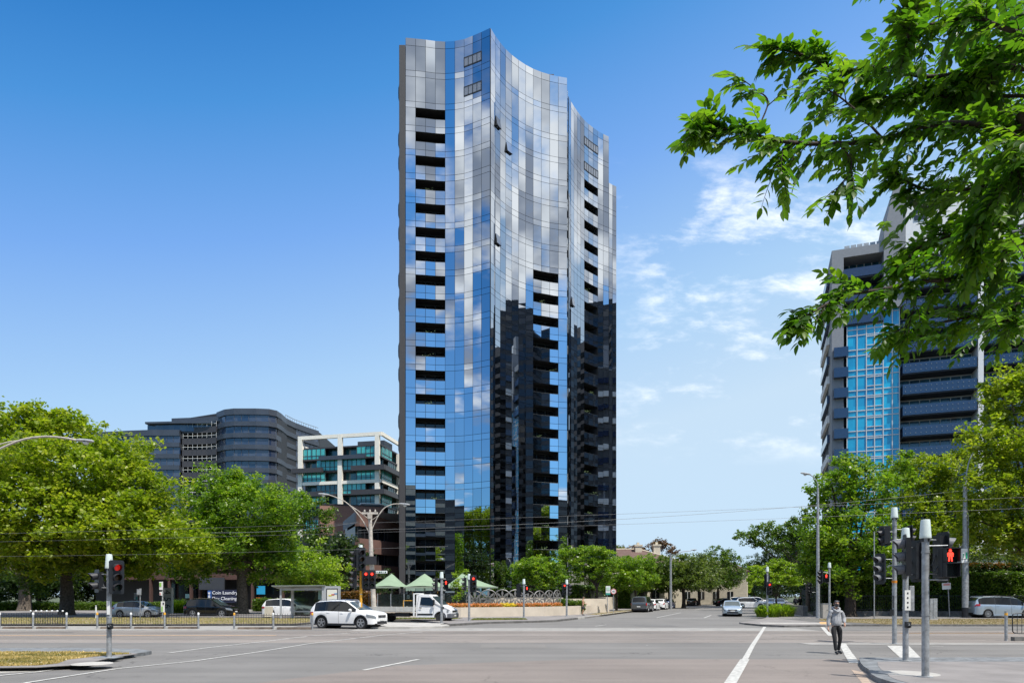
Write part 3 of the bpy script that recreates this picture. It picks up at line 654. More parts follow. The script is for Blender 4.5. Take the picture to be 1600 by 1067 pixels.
g = MB(); wallbox(g, c0, fu, fn, 0, LF, -3, -.05, zf-.1, zf+.25); wallbox(g, c1, ru, rn, 0, LR, -4, -.05, zf-.1, zf+.24); g.build('roof_slab', M['spdark'], D2)
# ------------------------------------------------------------ low brown office building
D3 = empty('brown_office_building', (0,0,0), 0, 'low brown office building with dark window strips, left of the tower', 'building')
M['brown'] = mat('brown_tile', (.17,.095,.075), .75, var=.12, vscale=.8)
M['redbrick'] = brickmat('red_brick', (.32,.15,.10), (.26,.12,.085), (.3,.24,.2), 1.0)
M['offglass'] = mat('office_glass', (.01,.012,.014), .08, spec=.9)
a0 = Vector((XW(560,90), 90)); a1 = Vector((XW(640,101), 101)); du = (a1-a0).normalized(); dn = Vector((du.y,-du.x)); LA = (a1-a0).length
zs = [ZW(799,90), ZW(826,90), ZW(838.5,90)]
zb = ZW(799, 90)
bandz = [(zb-1.9, zb), (zb-5.4, zb-3.5), (zb-8.7, zb-6.9), (zb-12, zb-10.4)]
lo = zb-1.9
for i, (z0, z1) in enumerate(bandz):
    g = MB(); wallbox(g, a0, du, dn, -.1, LA, -.5, .3, z0, z1); g.build('wall_band', M['brown'], D3)
    if i < 3:
        g = MB(); wallbox(g, a0, du, dn, .1, LA, -.6, -.2, bandz[i+1][1], z0); w = g.build('window_strip', M['offglass'], D3)
        g = MB()
        for j in range(9): wallbox(g, a0, du, dn, LA*j/8-.05, LA*j/8+.05, -.2, -.1, bandz[i+1][1], z0)
        g.build('mullion', M['darkmetal'], w)
b0 = Vector((XW(515,86), 94)); du2 = (a0-b0).normalized(); dn2 = Vector((du2.y,-du2.x)); LB = (a0-b0).length
g = MB(); A = b0+dn2*.3; B = a0+dn2*.3; zr0 = ZW(815,94); g.add([(A.x,A.y,zr0-1.2),(B.x,B.y,zb-1.5),(B.x,B.y,zb+.1),(A.x,A.y,zr0)], [(0,1,2,3)]); C_ = b0-dn2*10; D_ = a0-dn2*10
g.add([(A.x,A.y,zr0),(B.x,B.y,zb+.1),(D_.x,D_.y,zb+.1),(C_.x,C_.y,zr0)], [(0,1,2,3)]); g.build('sloping_roof', mat('roof_zinc', (.13,.15,.18), .5), D3)
g = MB(); wallbox(g, b0, du2, dn2, 0, LB, -.4, 0, 0, zr0-.6); g.build('wall', M['offglass'], D3)
for z in (3.2, 6.6):
    g = MB(); wallbox(g, b0, du2, dn2, 0, LB, 0, .35, z, z+1.6); g.build('wall_band', M['brown'], D3)
g = MB(); e0 = Vector((XW(500,104),104)); e1 = Vector((XW(600,107),107)); eu = (e1-e0).normalized(); en = Vector((eu.y,-eu.x)); wallbox(g, e0, eu, en, 0, (e1-e0).length, -8, 0, 0, ZW(789,105)); g.build('brick_wall', M['redbrick'], D3)
g = MB(); wallbox(g, e0, eu, en, 0, (e1-e0).length, -8, .1, ZW(789,105), ZW(787.5,105)); g.build('coping', M['darkmetal'], D3)
g = MB(); wallbox(g, e0, eu, en, 6.8, 9.0, -3, -1.5, ZW(788,105)+.0, ZW(784,105)); wallbox(g, e0, eu, en, 6.2, 9.6, -3.4, -1.1, ZW(784,105), ZW(782.5,105)); g.build('roof_vent', M['white'], D3)
g = MB(); g.prism([(-17.5,96),(-14.8,103),(-18,118),(-38,118),(-35,108)], 0, zb-2); g.build('core_wall', M['recess'], D3)
# ------------------------------------------------------------ brick shops at the left
D4 = empty('brick_shop_building', (0,0,0), 0, 'dark brick shop building behind the left trees with a laundry shopfront', 'building')
M['darkbrick'] = brickmat('dark_brick', (.10,.045,.035), (.075,.035,.03), (.06,.045,.04))
def fb(name, px0, px1, py0, py1, Yd, dep, m, par, e=0): g = MB(); g.bx(XW(px0,Yd), XW(px1,Yd), Yd-e, Yd+dep, ZW(py1,Yd), ZW(py0,Yd)); return g.build(name, m, par)
fb('wall', 150, 480, 868, 905, 89, 12, M['darkbrick'], D4)
fb('shop_wall', 150, 480, 905, 951, 91, 9, M['recess'], D4)
fb('fascia', 311, 350, 902, 921, 88.6, .3, M['spand'], D4)
for px in (233, 262, 296, 310, 392, 440): fb('pillar', px, px+3, 905, 951, 89, .5, M['darkbrick'], D4)
for (p0, p1) in ((266, 294), (299, 308), (314, 330), (396, 438)): 
    w = fb('shop_window', p0, p1, 912, 950, 90.2, .1, M['offglass'], D4)
sg = fb('shop_sign', 330, 372, 921, 941, 88.3, .2, mat('navy_sign', (.02,.025,.06), .5), D4)
wt = mat('sign_white', (.8,.82,.9), .5)
text('lettering', 'Coin Laundry', .60, wt, sg, (XW(331,88.2), 88.25, ZW(928,88.2)), ext=.02); text('lettering', 'Dry Cleaning', .60, wt, sg, (XW(331,88.2), 88.25, ZW(937,88.2)), ext=.02)
vs_ = fb('hanging_sign', 324.5, 329.5, 922, 943, 88.0, .2, mat('blue_sign', (.05,.12,.35), .5), D4)
g = MB()
for k in range(3): g.bx(XW(325.5,88), XW(328.5,88), 87.93, 87.98, ZW(927+k*6,88), ZW(925+k*6,88)); g.box((XW(327,88),87.95,ZW(929+k*6,88)), (.08,.04,.3))
g.build('sign_mark', wt, vs_)
fb('notice', 289.5, 296, 927.5, 934, 90.05, .05, mat('notice_teal', (.35,.6,.6), .5), D4)
fb('poster', 401, 414, 915, 928, 88.6, .1, mat('poster_blue', (.02,.30,.55), .5), D4); fb('poster', 400, 408, 933, 941, 88.5, .1, mat('poster_orange', (.65,.16,.03), .5), D4)
# ------------------------------------------------------------ blue glass apartment tower on the right
c = Vector((44.5, 95)); RB = empty('blue_glass_apartment_block', (c.x, c.y, 0), R(-20), 'tall grey apartment block with blue glass bay and navy glass balconies at the right', 'building')
M['rbwall'] = mat('grey_render', (.25,.26,.28), .8, var=.05); M['rbwhite'] = mat('white_render', (.78,.78,.78), .8, var=.03)
M['blueglass'] = stripmat('blue_glass', (.01,.27,.52), (.02,.45,.70), (1.35,1.35,2.8)); M['blueglass'].node_tree.nodes['Principled BSDF'].inputs['Roughness'].default_value = .04
M['navy'] = mat('navy_balcony_glass', (.018,.035,.085), .12, spec=.9); M['frame_w'] = mat('window_frame_white', (.6,.6,.6), .5)
M['roomglass'] = stripmat('room_glass', (.02,.05,.08), (.03,.14,.22), (1.1,1.1,2.8))
H0 = ZW(392,95); fh = 2.8
g = MB(); g.bx(0,1.5,0,16,0,H0); g.bx(.0,8.4,5,16,0,H0-.3); g.bx(8.4,34,2.2,16,0,H0-1); g.build('wall', M['rbwall'], RB)
g = MB(); g.bx(1.5,6.4,0,5,H0-1.2,H0-.01); g.build('roof_beam', M['rbwall'], RB)
g = MB(); g.add([(6.4,-.3,H0-9),(9.0,-.3,H0-9),(9.0,-.3,H0+7.2),(7.6,-.3,H0+7.2),(6.4,-.3,H0+1.2),(6.4,9,H0-9),(9,9,H0-9),(9,9,H0+7.2),(7.6,9,H0+7.2),(6.4,9,H0+1.2)], [(0,1,2,3,4),(9,8,7,6,5),(0,5,6,1),(1,6,7,2),(2,7,8,3),(3,8,9,4),(4,9,5,0)]); g.build('slanted_fin', M['rbwall'], RB)
g = MB(); g.bx(9.0,26,-.2,10,H0-6,H0+6.0); g.build('penthouse_wall', M['rbwhite'], RB)
for i, (u0, z0) in enumerate([(10,H0+2.2),(13,H0-1.5),(10.2,H0-4.8),(17,H0+2),(21,H0-2)]):
    g = MB(); g.bx(u0,u0+1.6,-.28,-.2,z0,z0+1.5); w = g.build('window', M['offglass'], RB); g = MB(); g.bx(u0+.77,u0+.83,-.31,-.28,z0,z0+1.5); g.bx(u0,u0+1.6,-.315,-.282,z0+.7,z0+.76); g.build('frame', M['frame_w'], w)
g = MB()
for k in range(6): g.bx(1.7+k*.8,2.35+k*.8,1,1.1,H0,H0+.8)
g.build('roof_screen', M['galv'], RB)
# penthouse balconies on the left bay
for k in range(3):
    zt_ = H0-1.2-k*fh*1.15
    g = MB(); g.bx(1.5,6.4,3,3.2,zt_-2.6,zt_); w = g.build('window', M['roomglass'], RB); g = MB()
    for j in range(6): g.bx(1.5+j*.95,1.62+j*.95,2.9,3.0,zt_-2.6,zt_)
    g.bx(1.5,6.4,2.88,2.98,zt_-1.0,zt_-.85); g.build('frame', M['frame_w'], w)
    g = MB(); g.bx(1.5,6.4,-.1,.05,zt_-2.9,zt_-1.7); b = g.build('balcony', M['navy'], RB); g = MB(); g.bx(1.5,6.4,0.06,3,zt_-3.1,zt_-2.9); g.build('floor', M['darkmetal'], b)
zg = ZW(480, 93.5)
g = MB(); g.bx(1.9,8.4,.35,.6,0,zg); gb = g.build('glass_bay', M['blueglass'], RB)
nrows = int(zg/fh)
for k in range(nrows+1):
    z = zg-k*fh; g = MB()
    g.bx(1.9,8.4,.27,.35,z-.06,z+.06); g.bx(1.9,8.4,.27,.35,z-.86,z-.76)
    g.bx(4.3,6.4,.26,.34,z-1.12,z-1.0); g.bx(4.3,6.4,.26,.34,z-2.35,z-2.25); g.build('transom', M['frame_w'], gb)
g = MB()
for u in (1.95,3.2,4.35,5.35,6.4,7.5,8.35): g.bx(u-.055,u+.055,.24,.34,0,zg)
g.build('mullion', M['frame_w'], gb)
for k in range(18):
    z = H0-3.0-k*fh
    if z < 2: break
    hid = k < 3
    for (u0, u1) in ((8.6, 17.1), (17.9, 30)):
        g = MB(); g.bx(u0,u1,-.6,-.5,z-1.2,z+.1); g.bx(u0,u0+.1,-.5,2.0,z-1.2,z+.1); g.bx(u1-.1,u1,-.5,2.0,z-1.2,z+.1); b = g.build('balcony', M['navy'], RB)
        g = MB(); g.bx(u0,u1,-.48,2.1,z-1.35,z-1.15); g.build('floor', M['darkmetal'], b)
        g = MB(); n = int((u1-u0)/1.2)
        for j in range(n*2): uu = u0+(j+.5)*(u1-u0)/(n*2); g.box((uu,-.63,z-.25),(.08,.05,.07)); g.box((uu,-.63,z-.85),(.08,.05,.07))
        g.build('bracket', M['galv'], b)
        g = MB(); g.bx(u0,u1,1.9,2.05,z-1.15,z+1.35); w = g.build('window', M['roomglass'], RB)
        g = MB(); g.bx(u0,u1,1.8,1.9,z+1.2,z+1.36)
        for j in range(n+1): uu = u0+j*(u1-u0)/n; g.bx(uu-.05,uu+.05,1.8,1.9,z-1.15,z+1.2)
        g.build('frame', M['frame_w'], w)
g = MB(); g.bx(17.2,17.8,-.7,2.2,0,H0-6); g.build('column', M['rbwhite'], RB)
zs_ = ZW(545,94.5)
for k in range(12):
    z = zs_-k*fh
    if z < 3: break
    g = MB(); g.bx(.2,2.0,-.9,-.02,z-1.3,z); b = g.build('side_box_balcony', M['navy'], RB)
# left side wall with stacked ledges
for k in range(16):
    z = H0-2.5-k*fh
    if z < 3: break
    g = MB(); g.bx(-.45+.01*k,-.02,3,13.5,z-1.1,z); b = g.build('side_balcony', M['rbwhite'] if k % 2 else M['navy'], RB)
# ------------------------------------------------------------ brick house with tiled roof
HS = empty('tiled_roof_house', (XW(985,115), 115, 0), 0, 'cream house with brown tiled hip roof and two chimneys behind the street trees', 'house')
M['tile'] = brickmat('roof_tile', (.16,.10,.085), (.12,.075,.065), (.07,.045,.04), 1.0, .3, .25)
zr, ze = ZW(858,118), ZW(881,115)
x0, x1 = -5.5, 5.2
g = MB(); g.add([(x0-4,-5,ze),(x1+3,-5,ze),(x1+3,13,ze),(x0-4,13,ze),(x0,3,zr),(x1-3.2,3,zr)], [(0,1,5,4),(1,2,5),(2,3,4,5),(3,0,4),(3,2,1,0)]); rf = g.build('roof', M['tile'], HS)
g = MB(); g.tube([(x0,3,zr+.03),(x1-3.2,3,zr+.03),(x1+3,-5,ze+.05)], .13, 5); g.build('ridge_cap', M['cream'], rf)
g = MB(); g.bx(x0-3.5,x1+2.5,-4.5,12.5,0,ze-.01); g.build('wall', M['cream'], HS)
for (u) in (1.6, 4.6):
    g = MB(); g.bx(u-.55,u+.55,1.2 if u < 3 else .5, 2.4 if u < 3 else 1.7, zr-3.2, zr+.4); g.bx(u-.7,u+.7,1.1 if u < 3 else .4,2.5 if u < 3 else 1.8,zr+.4,zr+.7); g.bx(u-.2,u+.2,1.5 if u<3 else .8,2.0 if u<3 else 1.3,zr+.7,zr+1.1); g.build('chimney', M['cream'], rf)
for k in range(2):
    g = MB(); g.bx(-1+k*3.7,0.2+k*3.7,-4.56,-4.5,1.2,2.9); w = g.build('window', M['offglass'], HS); g = MB(); g.bx(-.45+k*3.7,-.35+k*3.7,-4.6,-4.56,1.2,2.9); g.build('frame', M['white'], w)
# cream villa further up and white mansion behind the right hedge
def house(name, px, Yd, w, h, label, m, roofm, rh=2.5):
    e = empty(name, (XW(px,Yd), Yd, 0), R(-20), label, 'house'); g = MB(); g.bx(-w/2,w/2,0,10,0,h); g.build('wall', m, e)
    g = MB(); g.add([(-w/2-.5,-.5,h+.01),(w/2+.5,-.5,h+.01),(w/2+.5,10.5,h+.01),(-w/2-.5,10.5,h+.01),(-w/2+4,5,h+rh),(w/2-4,5,h+rh)], [(0,1,5,4),(1,2,5),(2,3,4,5),(3,0,4)]); g.build('roof', roofm, e)
    for k in range(int(w/3)):
        for z in (1.2, 4.2):
            if z+1.6 > h: continue
            g = MB(); g.bx(-w/2+1+k*3,-w/2+2.2+k*3,-.06,0,z,z+1.6); q = g.build('window', M['offglass'], e); g = MB(); g.bx(-w/2+1.55+k*3,-w/2+1.65+k*3,-.1,-.06,z,z+1.6); g.build('frame', M['white'], q)
    return e
house('cream_villa', 1092, 150, 20, 7.2, 'cream rendered villa half hidden by the street trees', M['cream'], M['tile'])
WH = empty('white_mansion', (XW(1540,82), 82, 0), 0, 'white mansion with a balustraded parapet above the right hedge', 'house')
g = MB(); g.bx(-9,14,0,10,0,ZW(866,82)); g.build('wall', mat('white_stucco', (.62,.62,.58), .8), WH)
g = MB(); g.bx(-9.4,14.4,-.4,10.2,ZW(866,82),ZW(862,82)); g.bx(-9.3,14.3,-.3,-.05,ZW(852,82),ZW(849.5,82)); g.build('cornice', mat('white_stucco', (.6,.6,.56)), WH)
g = MB()
for k in range(60): g.lathe([(.09,ZW(862,82)),(.13,ZW(860,82)),(.06,ZW(855,82)),(.09,ZW(852,82))], 6, (-9.2+k*.4,-.2,0), cap=False)
g.build('balustrade', mat('white_stucco', (.6,.6,.56)), WH)
for k in range(5):
    g = MB(); g.bx(-7+k*4,-5.6+k*4,-.07,0,3,5.4); q = g.build('window', M['offglass'], WH); g = MB(); g.bx(-6.35+k*4,-6.25+k*4,-.12,-.07,3,5.4); g.build('frame', M['white'], q)
# ------------------------------------------------------------ buildings across the road behind the viewpoint (they show mirrored in the glass)
def block(name, x, y, w, d, h, rz, label, wm, gm, fh=3.3):
    e = empty(name, (x, y, 0), rz, label, 'building'); g = MB(); g.bx(-w/2,w/2,-d/2,d/2,0,h); g.build('wall', wm, e)
    n = int(h/fh)
    for k in range(n):
        g = MB(); z = 1+k*fh
        g.bx(-w/2-.05,w/2+.05,-d/2-.05,d/2+.05,z,z+1.9); g.build('window_band', gm, e)
    return e
dk = mat('dark_facade', (.05,.05,.055), .6); 
block('office_block', 105, 66, 26, 20, 74, R(-15), 'dark office tower off to the right of the view', dk, M['offglass'])
block('office_block', 128, 116, 26, 24, 84, R(-15), 'second dark office tower far off to the right', dk, M['offglass'])
block('office_block', 108, 12, 34, 26, 86, R(-8), 'broad dark office block off to the right rear', dk, M['offglass'])
block('office_block', 108, 168, 34, 26, 82, R(-15), 'tallest dark office tower far off to the right', dk, M['offglass'])
block('office_slab', 152, 98, 20, 118, 104, 0, 'very long dark office slab far off to the right', dk, M['offglass'])
block('low_rise_flats', -66, -58, 96, 18, 35, R(6), 'wide dark flats behind the viewpoint', dk, M['offglass'])
block('low_rise_flats', -18, -66, 44, 18, 38, R(4), 'cream low rise flats behind the viewpoint', M['cream'], M['offglass'])
block('low_rise_flats', -135, -40, 40, 18, 36, R(14), 'long pale flats behind the viewpoint, farthest left', M['rbwall'], M['offglass'])
block('low_rise_flats', 92, -66, 46, 18, 40, R(-10), 'dark flats behind the viewpoint, farthest right', dk, M['offglass'])
block('low_rise_flats', 28, -64, 46, 18, 30, R(-4), 'grey low rise flats behind the viewpoint on the right', M['rbwall'], M['offglass'])
# ------------------------------------------------------------ trees
LF_ = dict(
 plane=leafmat('leaf_plane', (.11,.17,.010), (.22,.29,.018), (.36,.38,.03), .48),
 elm=leafmat('leaf_elm', (.065,.14,.010), (.14,.24,.016), (.26,.34,.03), .48),
 lime=leafmat('leaf_lime', (.12,.20,.014), (.21,.31,.022), (.33,.40,.04), .5),
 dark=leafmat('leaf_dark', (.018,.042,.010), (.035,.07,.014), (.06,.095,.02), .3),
 mid=leafmat('leaf_mid', (.045,.095,.012), (.085,.15,.018), (.15,.21,.028), .42),
 olive=leafmat('leaf_olive', (.06,.095,.018), (.105,.15,.028), (.18,.22,.05), .4),
 brown=leafmat('leaf_brown', (.07,.035,.02), (.13,.07,.035), (.18,.11,.05), .3),
 redtip=leafmat('leaf_redtip', (.05,.05,.012), (.16,.08,.02), (.30,.13,.03), .4),
)
def leaves_mesh(name, m, centers, radii, per, size, rng, up=.6, flat=1.0, tintc=None):
    """centers (n,3) clump centres, radii scalar or (n,), per leaves each"""
    n = len(centers); C = np.repeat(centers, per, 0); k = len(C)
    rr = np.repeat(np.broadcast_to(radii, n), per)[:, None]
    d = rng.normal(0, 1, (k, 3)); d /= np.linalg.norm(d, axis=1)[:, None]
    P = C+d*rr*(rng.random((k, 1))**.5)*np.array([1, 1, flat])
    nrm = rng.normal(0, 1, (k, 3)); nrm[:, 2] = np.abs(nrm[:, 2])+up; nrm /= np.linalg.norm(nrm, axis=1)[:, None]
    t = rng.normal(0, 1, (k, 3)); t -= nrm*(t*nrm).sum(1)[:, None]; t /= np.linalg.norm(t, axis=1)[:, None]; b = np.cross(nrm, t)
    s = size*rng.uniform(.55, 1.35, (k, 1)); 
    v = np.stack([P-t*s*.5, P+b*s*.36-nrm*s*.06, P+t*s*.55-nrm*s*.16, P-b*s*.36-nrm*s*.06], 1).reshape(-1, 3)
    me = bpy.data.meshes.new(name); me.vertices.add(4*k); me.vertices.foreach_set('co', v.ravel().astype(np.float32))
    me.loops.add(4*k); me.loops.foreach_set('vertex_index', np.arange(4*k, dtype=np.int32)); me.polygons.add(k)
    me.polygons.foreach_set('loop_start', np.arange(0, 4*k, 4, dtype=np.int32)); me.update(calc_edges=True)
    tc = np.repeat(rng.uniform(.15, .85, n) if tintc is None else tintc, per); ti = np.clip(tc+rng.normal(0, .22, k), 0, 1)
    a = me.attributes.new('tint', 'FLOAT', 'FACE'); a.data.foreach_set('value', ti.astype(np.float32)); me.materials.append(m)
    return me
def clumps(blobs, dens, rng, inner=.35, lumpy=.22):
    out = []
    for (x, y, z, rx, ry, rz) in blobs:
        n = max(6, int(dens*(rx*ry+ry*rz+rx*rz)/3))
        d = rng.normal(0, 1, (n, 3)); d /= np.linalg.norm(d, axis=1)[:, None]
        r = inner+(1-inner)*rng.random((n, 1))**.6
        ph = rng.uniform(0, 6, 3); bump = 1+lumpy*(np.sin(d[:, :1]*5+ph[0])*np.sin(d[:, 1:2]*5+ph[1])+np.sin(d[:, 2:]*6+ph[2])*.5)
        out.append(np.array([x, y, z])+d*r*bump*np.array([rx, ry, rz]))
    return np.concatenate(out)
def tree(name, loc, trunk, blobs, dens, per, size, lm, label, cat='tree', group=None, seed=1, cr=.55, bark='bark', limbs=True, flat=.75, up=.6, inner=.35, lean=(0,0), forks=None, lumpy=.22):
    """trunk=(radius, fork height); blobs are relative to the tree base"""
    rng = np.random.default_rng(seed); rr = random.Random(seed)
    e = empty(name, loc, 0, label, cat, group)
    r, h = trunk; g = MB(); fx, fy = lean
    pts = bez([(0, 0, -.1), (fx*.25+.04, fy*.3, h*.35), (fx*.6-.03, fy*.6, h*.7), (fx, fy, h)], 4)
    g.tube(pts, [r*(1.45 if i == 0 else (1.12 if i == 1 else 1-.035*i)) for i in range(len(pts))], 10)
    g.build('trunk', M[bark], e, smooth=60)
    if limbs:
        for (x, y, z, rx, ry, rz) in sorted(blobs, key=lambda b: -b[3]*b[5])[:9]:
            g = MB(); top = Vector((x, y, z+rz*.35)); st = Vector((fx, fy, h*rr.uniform(.82, 1.0))); mid = st.lerp(top, .45)+Vector((0, 0, -.06*(top-st).length+rr.uniform(-.2,.3)))
            P = bez([st-Vector((0,0,.3)), st.lerp(mid,.5)+Vector((0,0,.1)), mid, top], 4); L_ = len(P); rb = r*.5
            g.tube(P, [rb*(1-.85*i/L_) for i in range(L_)], 6)
            for q in range(5):
                i0 = rr.randint(L_//3, L_-2); d = Vector((rr.uniform(-1,1)*rx, rr.uniform(-1,1)*ry, rr.uniform(-.2,.9)*rz))*.75
                g.tube([P[i0], P[i0]+d*.5+Vector((0,0,.15)), P[i0]+d], [rb*.28, rb*.17, rb*.05], 5)
            g.build('limb', M[bark], e, smooth=60)
    C = clumps([(x,y,z,rx*1.04,ry*1.04,rz*1.05) for x,y,z,rx,ry,rz in blobs], dens*1.75, rng, inner, lumpy)
    me = leaves_mesh('crown', LF_[lm], C, cr*rng.uniform(.6, 1.3, len(C)), per, size, rng, up=up, flat=flat)
    o = bpy.data.objects.new('crown', me); COL.objects.link(o); o.parent = e
    return e
def B(px, py, Yd, rpx, rpy, base, ry=None):     # crown lobe given where it stands
    x, y = XW(px, Yd)-base[0], Yd-base[1]; z = ZW(py, Yd); s = Yd/F
    return (x, y, z, rpx*s, (ry if ry else rpx*s*.9), rpy*s)
# big plane tree on the left
b = (XW(104, 64), 64)
tree('plane_tree', (*b, 0), (.68, 5.2), [B(30,690,62,62,66,b), B(95,672,64,52,34,b), B(-60,720,62,80,90,b), B(120,740,60,95,62,b), B(190,715,63,52,40,b), B(30,790,59,100,72,b), B(150,810,59,95,62,b), B(225,780,61,55,55,b), B(265,850,60,62,42,b), B(318,858,61,26,22,b), B(90,860,62,110,38,b), B(-60,850,62,70,60,b), B(190,880,62,60,26,b)],
 7.5, 44, .33, 'plane', 'largest broad plane tree with sunlit yellow green crown at far left', 'tree', 'large trees along the left lawn', 3, cr=.85)
b = (XW(378, 68), 68)
tree('elm_tree', (*b, 0), (.62, 5.0), [B(345,775,68,60,40,b), B(310,825,67,48,50,b), B(400,800,66,70,48,b), B(350,850,67,85,42,b), B(430,845,68,45,38,b), B(455,790,69,28,22,b), B(300,890,68,42,22,b), B(420,885,69,60,25,b), B(372,760,68,34,26,b)],
 8, 44, .27, 'elm', 'broad bright green elm tree in the middle of the left lawn trees', 'tree', 'large trees along the left lawn', 4, cr=.75)
b = (XW(486, 74), 74)
tree('elm_tree', (*b, 0), (.35, 3.6), [B(486,886,73,50,36,b), B(510,905,74,28,24,b), B(462,905,74,30,24,b)],
 9, 40, .25, 'lime', 'small round bright green tree behind the bus shelter', 'tree', 'large trees along the left lawn', 5, cr=.6)
b = (XW(495, 88), 88)
tree('gum_tree', (*b, 0), (.35, 7), [B(490,815,88,34,40,b), B(505,850,87,30,30,b), B(470,800,89,22,22,b)], 7, 34, .28, 'mid', 'blue green tree rising behind the small round tree', 'tree', None, 6, cr=.6)
b = (XW(541, 82), 82)
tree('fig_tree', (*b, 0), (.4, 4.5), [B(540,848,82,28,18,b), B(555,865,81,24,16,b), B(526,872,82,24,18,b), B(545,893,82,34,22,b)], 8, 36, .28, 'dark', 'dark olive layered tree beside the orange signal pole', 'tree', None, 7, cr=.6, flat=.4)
b = (XW(600, 80), 80)
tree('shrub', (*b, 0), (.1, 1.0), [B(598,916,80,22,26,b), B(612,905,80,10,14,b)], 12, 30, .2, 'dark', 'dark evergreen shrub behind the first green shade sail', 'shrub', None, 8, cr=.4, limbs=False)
b = (XW(38, 82), 82)
tree('elm_tree', (*b, 0), (.75, 5), [B(20,860,82,60,50,b), B(90,870,84,50,34,b), B(-50,860,82,50,60,b)], 6, 34, .3, 'mid', 'thick trunked tree standing behind the big plane tree', 'tree', None, 9, cr=.8)
b = (XW(49, 62), 62)
tree('sapling', (*b, 0), (.07, 2.2), [B(52,905,62,22,22,b), B(66,925,62,12,8,b)], 26, 22, .17, 'mid', 'young sapling with a thin pale trunk under the plane tree', 'tree', None, 10, cr=.35)
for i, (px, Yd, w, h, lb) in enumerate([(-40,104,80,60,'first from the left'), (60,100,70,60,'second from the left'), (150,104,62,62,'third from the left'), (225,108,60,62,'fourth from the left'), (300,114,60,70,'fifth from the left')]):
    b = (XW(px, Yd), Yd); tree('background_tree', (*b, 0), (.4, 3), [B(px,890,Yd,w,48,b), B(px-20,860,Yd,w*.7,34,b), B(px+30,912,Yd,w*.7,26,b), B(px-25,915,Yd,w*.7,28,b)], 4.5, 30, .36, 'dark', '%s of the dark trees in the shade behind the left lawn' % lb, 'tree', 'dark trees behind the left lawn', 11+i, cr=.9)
# small trees before the tower
b = (XW(845, 70), 70)
tree('street_tree', (*b, 0), (.12, 2.2), [B(820,882,69,20,10,b), B(850,879,70,26,11,b), B(838,895,70,36,15,b), B(868,899,70,20,13,b), B(815,900,69,14,9,b), B(848,910,70,26,9,b)], 24, 26, .2, 'elm', 'spreading green tree above the flower bed in front of the tower', 'tree', None, 20, cr=.36, bark='barkd', flat=.5)
b = G(932, 956.5)
tree('street_tree', (*b, .1), (.16, 3.2), [B(893,863,b[1],20,8,b), B(925,862,b[1],30,9,b), B(950,868,b[1],16,8,b), B(915,880,b[1],36,13,b), B(948,886,b[1],24,12,b), B(905,900,b[1],24,12,b), B(942,906,b[1]+1,22,10,b), B(885,872,b[1],12,7,b)], 22, 26, .2, 'elm', 'leaning street tree beside the shirtless pedestrian, bright forked crown', 'tree', 'street trees on the left verge of the side street', 21, cr=.38, bark='barkd', flat=.5, lean=(.1, 0))
for i, (px, py, lm, lb) in enumerate([(963,955,'elm','second street tree on the left verge, behind the speed sign'), (993,952,'elm','third street tree on the left verge, beside the grey utility'), (1018,950,'mid','street tree on the verge hidden behind the grey utility')]):
    b = G(px, py); Yd = b[1]; tree('street_tree', (*b, .1), (.15, 3.0), [B(px-14,885,Yd,22,13,b), B(px+14,882,Yd,24,14,b), B(px,900,Yd,34,16,b), B(px-6,915,Yd,26,10,b), B(px+22,906,Yd,18,14,b)], 20, 24, .22, lm, lb, 'tree', 'street trees on the left verge of the side street', 22+i, cr=.42, bark='barkd', flat=.6)
for i, (px, Yd, top, w, lm, lb) in enumerate([(1068,104,868,52,'olive','olive green street tree left of the grey street lamp arm'), (1092,132,866,38,'olive','dusty olive tree beyond the street lamp on the left side'), (1122,142,858,42,'mid','tallest rounded tree on the left side of the side street'), (1150,165,885,26,'lime','yellow green tree at the far end of the left side'), (1046,108,885,24,'mid','small green tree in front of the cream house')]):
    b = (XW(px, Yd), Yd); hh = 935-top
    tree('street_tree', (*b, .1), (.3, 4.0), [B(px,top+hh*.25,Yd,w*.7,hh*.25,b), B(px-w*.4,top+hh*.45,Yd,w*.6,hh*.28,b), B(px+w*.45,top+hh*.45,Yd,w*.6,hh*.28,b), B(px,top+hh*.62,Yd,w*.85,hh*.22,b)], 7, 34, .3, lm, lb, 'tree', 'mature trees on the left of the side street', 30+i, cr=.7, bark='barkd', inner=.5)
b = (XW(1003,150),150); tree('brown_tree', (*b,0), (.4,8), [B(988,858,150,17,7,b), B(1004,862,150,12,6,b)], 8, 30, .34, 'brown', 'low brownish tree crown above the house roof at left', 'tree', None, 40, cr=.7)
b = (XW(1030,150),150); tree('brown_tree', (*b,0), (.4,8), [B(1024,853,150,12,8,b), B(1036,852,150,14,9,b), B(1050,860,150,10,7,b)], 8, 30, .34, 'brown', 'tall rust brown tree crown behind the chimneys', 'tree', None, 41, cr=.7)
b = (XW(966,140),140); tree('background_tree', (*b,0), (.4,6), [B(966,858,140,9,8,b)], 8, 30, .34, 'olive', 'small olive tree top between the tower and the house roof', 'tree', None, 42, cr=.7)
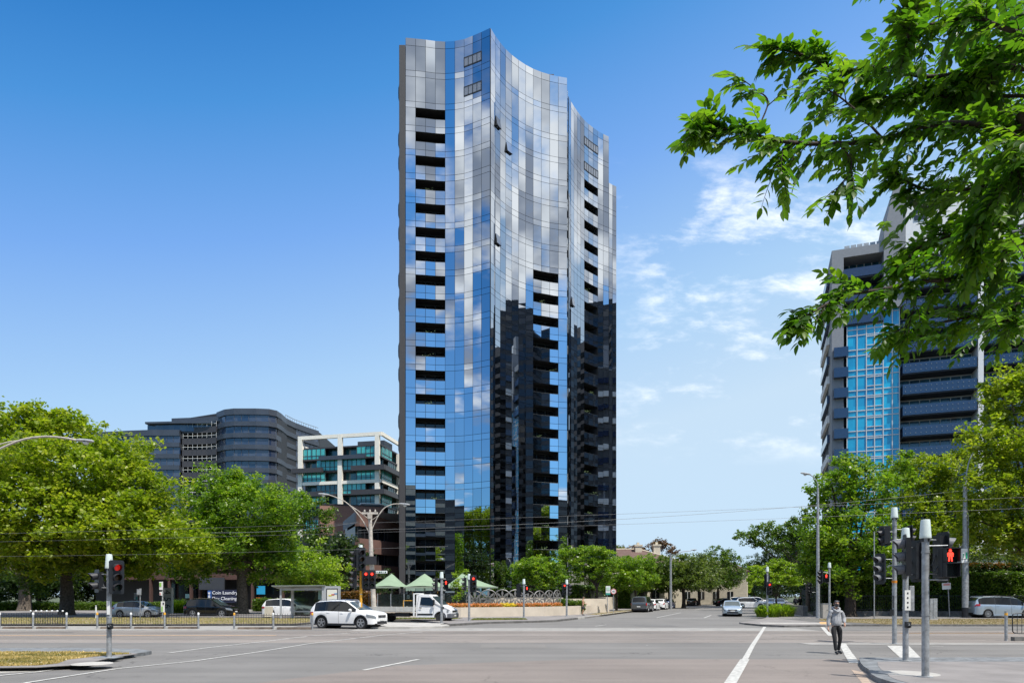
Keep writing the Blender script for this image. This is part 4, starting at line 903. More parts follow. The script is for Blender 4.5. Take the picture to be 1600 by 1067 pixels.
# right side of the side street, far to near
for i, (px, Yd, top, w, lm, lb) in enumerate([(1190,240,880,34,'mid','farthest tree closing the end of the side street'), (1178,205,868,20,'olive','pale narrow tree near the end of the side street'), (1218,170,846,40,'dark','dark tree on the right side far up the side street'), (1252,130,836,34,'mid','mid green tree on the right side behind the bright bush tree')]):
    b = (XW(px, Yd), Yd); hh = 940-top
    tree('background_tree', (*b, 0), (.35, 4), [B(px,top+hh*.25,Yd,w*.7,hh*.25,b), B(px-w*.4,top+hh*.5,Yd,w*.6,hh*.28,b), B(px+w*.45,top+hh*.45,Yd,w*.6,hh*.3,b), B(px,top+hh*.72,Yd,w*.9,hh*.22,b)], 6, 34, .34, lm, lb, 'tree', 'distant trees at the end of the side street', 50+i, cr=.8, inner=.5)
b = (XW(1213, 74), 74)
tree('bright_young_tree', (*b, .1), (.12, 2.0), [B(1190,893,74,22,9,b), B(1222,888,74,24,10,b), B(1205,905,74,36,12,b), B(1240,904,74,18,10,b), B(1218,880,74,14,7,b), B(1180,908,74,12,7,b)], 18, 26, .22, 'lime', 'low spreading lime green tree above the grass tussock at the kerb', 'tree', None, 60, cr=.42, bark='barkd', flat=.4)
b = (XW(1262, 84), 84)
tree('street_tree', (*b, .1), (.3, 4.5), [B(1165,838,84,20,8,b), B(1195,828,84,24,11,b), B(1230,830,84,28,14,b), B(1215,850,84,30,12,b), B(1265,845,84,36,34,b), B(1250,812,84,16,9,b), B(1262,800,84,10,8,b), B(1275,880,84,32,28,b), B(1180,850,84,16,6,b)], 10, 30, .26, 'mid', 'tree with a long branch reaching left across the side street sky', 'tree', None, 61, cr=.55)
b = (XW(1328, 60), 60)
tree('plane_tree', (*b, .1), (.52, 3.6), [B(1330,735,60,34,24,b), B(1300,775,60,38,44,b), B(1360,770,60,42,42,b), B(1290,835,60,42,36,b), B(1340,840,59,62,42,b), B(1318,890,60,56,34,b), B(1275,880,61,32,26,b), B(1375,870,60,36,32,b), B(1400,740,62,34,28,b)], 8, 42, .27, 'elm', 'dense green plane tree with dark trunk at the right corner', 'tree', 'large trees on the right corner', 62, cr=.65, bark='barkd')
b = (XW(1452, 70), 70)
tree('plane_tree', (*b, .1), (.45, 4.6), [B(1440,745,69,44,30,b), B(1490,740,68,40,34,b), B(1430,800,69,52,36,b), B(1500,800,68,52,38,b), B(1460,840,69,70,26,b), B(1400,840,69,34,24,b)], 7.5, 40, .28, 'plane', 'sunlit plane tree behind the dark hedge between the signal poles', 'tree', 'large trees on the right corner', 63, cr=.7)
b = (XW(1640, 58), 58)
PT = tree('plane_tree', (*b, .1), (.55, 4.6), [B(1580,640,58,46,40,b), B(1560,600,58,28,24,b), B(1620,600,58,50,50,b), B(1545,690,57,40,34,b), B(1600,720,57,60,50,b), B(1550,770,57,52,44,b), B(1620,800,57,60,44,b), B(1540,825,58,50,28,b), B(1590,850,58,55,22,b)], 7.5, 42, .28, 'plane', 'tall plane tree at the right edge over the silver van', 'tree', 'large trees on the right corner', 64, cr=.7)
b = (XW(1560, 74), 74)
tree('shrub', (*b, .1), (.15, 2.4), [B(1540,868,74,34,20,b), B(1585,875,74,26,16,b)], 9, 34, .24, 'olive', 'grey green shrub tree in front of the white mansion', 'shrub', None, 65, cr=.5)
for i, (x, y, sc_) in enumerate([(-62,-30,1.1), (-38,-34,1.0), (-14,-30,1.15), (12,-36,1.0), (40,-30,1.1)]):
    c = copy_tree(PT); c.location = (x, y, 0); c.scale = (sc_,)*3; c.rotation_euler.z = i*1.3; c['label'] = ['first','second','third','fourth','fifth'][i]+' from the left of the park trees behind the viewpoint, seen only mirrored'; c['group'] = 'park trees behind the viewpoint'
# hedges
def hedge(name, x0, x1, y0, y1, z0, z1, lm, label, n, size=.16, seed=1, rz=0, loc=None, tip=None):
    rng = np.random.default_rng(seed); e = empty(name, loc or (0, 0, 0), rz, label, 'hedge')
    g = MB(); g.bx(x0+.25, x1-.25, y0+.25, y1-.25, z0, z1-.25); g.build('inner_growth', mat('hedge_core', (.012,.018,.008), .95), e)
    C = np.c_[rng.uniform(x0, x1, n), rng.uniform(y0, y1, n), rng.uniform(z0, z1, n)]
    f = rng.random(n); C[f < .5, 1] = y0+rng.normal(0, .06, (f < .5).sum()); C[f > .6, 2] = z1+rng.normal(0, .07, (f > .6).sum())+.08*np.sin(C[f > .6, 0]*1.7)
    me = leaves_mesh('foliage', LF_[lm], C, .22, 12, size, rng, up=.5); o = bpy.data.objects.new('foliage', me); COL.objects.link(o); o.parent = e
    if tip:
        C = np.c_[rng.uniform(x0, x1, n//4), rng.uniform(y0, y0+.6, n//4), z1+rng.normal(.05, .1, n//4)]
        me = leaves_mesh('new_growth', LF_[tip], C, .2, 9, size, rng); o = bpy.data.objects.new('new_growth', me); COL.objects.link(o); o.parent = e
    return e
hedge('hedge', XW(1335,62), XW(1720,62), 62, 63.6, .35, ZW(897,62), 'mid', 'lower clipped hedge behind the silver van', 6500, .17, 71)
hedge('hedge', XW(1480,66), XW(1760,66), 66, 67.5, .2, ZW(884,66), 'dark', 'taller hedge with red new growth behind the lower hedge', 4200, .17, 72, tip='redtip')
hedge('hedge', XW(-60,84), XW(250,84), 84, 85.5, .1, ZW(943,84), 'mid', 'low clipped hedge across the service road at left', 5000, .16, 73)
hedge('hedge', XW(250,86), XW(330,86), 86, 87, .1, ZW(945,86), 'olive', 'low hedge before the brick shops', 1500, .16, 74)
hedge('hedge', XW(395,78), XW(560,78), 78, 79.5, .1, ZW(938,78), 'mid', 'green hedge behind the bus shelter', 3000, .16, 75)
hedge('hedge', XW(532,79), XW(585,79), 77, 78, .1, ZW(927,79), 'redtip', 'purplish red hedge between the shelter and the concrete pole', 1400, .14, 79)
hedge('hedge', 0, 1.4, 0, 42, .9, 2.9, 'mid', 'green hedge above the cream wall along the side street', 5200, .2, 76, rz=-R(21), loc=(SX(-4.4,80), 80, 0))
hedge('hedge', 0, 1.4, 0, 70, .1, 1.9, 'olive', 'yellow green hedge far along the left side street', 3500, .2, 77, rz=-R(21), loc=(SX(-1.5,118), 118, 0))
hedge('hedge', 0, 1.6, 0, 60, .1, 3.6, 'dark', 'dark hedge on the right of the side street footpath', 4500, .2, 78, rz=-R(21), loc=(SX(24.4,62), 62, 0))
hedge('hedge', 0, 1.4, 0, 26, .1, 2.9, 'mid', 'rounded green hedge before the tiled roof house', 2600, .2, 91, rz=-R(21), loc=(SX(-1.9,96), 96, 0))
# tussock and small shrubs
def tussock(x, y, r, h, n, label, seed, lm, name='grass_tussock', cat='plant', z=.1):
    rng = np.random.default_rng(seed); a = rng.uniform(0, 2*PI, n); q = rng.random(n)**.5*r; V = []; Fc = []; ti = []
    for i in range(n):
        bx_, by = math.cos(a[i])*q[i]*.8, math.sin(a[i])*q[i]*.8; d = np.array([math.cos(a[i]+rng.normal(0,.5)), math.sin(a[i]+rng.normal(0,.5))]); hh = h*rng.uniform(.55, 1.25)*(1.1-.55*(q[i]/r)**2); o = rng.uniform(.2, .7)*hh; w = .035; s = len(V); pe = np.array([-d[1], d[0]])*w
        for t, ww in ((0,1),(.45,1),(.8,.7)):
            c = np.array([bx_, by])+d*o*t**2; zz = hh*(t-.25*t*t*(o/hh))
            V += [(*(c-pe*ww), zz), (*(c+pe*ww), zz)]
        c = np.array([bx_, by])+d*o*1.15; V.append((*c, hh*.72+rng.normal(0,.05))); Fc += [(s,s+1,s+3,s+2),(s+2,s+3,s+5,s+4),(s+4,s+5,s+6)]; tt = rng.random(); ti += [tt]*3
    g = MB(); g.v = V; g.f = Fc; g.m = [0]*len(Fc); g.tint = ti; o = g.build(name, LF_[lm]); o.location = (x, y, z); return tag(o, label, cat)
tussock(XW(1200,59), 59, 1.15, 1.15, 1500, 'round tussock of long green strappy leaves at the kerb nose', 5, 'lime')
tussock(XW(1222,60.5), 60.5, 1.2, 1.2, 1500, 'second tussock of strappy leaves further along the footpath edge', 6, 'lime')
tussock(XW(277,72), 72, 1.5, 1.6, 1400, 'spiky yellow green bush behind the black car', 7, 'lime')
b = (XW(716, 60), 60)
tree('sapling', (*b, .1), (.04, 1.6), [B(712,912,60,7,12,b), B(722,924,60,8,8,b), B(714,935,60,7,6,b), B(728,896,60,4,5,b), B(711,897,60,3,5,b)], 60, 14, .15, 'lime', 'thin yellow green sapling in front of the shade sails', 'tree', None, 81, cr=.25)
# ------------------------------------------------------------ overhanging tree close to the viewpoint
OT = empty('overhanging_tree', (5.6, 4.3, 0), 0, 'overhanging leafy branches close by at the top right', 'tree')
LN = leafmat('leaf_near', (.035,.10,.008), (.075,.16,.010), (.16,.25,.02), .60, rough=.4)
OB = Vector((5.6, 4.3, 0))
def NP(px, py, Yd): return Vector((XW(px, Yd), Yd, ZW(py, Yd)))-OB
g = MB(); g.tube(bez([(0,0,-.05),(.03,0,1.5),(-.02,.04,3),(.04,0,4.6),(.12,0,7.5)], 4), [.24,.2,.18,.17,.165,.16,.15,.15,.14,.13,.12,.11,.1,.09,.08,.06,.05], 12); g.build('trunk', M['barkd'], OT, smooth=60)
rn = random.Random(21)
main_b = [
 ([(1640,185,4.3),(1600,200,4.35),(1500,193,4.4),(1440,198,4.4),(1380,218,4.3),(1300,225,4.2),(1230,222,4.1),(1160,208,4.0),(1115,199,4.0),(1088,206,3.95)], .016, 1.0),
 ([(1620,110,4.6),(1540,110,4.7),(1450,120,4.7),(1370,105,4.6),(1310,112,4.5),(1260,88,4.4),(1210,75,4.35)], .013, 1.0),
 ([(1620,60,4.2),(1530,30,4.2),(1450,40,4.1),(1420,60,4.0),(1425,15,3.95)], .011, .8),
 ([(1640,380,4.6),(1560,410,4.7),(1500,435,4.7),(1440,440,4.6),(1380,452,4.5),(1320,462,4.4),(1270,488,4.3),(1250,500,4.25)], .014, 1.0),
 ([(1640,260,5.2),(1560,285,5.3),(1480,300,5.2),(1430,290,5.1),(1400,270,5.0)], .012, 1.0),
 ([(1640,470,5.0),(1580,500,5.0),(1520,495,4.9),(1450,510,4.8),(1400,528,4.7)], .011, 1.0),
 ([(1640,320,5.0),(1570,345,4.9),(1500,365,4.8),(1440,385,4.8),(1400,420,4.7)], .011, 1.0),
 ([(1380,218,4.3),(1345,180,4.3),(1310,150,4.3),(1290,140,4.2)], .007, .8),
 ([(1600,150,4.9),(1540,165,4.9),(1470,150,4.8),(1400,150,4.7),(1350,160,4.6)], .010, 1.0),
 ([(1640,20,4.8),(1580,60,4.8),(1540,90,4.7),(1500,140,4.7)], .010, 1.0),
 ([(1640,230,4.0),(1590,260,4.0),(1540,330,4.1),(1520,400,4.2)], .009, 1.0),
 ([(1310,225,4.2),(1330,250,4.2),(1322,280,4.15),(1300,300,4.1)], .004, .7),
 ([(1180,210,4.05),(1200,160,4.1),(1180,140,4.05),(1165,128,4.0)], .004, .7),
 ([(1230,222,4.1),(1215,250,4.1),(1220,270,4.05)], .004, .7),
 ([(1430,470,4.6),(1420,505,4.55),(1395,520,4.5)], .004, .8),
]
LV = []; LFc = []; LT = []
def leaf(p, d, n, s, tn):
    """ovate folded leaf: base p, direction d, normal n, length s"""
    d = d.normalized(); side = d.cross(n).normalized(); n = side.cross(d); b = len(LV)
    prof = [(0,.0),(.18,.17),(.42,.245),(.68,.19),(.88,.08)]
    LV.append(tuple(p))
    for t, w in prof[1:]:
        c = p+d*s*t-n*s*.13*t*t; LV.extend([tuple(c-side*s*w+n*s*w*.3), tuple(c), tuple(c+side*s*w+n*s*w*.3)])
    LV.append(tuple(p+d*s-n*s*.15)); k = b+1
    LFc.extend([(b,k+1,k),(b,k+2,k+1)])
    for i in range(3):
        a = k+3*i; LFc.extend([(a,a+1,a+4,a+3),(a+1,a+2,a+5,a+4)])
    a = k+9; LFc.extend([(a,a+1,b+13),(a+1,a+2,b+13)]); LT.extend([tn]*10)
TWG = MB()
def twig(p, d, ln, nl, s):
    d = d.normalized(); pts = [p]; q = p.copy(); dd = d.copy()
    for i in range(6):
        dd = (dd+Vector((rn.uniform(-.10,.10), rn.uniform(-.10,.10), -.05+rn.uniform(-.08,.05)))).normalized(); q = q+dd*ln/6; pts.append(q.copy())
    TWG.tube(pts, [.0035,.003,.0026,.0022,.0018,.0015,.001], 5)
    up = (Vector((0,0,1))+Vector((rn.uniform(-.5,.5), rn.uniform(-.6,.4), 0))).normalized(); tn0 = rn.uniform(.1,.8)
    for i in range(nl):
        t = .1+.9*(i+.5)/nl; k = min(5, int(t*6)); p0 = pts[k].lerp(pts[k+1], t*6-k); ax = (pts[k+1]-pts[k]).normalized(); sd = ax.cross(up).normalized()*(1 if i % 2 else -1)
        dl = (ax*rn.uniform(.45,.9)+sd*rn.uniform(.6,1.0)+Vector((0,0,rn.uniform(-.45,.25)))).normalized()
        nr = (up+Vector((rn.uniform(-.55,.55), rn.uniform(-.55,.55), rn.uniform(-.1,.3)))).normalized()
        leaf(p0, dl, nr, s*rn.uniform(.75,1.15)*(1-.25*abs(t-.5)), min(1,max(0,tn0+rn.uniform(-.2,.2))))
    leaf(pts[-1], dd, up, s*.9, tn0)
for (cp, r, dn_) in main_b:
    pts_ = [NP(*c_) for c_ in cp]
    if cp[0][0] >= 1600: pts_.insert(0, Vector((.02, 0, max(1.9, pts_[0].z-.55)))); r *= 1.35
    P = bez(pts_, 6); g = MB(); L_ = len(P)
    g.tube(P, [r*(1-.8*i/L_)+.0015 for i in range(L_)], 7); g.build('branch', M['barkd'], OT, smooth=60)
    tot = sum((P[i+1]-P[i]).length for i in range(L_-1)); nt_ = int(tot/.041*dn_)
    for k in range(nt_):
        t = (k+rn.random())/nt_; i = min(L_-2, int(t*(L_-1))); p = P[i].lerp(P[i+1], t*(L_-1)-i); ax = (P[i+1]-P[i]).normalized()
        end = 1-t; sd = Vector((rn.uniform(-.5,.5), rn.uniform(-1,1), rn.uniform(-.85,.75)))
        d = (ax*rn.uniform(.5,1.0)+sd*(.75)).normalized()
        ln = rn.uniform(.14,.30)*(.55+.6*min(1,end*2.5)); twig(p, d, ln, int(7+ln*18), .080)
    twig(P[-1], P[-1]-P[-2], .2, 10, .095)
# dense interior on the right
for k in range(215):
    px = 1640-abs(rn.gauss(0, 95)); py = rn.uniform(-60, 530); Yd = rn.uniform(4.4, 6.2)
    if py > 440 and px < 1470: continue
    p = NP(px, py, Yd); d = Vector((rn.uniform(-1,.1), rn.uniform(-1,.6), rn.uniform(-.7,.6))); twig(p, d, rn.uniform(.25,.40), 14, .088)
for k in range(55):
    px = rn.uniform(1380, 1600); py = rn.uniform(0, 165) if rn.random() < .5 else rn.uniform(255, 420)
    if px < 1440 and py < 60: continue
    p = NP(px, py, rn.uniform(4.5, 5.8)); twig(p, Vector((rn.uniform(-1,.2), rn.uniform(-.8,.6), rn.uniform(-.7,.4))), rn.uniform(.22,.36), 13, .085)
tag(TWG.build('twigs', M['barkd'], OT), kind='stuff')
g = MB(); g.v = LV; g.f = LFc; g.m = [0]*len(LFc); g.tint = LT; o = tag(g.build('foliage', LN, OT), kind='stuff')
o.data.polygons.foreach_set('use_smooth', [True]*len(o.data.polygons))
# ------------------------------------------------------------ vehicles
def lerp_(tab, x):
    if x <= tab[0][0]: return tab[0][1]
    for (a, b), (c, d) in zip(tab, tab[1:]):
        if x <= c: return b+(d-b)*(x-a)/(c-a) if c > a else d
    return tab[-1][1]
def make_car(name, loc, rz, label, cat, paint, S, group=None, detail=True, text_plate=None):
    """S: L W H wb wr top[(x,z)] belt ws(x0,x1) rw(x0,x1) pillars glass(x0,x1)"""
    e = empty(name, (*loc[:2], loc[2] if len(loc) > 2 else .0), rz, label, cat, group)
    Ln, Wd, H, wb, wr = S['L'], S['W'], S['H'], S['wb'], S['wr']; top = S['top']; hl = Ln/2
    ax = S.get('ax', 0.0); xw = (ax-wb/2, ax+wb/2); Ra = wr*1.16; belt = S['belt']; wsx = S['ws']; rwx = S['rw']; gx = S['glass']; pill = S['pill']; zsill = S.get('sill', .24)
    xs = {-hl, hl}; xs |= {x for x, z in top if -hl < x < hl}
    for c_ in xw:
        for k in range(-6, 7): xs.add(c_+Ra*math.sin(k*PI/12))
    k = -hl
    while k < hl: xs.add(k); k += .16
    for p in pill: xs |= {p-.02, p+.02}
    xs |= {gx[0], gx[1], wsx[0], wsx[1], rwx[0], rwx[1], hl-.04, hl-.12, -hl+.04, -hl+.12}
    xs = sorted(x for x in xs if -hl <= x <= hl); q = [xs[0]]
    for x in xs[1:]:
        if x-q[-1] > .012: q.append(x)
    xs = q
    pr = S.get('round', 1.0)
    def wid(x):
        s = abs(x)/hl; w = Wd/2*(1-.05*s*s)
        d = hl-abs(x); rad = .42*pr
        if d < rad: w -= .30*pr*(1-math.sqrt(max(0, 1-((rad-d)/rad)**2)))*(1.0 if x > 0 else .75)
        return w
    def sec(x):
        zt = lerp_(top, x); bz = min(lerp_(belt, x), zt-.03); w = wid(x); zb = zsill
        d = hl-abs(x)
        if d < .5: zb = zsill-.02+(.06 if d > .05 else .10)
        for c_ in xw:
            if abs(x-c_) < Ra: zb = max(zb, wr+math.sqrt(max(0, Ra*Ra-(x-c_)**2)))
        zb = min(zb, bz-.10); m1 = zb+(bz-zb)*.45
        gh = max(0, zt-bz); th = min(1, gh/max(.01, H-lerp_(belt, 0))); ins = .18*th*Wd/1.8
        wr_ = w*.965-ins if gh > .1 else w*.93
        return [(w*.975, zb), (w, m1), (w*.995, bz-.10), (w*.965, bz), (wr_+ (.0 if gh > .1 else 0), max(bz+.012, zt-.055 if gh > .1 else zt-.02)), (wr_-.09, zt-.012 if gh > .1 else zt-.006), (wr_*.5, zt+.008), (0, zt+.016)]
    secs = [sec(x) for x in xs]; n = 8
    ring = lambda i: [(xs[i], -y, z) for y, z in secs[i]]+[(xs[i], y, z) for y, z in secs[i][-2::-1]]
    V = []; nr = 2*n-1
    for i in range(len(xs)): V += ring(i)
    body = []; sides = {}; wsf = []; rwf = []; pilf = []
    for i in range(len(xs)-1):
        xm = (xs[i]+xs[i+1])/2; gh = lerp_(top, xm)-lerp_(belt, xm)
        for j in range(nr-1):
            f = (i*nr+j, i*nr+j+1, (i+1)*nr+j+1, (i+1)*nr+j); jj = min(j, nr-2-j)
            inpil = any(abs(xm-p) < .021 for p in pill)
            if jj == 3 and gx[0] < xm < gx[1] and gh > .10 and not inpil:
                sides.setdefault((j > n-1, sum(xm > p for p in pill)), []).append(f)
            elif jj == 3 and gx[0] < xm < gx[1] and gh > .10: pilf.append(f)
            elif jj >= 4 and wsx[0] < xm < wsx[1]: (wsf if jj >= 5 else body).append(f)
            elif jj >= 4 and rwx[0] < xm < rwx[1] and not S.get('norear'): (rwf if jj >= 5 else body).append(f)
            else: body.append(f)
    body.append(tuple(range(nr))[::-1]); body.append(tuple(range((len(xs)-1)*nr, len(xs)*nr)))
    def sub(nm, fs, m, par, off=0.0, smooth=32):
        if not fs: return None
        ids = sorted({v for f in fs for v in f}); mp = {v: i for i, v in enumerate(ids)}; g = MB()
        g.add([V[i] for i in ids], [tuple(mp[v] for v in f) for f in fs]); return g.build(nm, m, par, smooth=smooth)
    bo = sub('body', body, paint, e)
    sub('windscreen', wsf, M['screen'], e); sub('rear_window', rwf, M['carglass'], e)
    sub('window_pillar', pilf, M['black'], e)
    for k, fs in sides.items(): sub('side_window', fs, M['carglass'], e)
    g = MB(); g.bx(-hl+.3, hl-.3, -Wd/2+.2, Wd/2-.2, .20, .6)
    for c_ in xw: g.lathe([(Ra-.01, -Wd/2+.10), (Ra-.01, Wd/2-.10)], 20, (c_, 0, wr), 'y')
    g.build('underbody', M['black'], e)
    # sill trim
    g = MB()
    for s in (-1, 1): g.bx(xw[0]+Ra+.02, xw[1]-Ra-.02, s*(Wd/2-.03)-.02, s*(Wd/2-.03)+.02, zsill-.05, zsill+.07)
    g.build('sill_trim', M['black'] if S.get('clad') else paint, e)
    if S.get('clad'):
        for c_ in xw:
            for s in (-1, 1):
                g = MB(); P = [(c_+(Ra+.02)*math.cos(t), s*(wid(c_)*.985), wr+(Ra+.02)*math.sin(t)) for t in [PI*k/12 for k in range(-1, 14)]]; g.tube(P, .035, 5); g.build('wheel_arch_trim', M['black'], e)
    tw = S.get('tw', .22)
    for c_ in xw:
        for s in (-1, 1):
            yo = s*(Wd/2-.03); yi = yo-s*tw; g = MB()
            g.lathe([(wr*.62, yi), (wr*.93, yi), (wr, yi+s*.03), (wr, yo-s*.03), (wr*.94, yo), (wr*.68, yo-s*.008), (wr*.66, yo-s*.05)], 28, (c_, 0, wr), 'y'); ty = g.build('wheel', M['tyre'], e, smooth=40)
            g = MB(); g.lathe([(.001, yo-s*.05), (wr*.60, yo-s*.05), (wr*.66, yo-s*.005), (wr*.69, yo-s*.005)], 28, (c_, 0, wr), 'y', cap=False); g.build('rim', mat('rim_shadow', (.06,.06,.065), .5), ty)
            g = MB(); ns = S.get('spokes', 5)
            for k in range(ns):
                t = 2*PI*k/ns+.3; dx, dz = math.cos(t), math.sin(t); px_, pz = -dz, dx
                a = wr*.05; b_ = wr*.66; w1 = wr*(.10 if ns < 8 else .055); w2 = wr*(.13 if ns < 8 else .06); yy_ = yo-s*.01
                g.add([(c_+dx*a+px_*w1, yy_, wr+dz*a+pz*w1), (c_+dx*a-px_*w1, yy_, wr+dz*a-pz*w1), (c_+dx*b_-px_*w2, yy_, wr+dz*b_-pz*w2), (c_+dx*b_+px_*w2, yy_, wr+dz*b_+pz*w2)], [(0,1,2,3)])
            g.lathe([(wr*.60, yo-s*.02), (wr*.62, yo-s*.004), (wr*.70, yo-s*.004)], 28, (c_, 0, wr), 'y', cap=False); g.lathe([(.001, yo-s*.0), (wr*.17, yo-s*.002), (wr*.19, yo-s*.03)], 14, (c_, 0, wr), 'y', cap=False)
            g.build('spokes', M['rim'], ty)
    if not detail: pass
    # lamps: patches lifted off the skin
    def patch(nm, x0, x1, t0, t1, m, side, lift=.012, nx=5):
        g = MB(); P = []
        for a in range(nx+1):
            x = x0+(x1-x0)*a/nx; s = sec(x)
            for t in (t0, (t0+t1)/2, t1):
                i = min(len(s)-2, int(t)); f = t-i; y = s[i][0]*(1-f)+s[i+1][0]*f; z = s[i][1]*(1-f)+s[i+1][1]*f
                P.append(((x+(lift if x > 0 else -lift)*(1 if abs(x) > hl-.3 else 0)), side*(y+lift), z))
        g.add(P, [(a*3+b, a*3+b+1, a*3+b+4, a*3+b+3) for a in range(nx) for b in range(2)]); return g.build(nm, m, e, smooth=60)
    for s in (-1, 1):
        patch('headlight', hl-.52, hl-.015, 1.55, 2.75, M['lampglass'], s); patch('taillight', -hl+.01, -hl+.36, S.get('tl', 1.7), S.get('th', 2.9), M['tail'], s)
    zf = lerp_(belt, hl)-.16; wf = wid(hl)*2
    def fb2(nm, x, y0, y1, z0, z1, m, t=.02): g = MB(); g.bx(x-t, x+t, y0, y1, z0, z1); return g.build(nm, m, e)
    gz = S.get('grille', (.62, .76)); fb2('grille', hl+.004, -wf*.36, wf*.36, *gz, M['black'])
    fb2('lower_grille', hl+.006, -wf*.46, wf*.46, .28, .44, M['black']); fb2('bumper_trim', hl+.012, -wf*.47, wf*.47, .25, .28, M['chrome'] if S.get('clad') else paint)
    fb2('number_plate', hl+.02, -.2, .2, .47, .57, M['plate'], .012); fb2('number_plate', -hl-.014, -.2, .2, S.get('rp', .75), S.get('rp', .75)+.12, M['plate'], .012)
    fb2('rear_bumper', -hl-.002, -wf*.45, wf*.45, .26, .42, M['black'])
    g = MB(); g.bx(hl+.02, hl+.03, -wf*.34, wf*.34, gz[0]+.05, gz[0]+.065); g.bx(hl+.02, hl+.03, -wf*.34, wf*.34, gz[1]-.03, gz[1]-.015); g.lathe([(.001, hl+.03), (.055, hl+.03), (.06, hl+.02)], 14, (0, 0, sum(gz)/2), 'x'); g.build('badge', M['chrome'], e)
    mx = gx[1]-.28
    for s in (-1, 1):
        g = MB(); bz = lerp_(belt, mx); y = s*(wid(mx)+.10); g.lathe([(.02, -.09), (.075, -.07), (.09, 0), (.08, .06), (.02, .08)], 10, (mx, y, bz+.10), 'x'); g.box((mx, s*(wid(mx)), bz+.05), (.06, .16, .04)); g.build('mirror', paint, e, smooth=60)
        for p in pill[:2] if len(pill) > 1 else pill:
            g = MB(); x0 = p+.12; sc = sec(x0); g.bx(x0, x0+.18, s*sc[2][0]-.0-.015, s*sc[2][0]+.035, sc[2][1]-.02, sc[2][1]+.015); g.build('door_handle', paint, e)
    g = MB()                                              # door shut lines
    for s in (-1, 1):
        for p in list(pill)+[gx[1]-.02]:
            sc = sec(p); 
            if any(abs(p-c_) < Ra*.9 for c_ in xw): continue
            for (a, b_) in zip(sc[:3], sc[1:4]): g.tube([(p, s*(a[0]+.001), a[1]), (p, s*(b_[0]+.001), b_[1])], .007, 4)
    g.build('door_seam', M['black'], e)
    if S.get('rails'):
        for s in (-1, 1):
            g = MB(); y = wid(0)*.965-.18; x0, x1 = S['rails']; g.tube([(x0, s*y, lerp_(top, x0)-.01), (x0+.12, s*y, lerp_(top, x0+.12)+.05), ((x0+x1)/2, s*y, lerp_(top, (x0+x1)/2)+.05), (x1-.12, s*y, lerp_(top, x1-.12)+.05), (x1, s*y, lerp_(top, x1)-.01)], .018, 6); g.build('roof_rail', M['chrome'], e, smooth=50)
    return e
SUV = dict(L=4.5, W=1.86, H=1.67, wb=2.68, wr=.355, ax=.02, top=[(-2.25,.92),(-2.22,1.08),(-2.12,1.22),(-1.86,1.52),(-1.68,1.60),(-.9,1.66),(-.1,1.665),(.35,1.61),(1.22,1.09),(1.6,1.04),(2.0,.96),(2.18,.86),(2.25,.74)],
 belt=[(-2.25,.98),(-1,1.03),(1.2,.98),(2.25,.80)], ws=(.42,1.22), rw=(-2.14,-1.84), glass=(-1.85,1.02), pill=[-1.05,-.12], clad=True, rails=(-1.6,.3), grille=(.66,.80))
HATCH = dict(L=4.3, W=1.76, H=1.48, wb=2.6, wr=.32, ax=.03, top=[(-2.15,.8),(-2.1,1.0),(-1.95,1.15),(-1.6,1.36),(-.7,1.46),(-.1,1.47),(.3,1.42),(1.15,.98),(1.6,.90),(1.95,.80),(2.1,.70),(2.15,.62)],
 belt=[(-2.15,.92),(-1,.95),(1.1,.88),(2.15,.70)], ws=(.36,1.15), rw=(-1.96,-1.58), glass=(-1.6,1.0), pill=[-.95,-.05], grille=(.52,.62))
SEDAN = dict(L=4.55, W=1.77, H=1.47, wb=2.6, wr=.32, ax=.0, top=[(-2.27,.78),(-2.24,.98),(-1.75,1.05),(-1.6,1.08),(-.95,1.40),(-.5,1.465),(0,1.47),(.3,1.42),(1.1,.98),(1.6,.92),(2.0,.82),(2.2,.70),(2.27,.62)],
 belt=[(-2.27,.88),(-1,.93),(1.1,.88),(2.27,.70)], ws=(.36,1.08), rw=(-1.58,-.98), glass=(-1.35,.95), pill=[-.85,0.0], grille=(.56,.66), tl=1.9)
UTE = dict(L=5.25, W=1.95, H=1.86, wb=3.09, wr=.38, ax=.1, sill=.34, round=.5, top=[(-2.62,1.05),(-2.60,1.12),(-2.42,1.72),(-2.3,1.82),(-1,1.86),(.1,1.84),(.5,1.74),(1.15,1.20),(1.6,1.16),(2.3,1.08),(2.5,.98),(2.62,.8)],
 belt=[(-2.62,1.10),(1.2,1.12),(2.62,.92)], ws=(.55,1.15), rw=(-2.59,-2.40), glass=(-2.3,1.0), pill=[-1.0,-.1], grille=(.75,.95), rp=.6, clad=True, tl=1.3, th=2.9)
VAN = dict(L=5.12, W=1.98, H=1.76, wb=3.06, wr=.345, ax=-.05, top=[(-2.56,.95),(-2.53,1.15),(-2.42,1.42),(-2.2,1.66),(-1.8,1.73),(-.6,1.76),(.3,1.73),(.8,1.64),(1.65,1.10),(2.1,1.0),(2.4,.88),(2.56,.7)],
 belt=[(-2.56,1.12),(-1,1.10),(1.5,1.02),(2.56,.8)], ws=(.85,1.65), rw=(-2.44,-2.18), glass=(-2.3,1.5), pill=[-1.0,.25], rails=(-2.0,.6), spokes=10, tl=1.9, th=3.1)
PW = paintmat('paint_white', (.80,.80,.80)); PS = paintmat('paint_silver', (.50,.53,.57), .55); PB = paintmat('paint_black', (.005,.0055,.006)); PG = paintmat('paint_grey', (.10,.11,.12), .3); PBL = paintmat('paint_blue', (.02,.05,.17), .2); PSB = paintmat('paint_iceblue', (.42,.50,.58), .5)
SHAD = .006
def at(px, Yd): return (XW(px, Yd), Yd, SHAD)
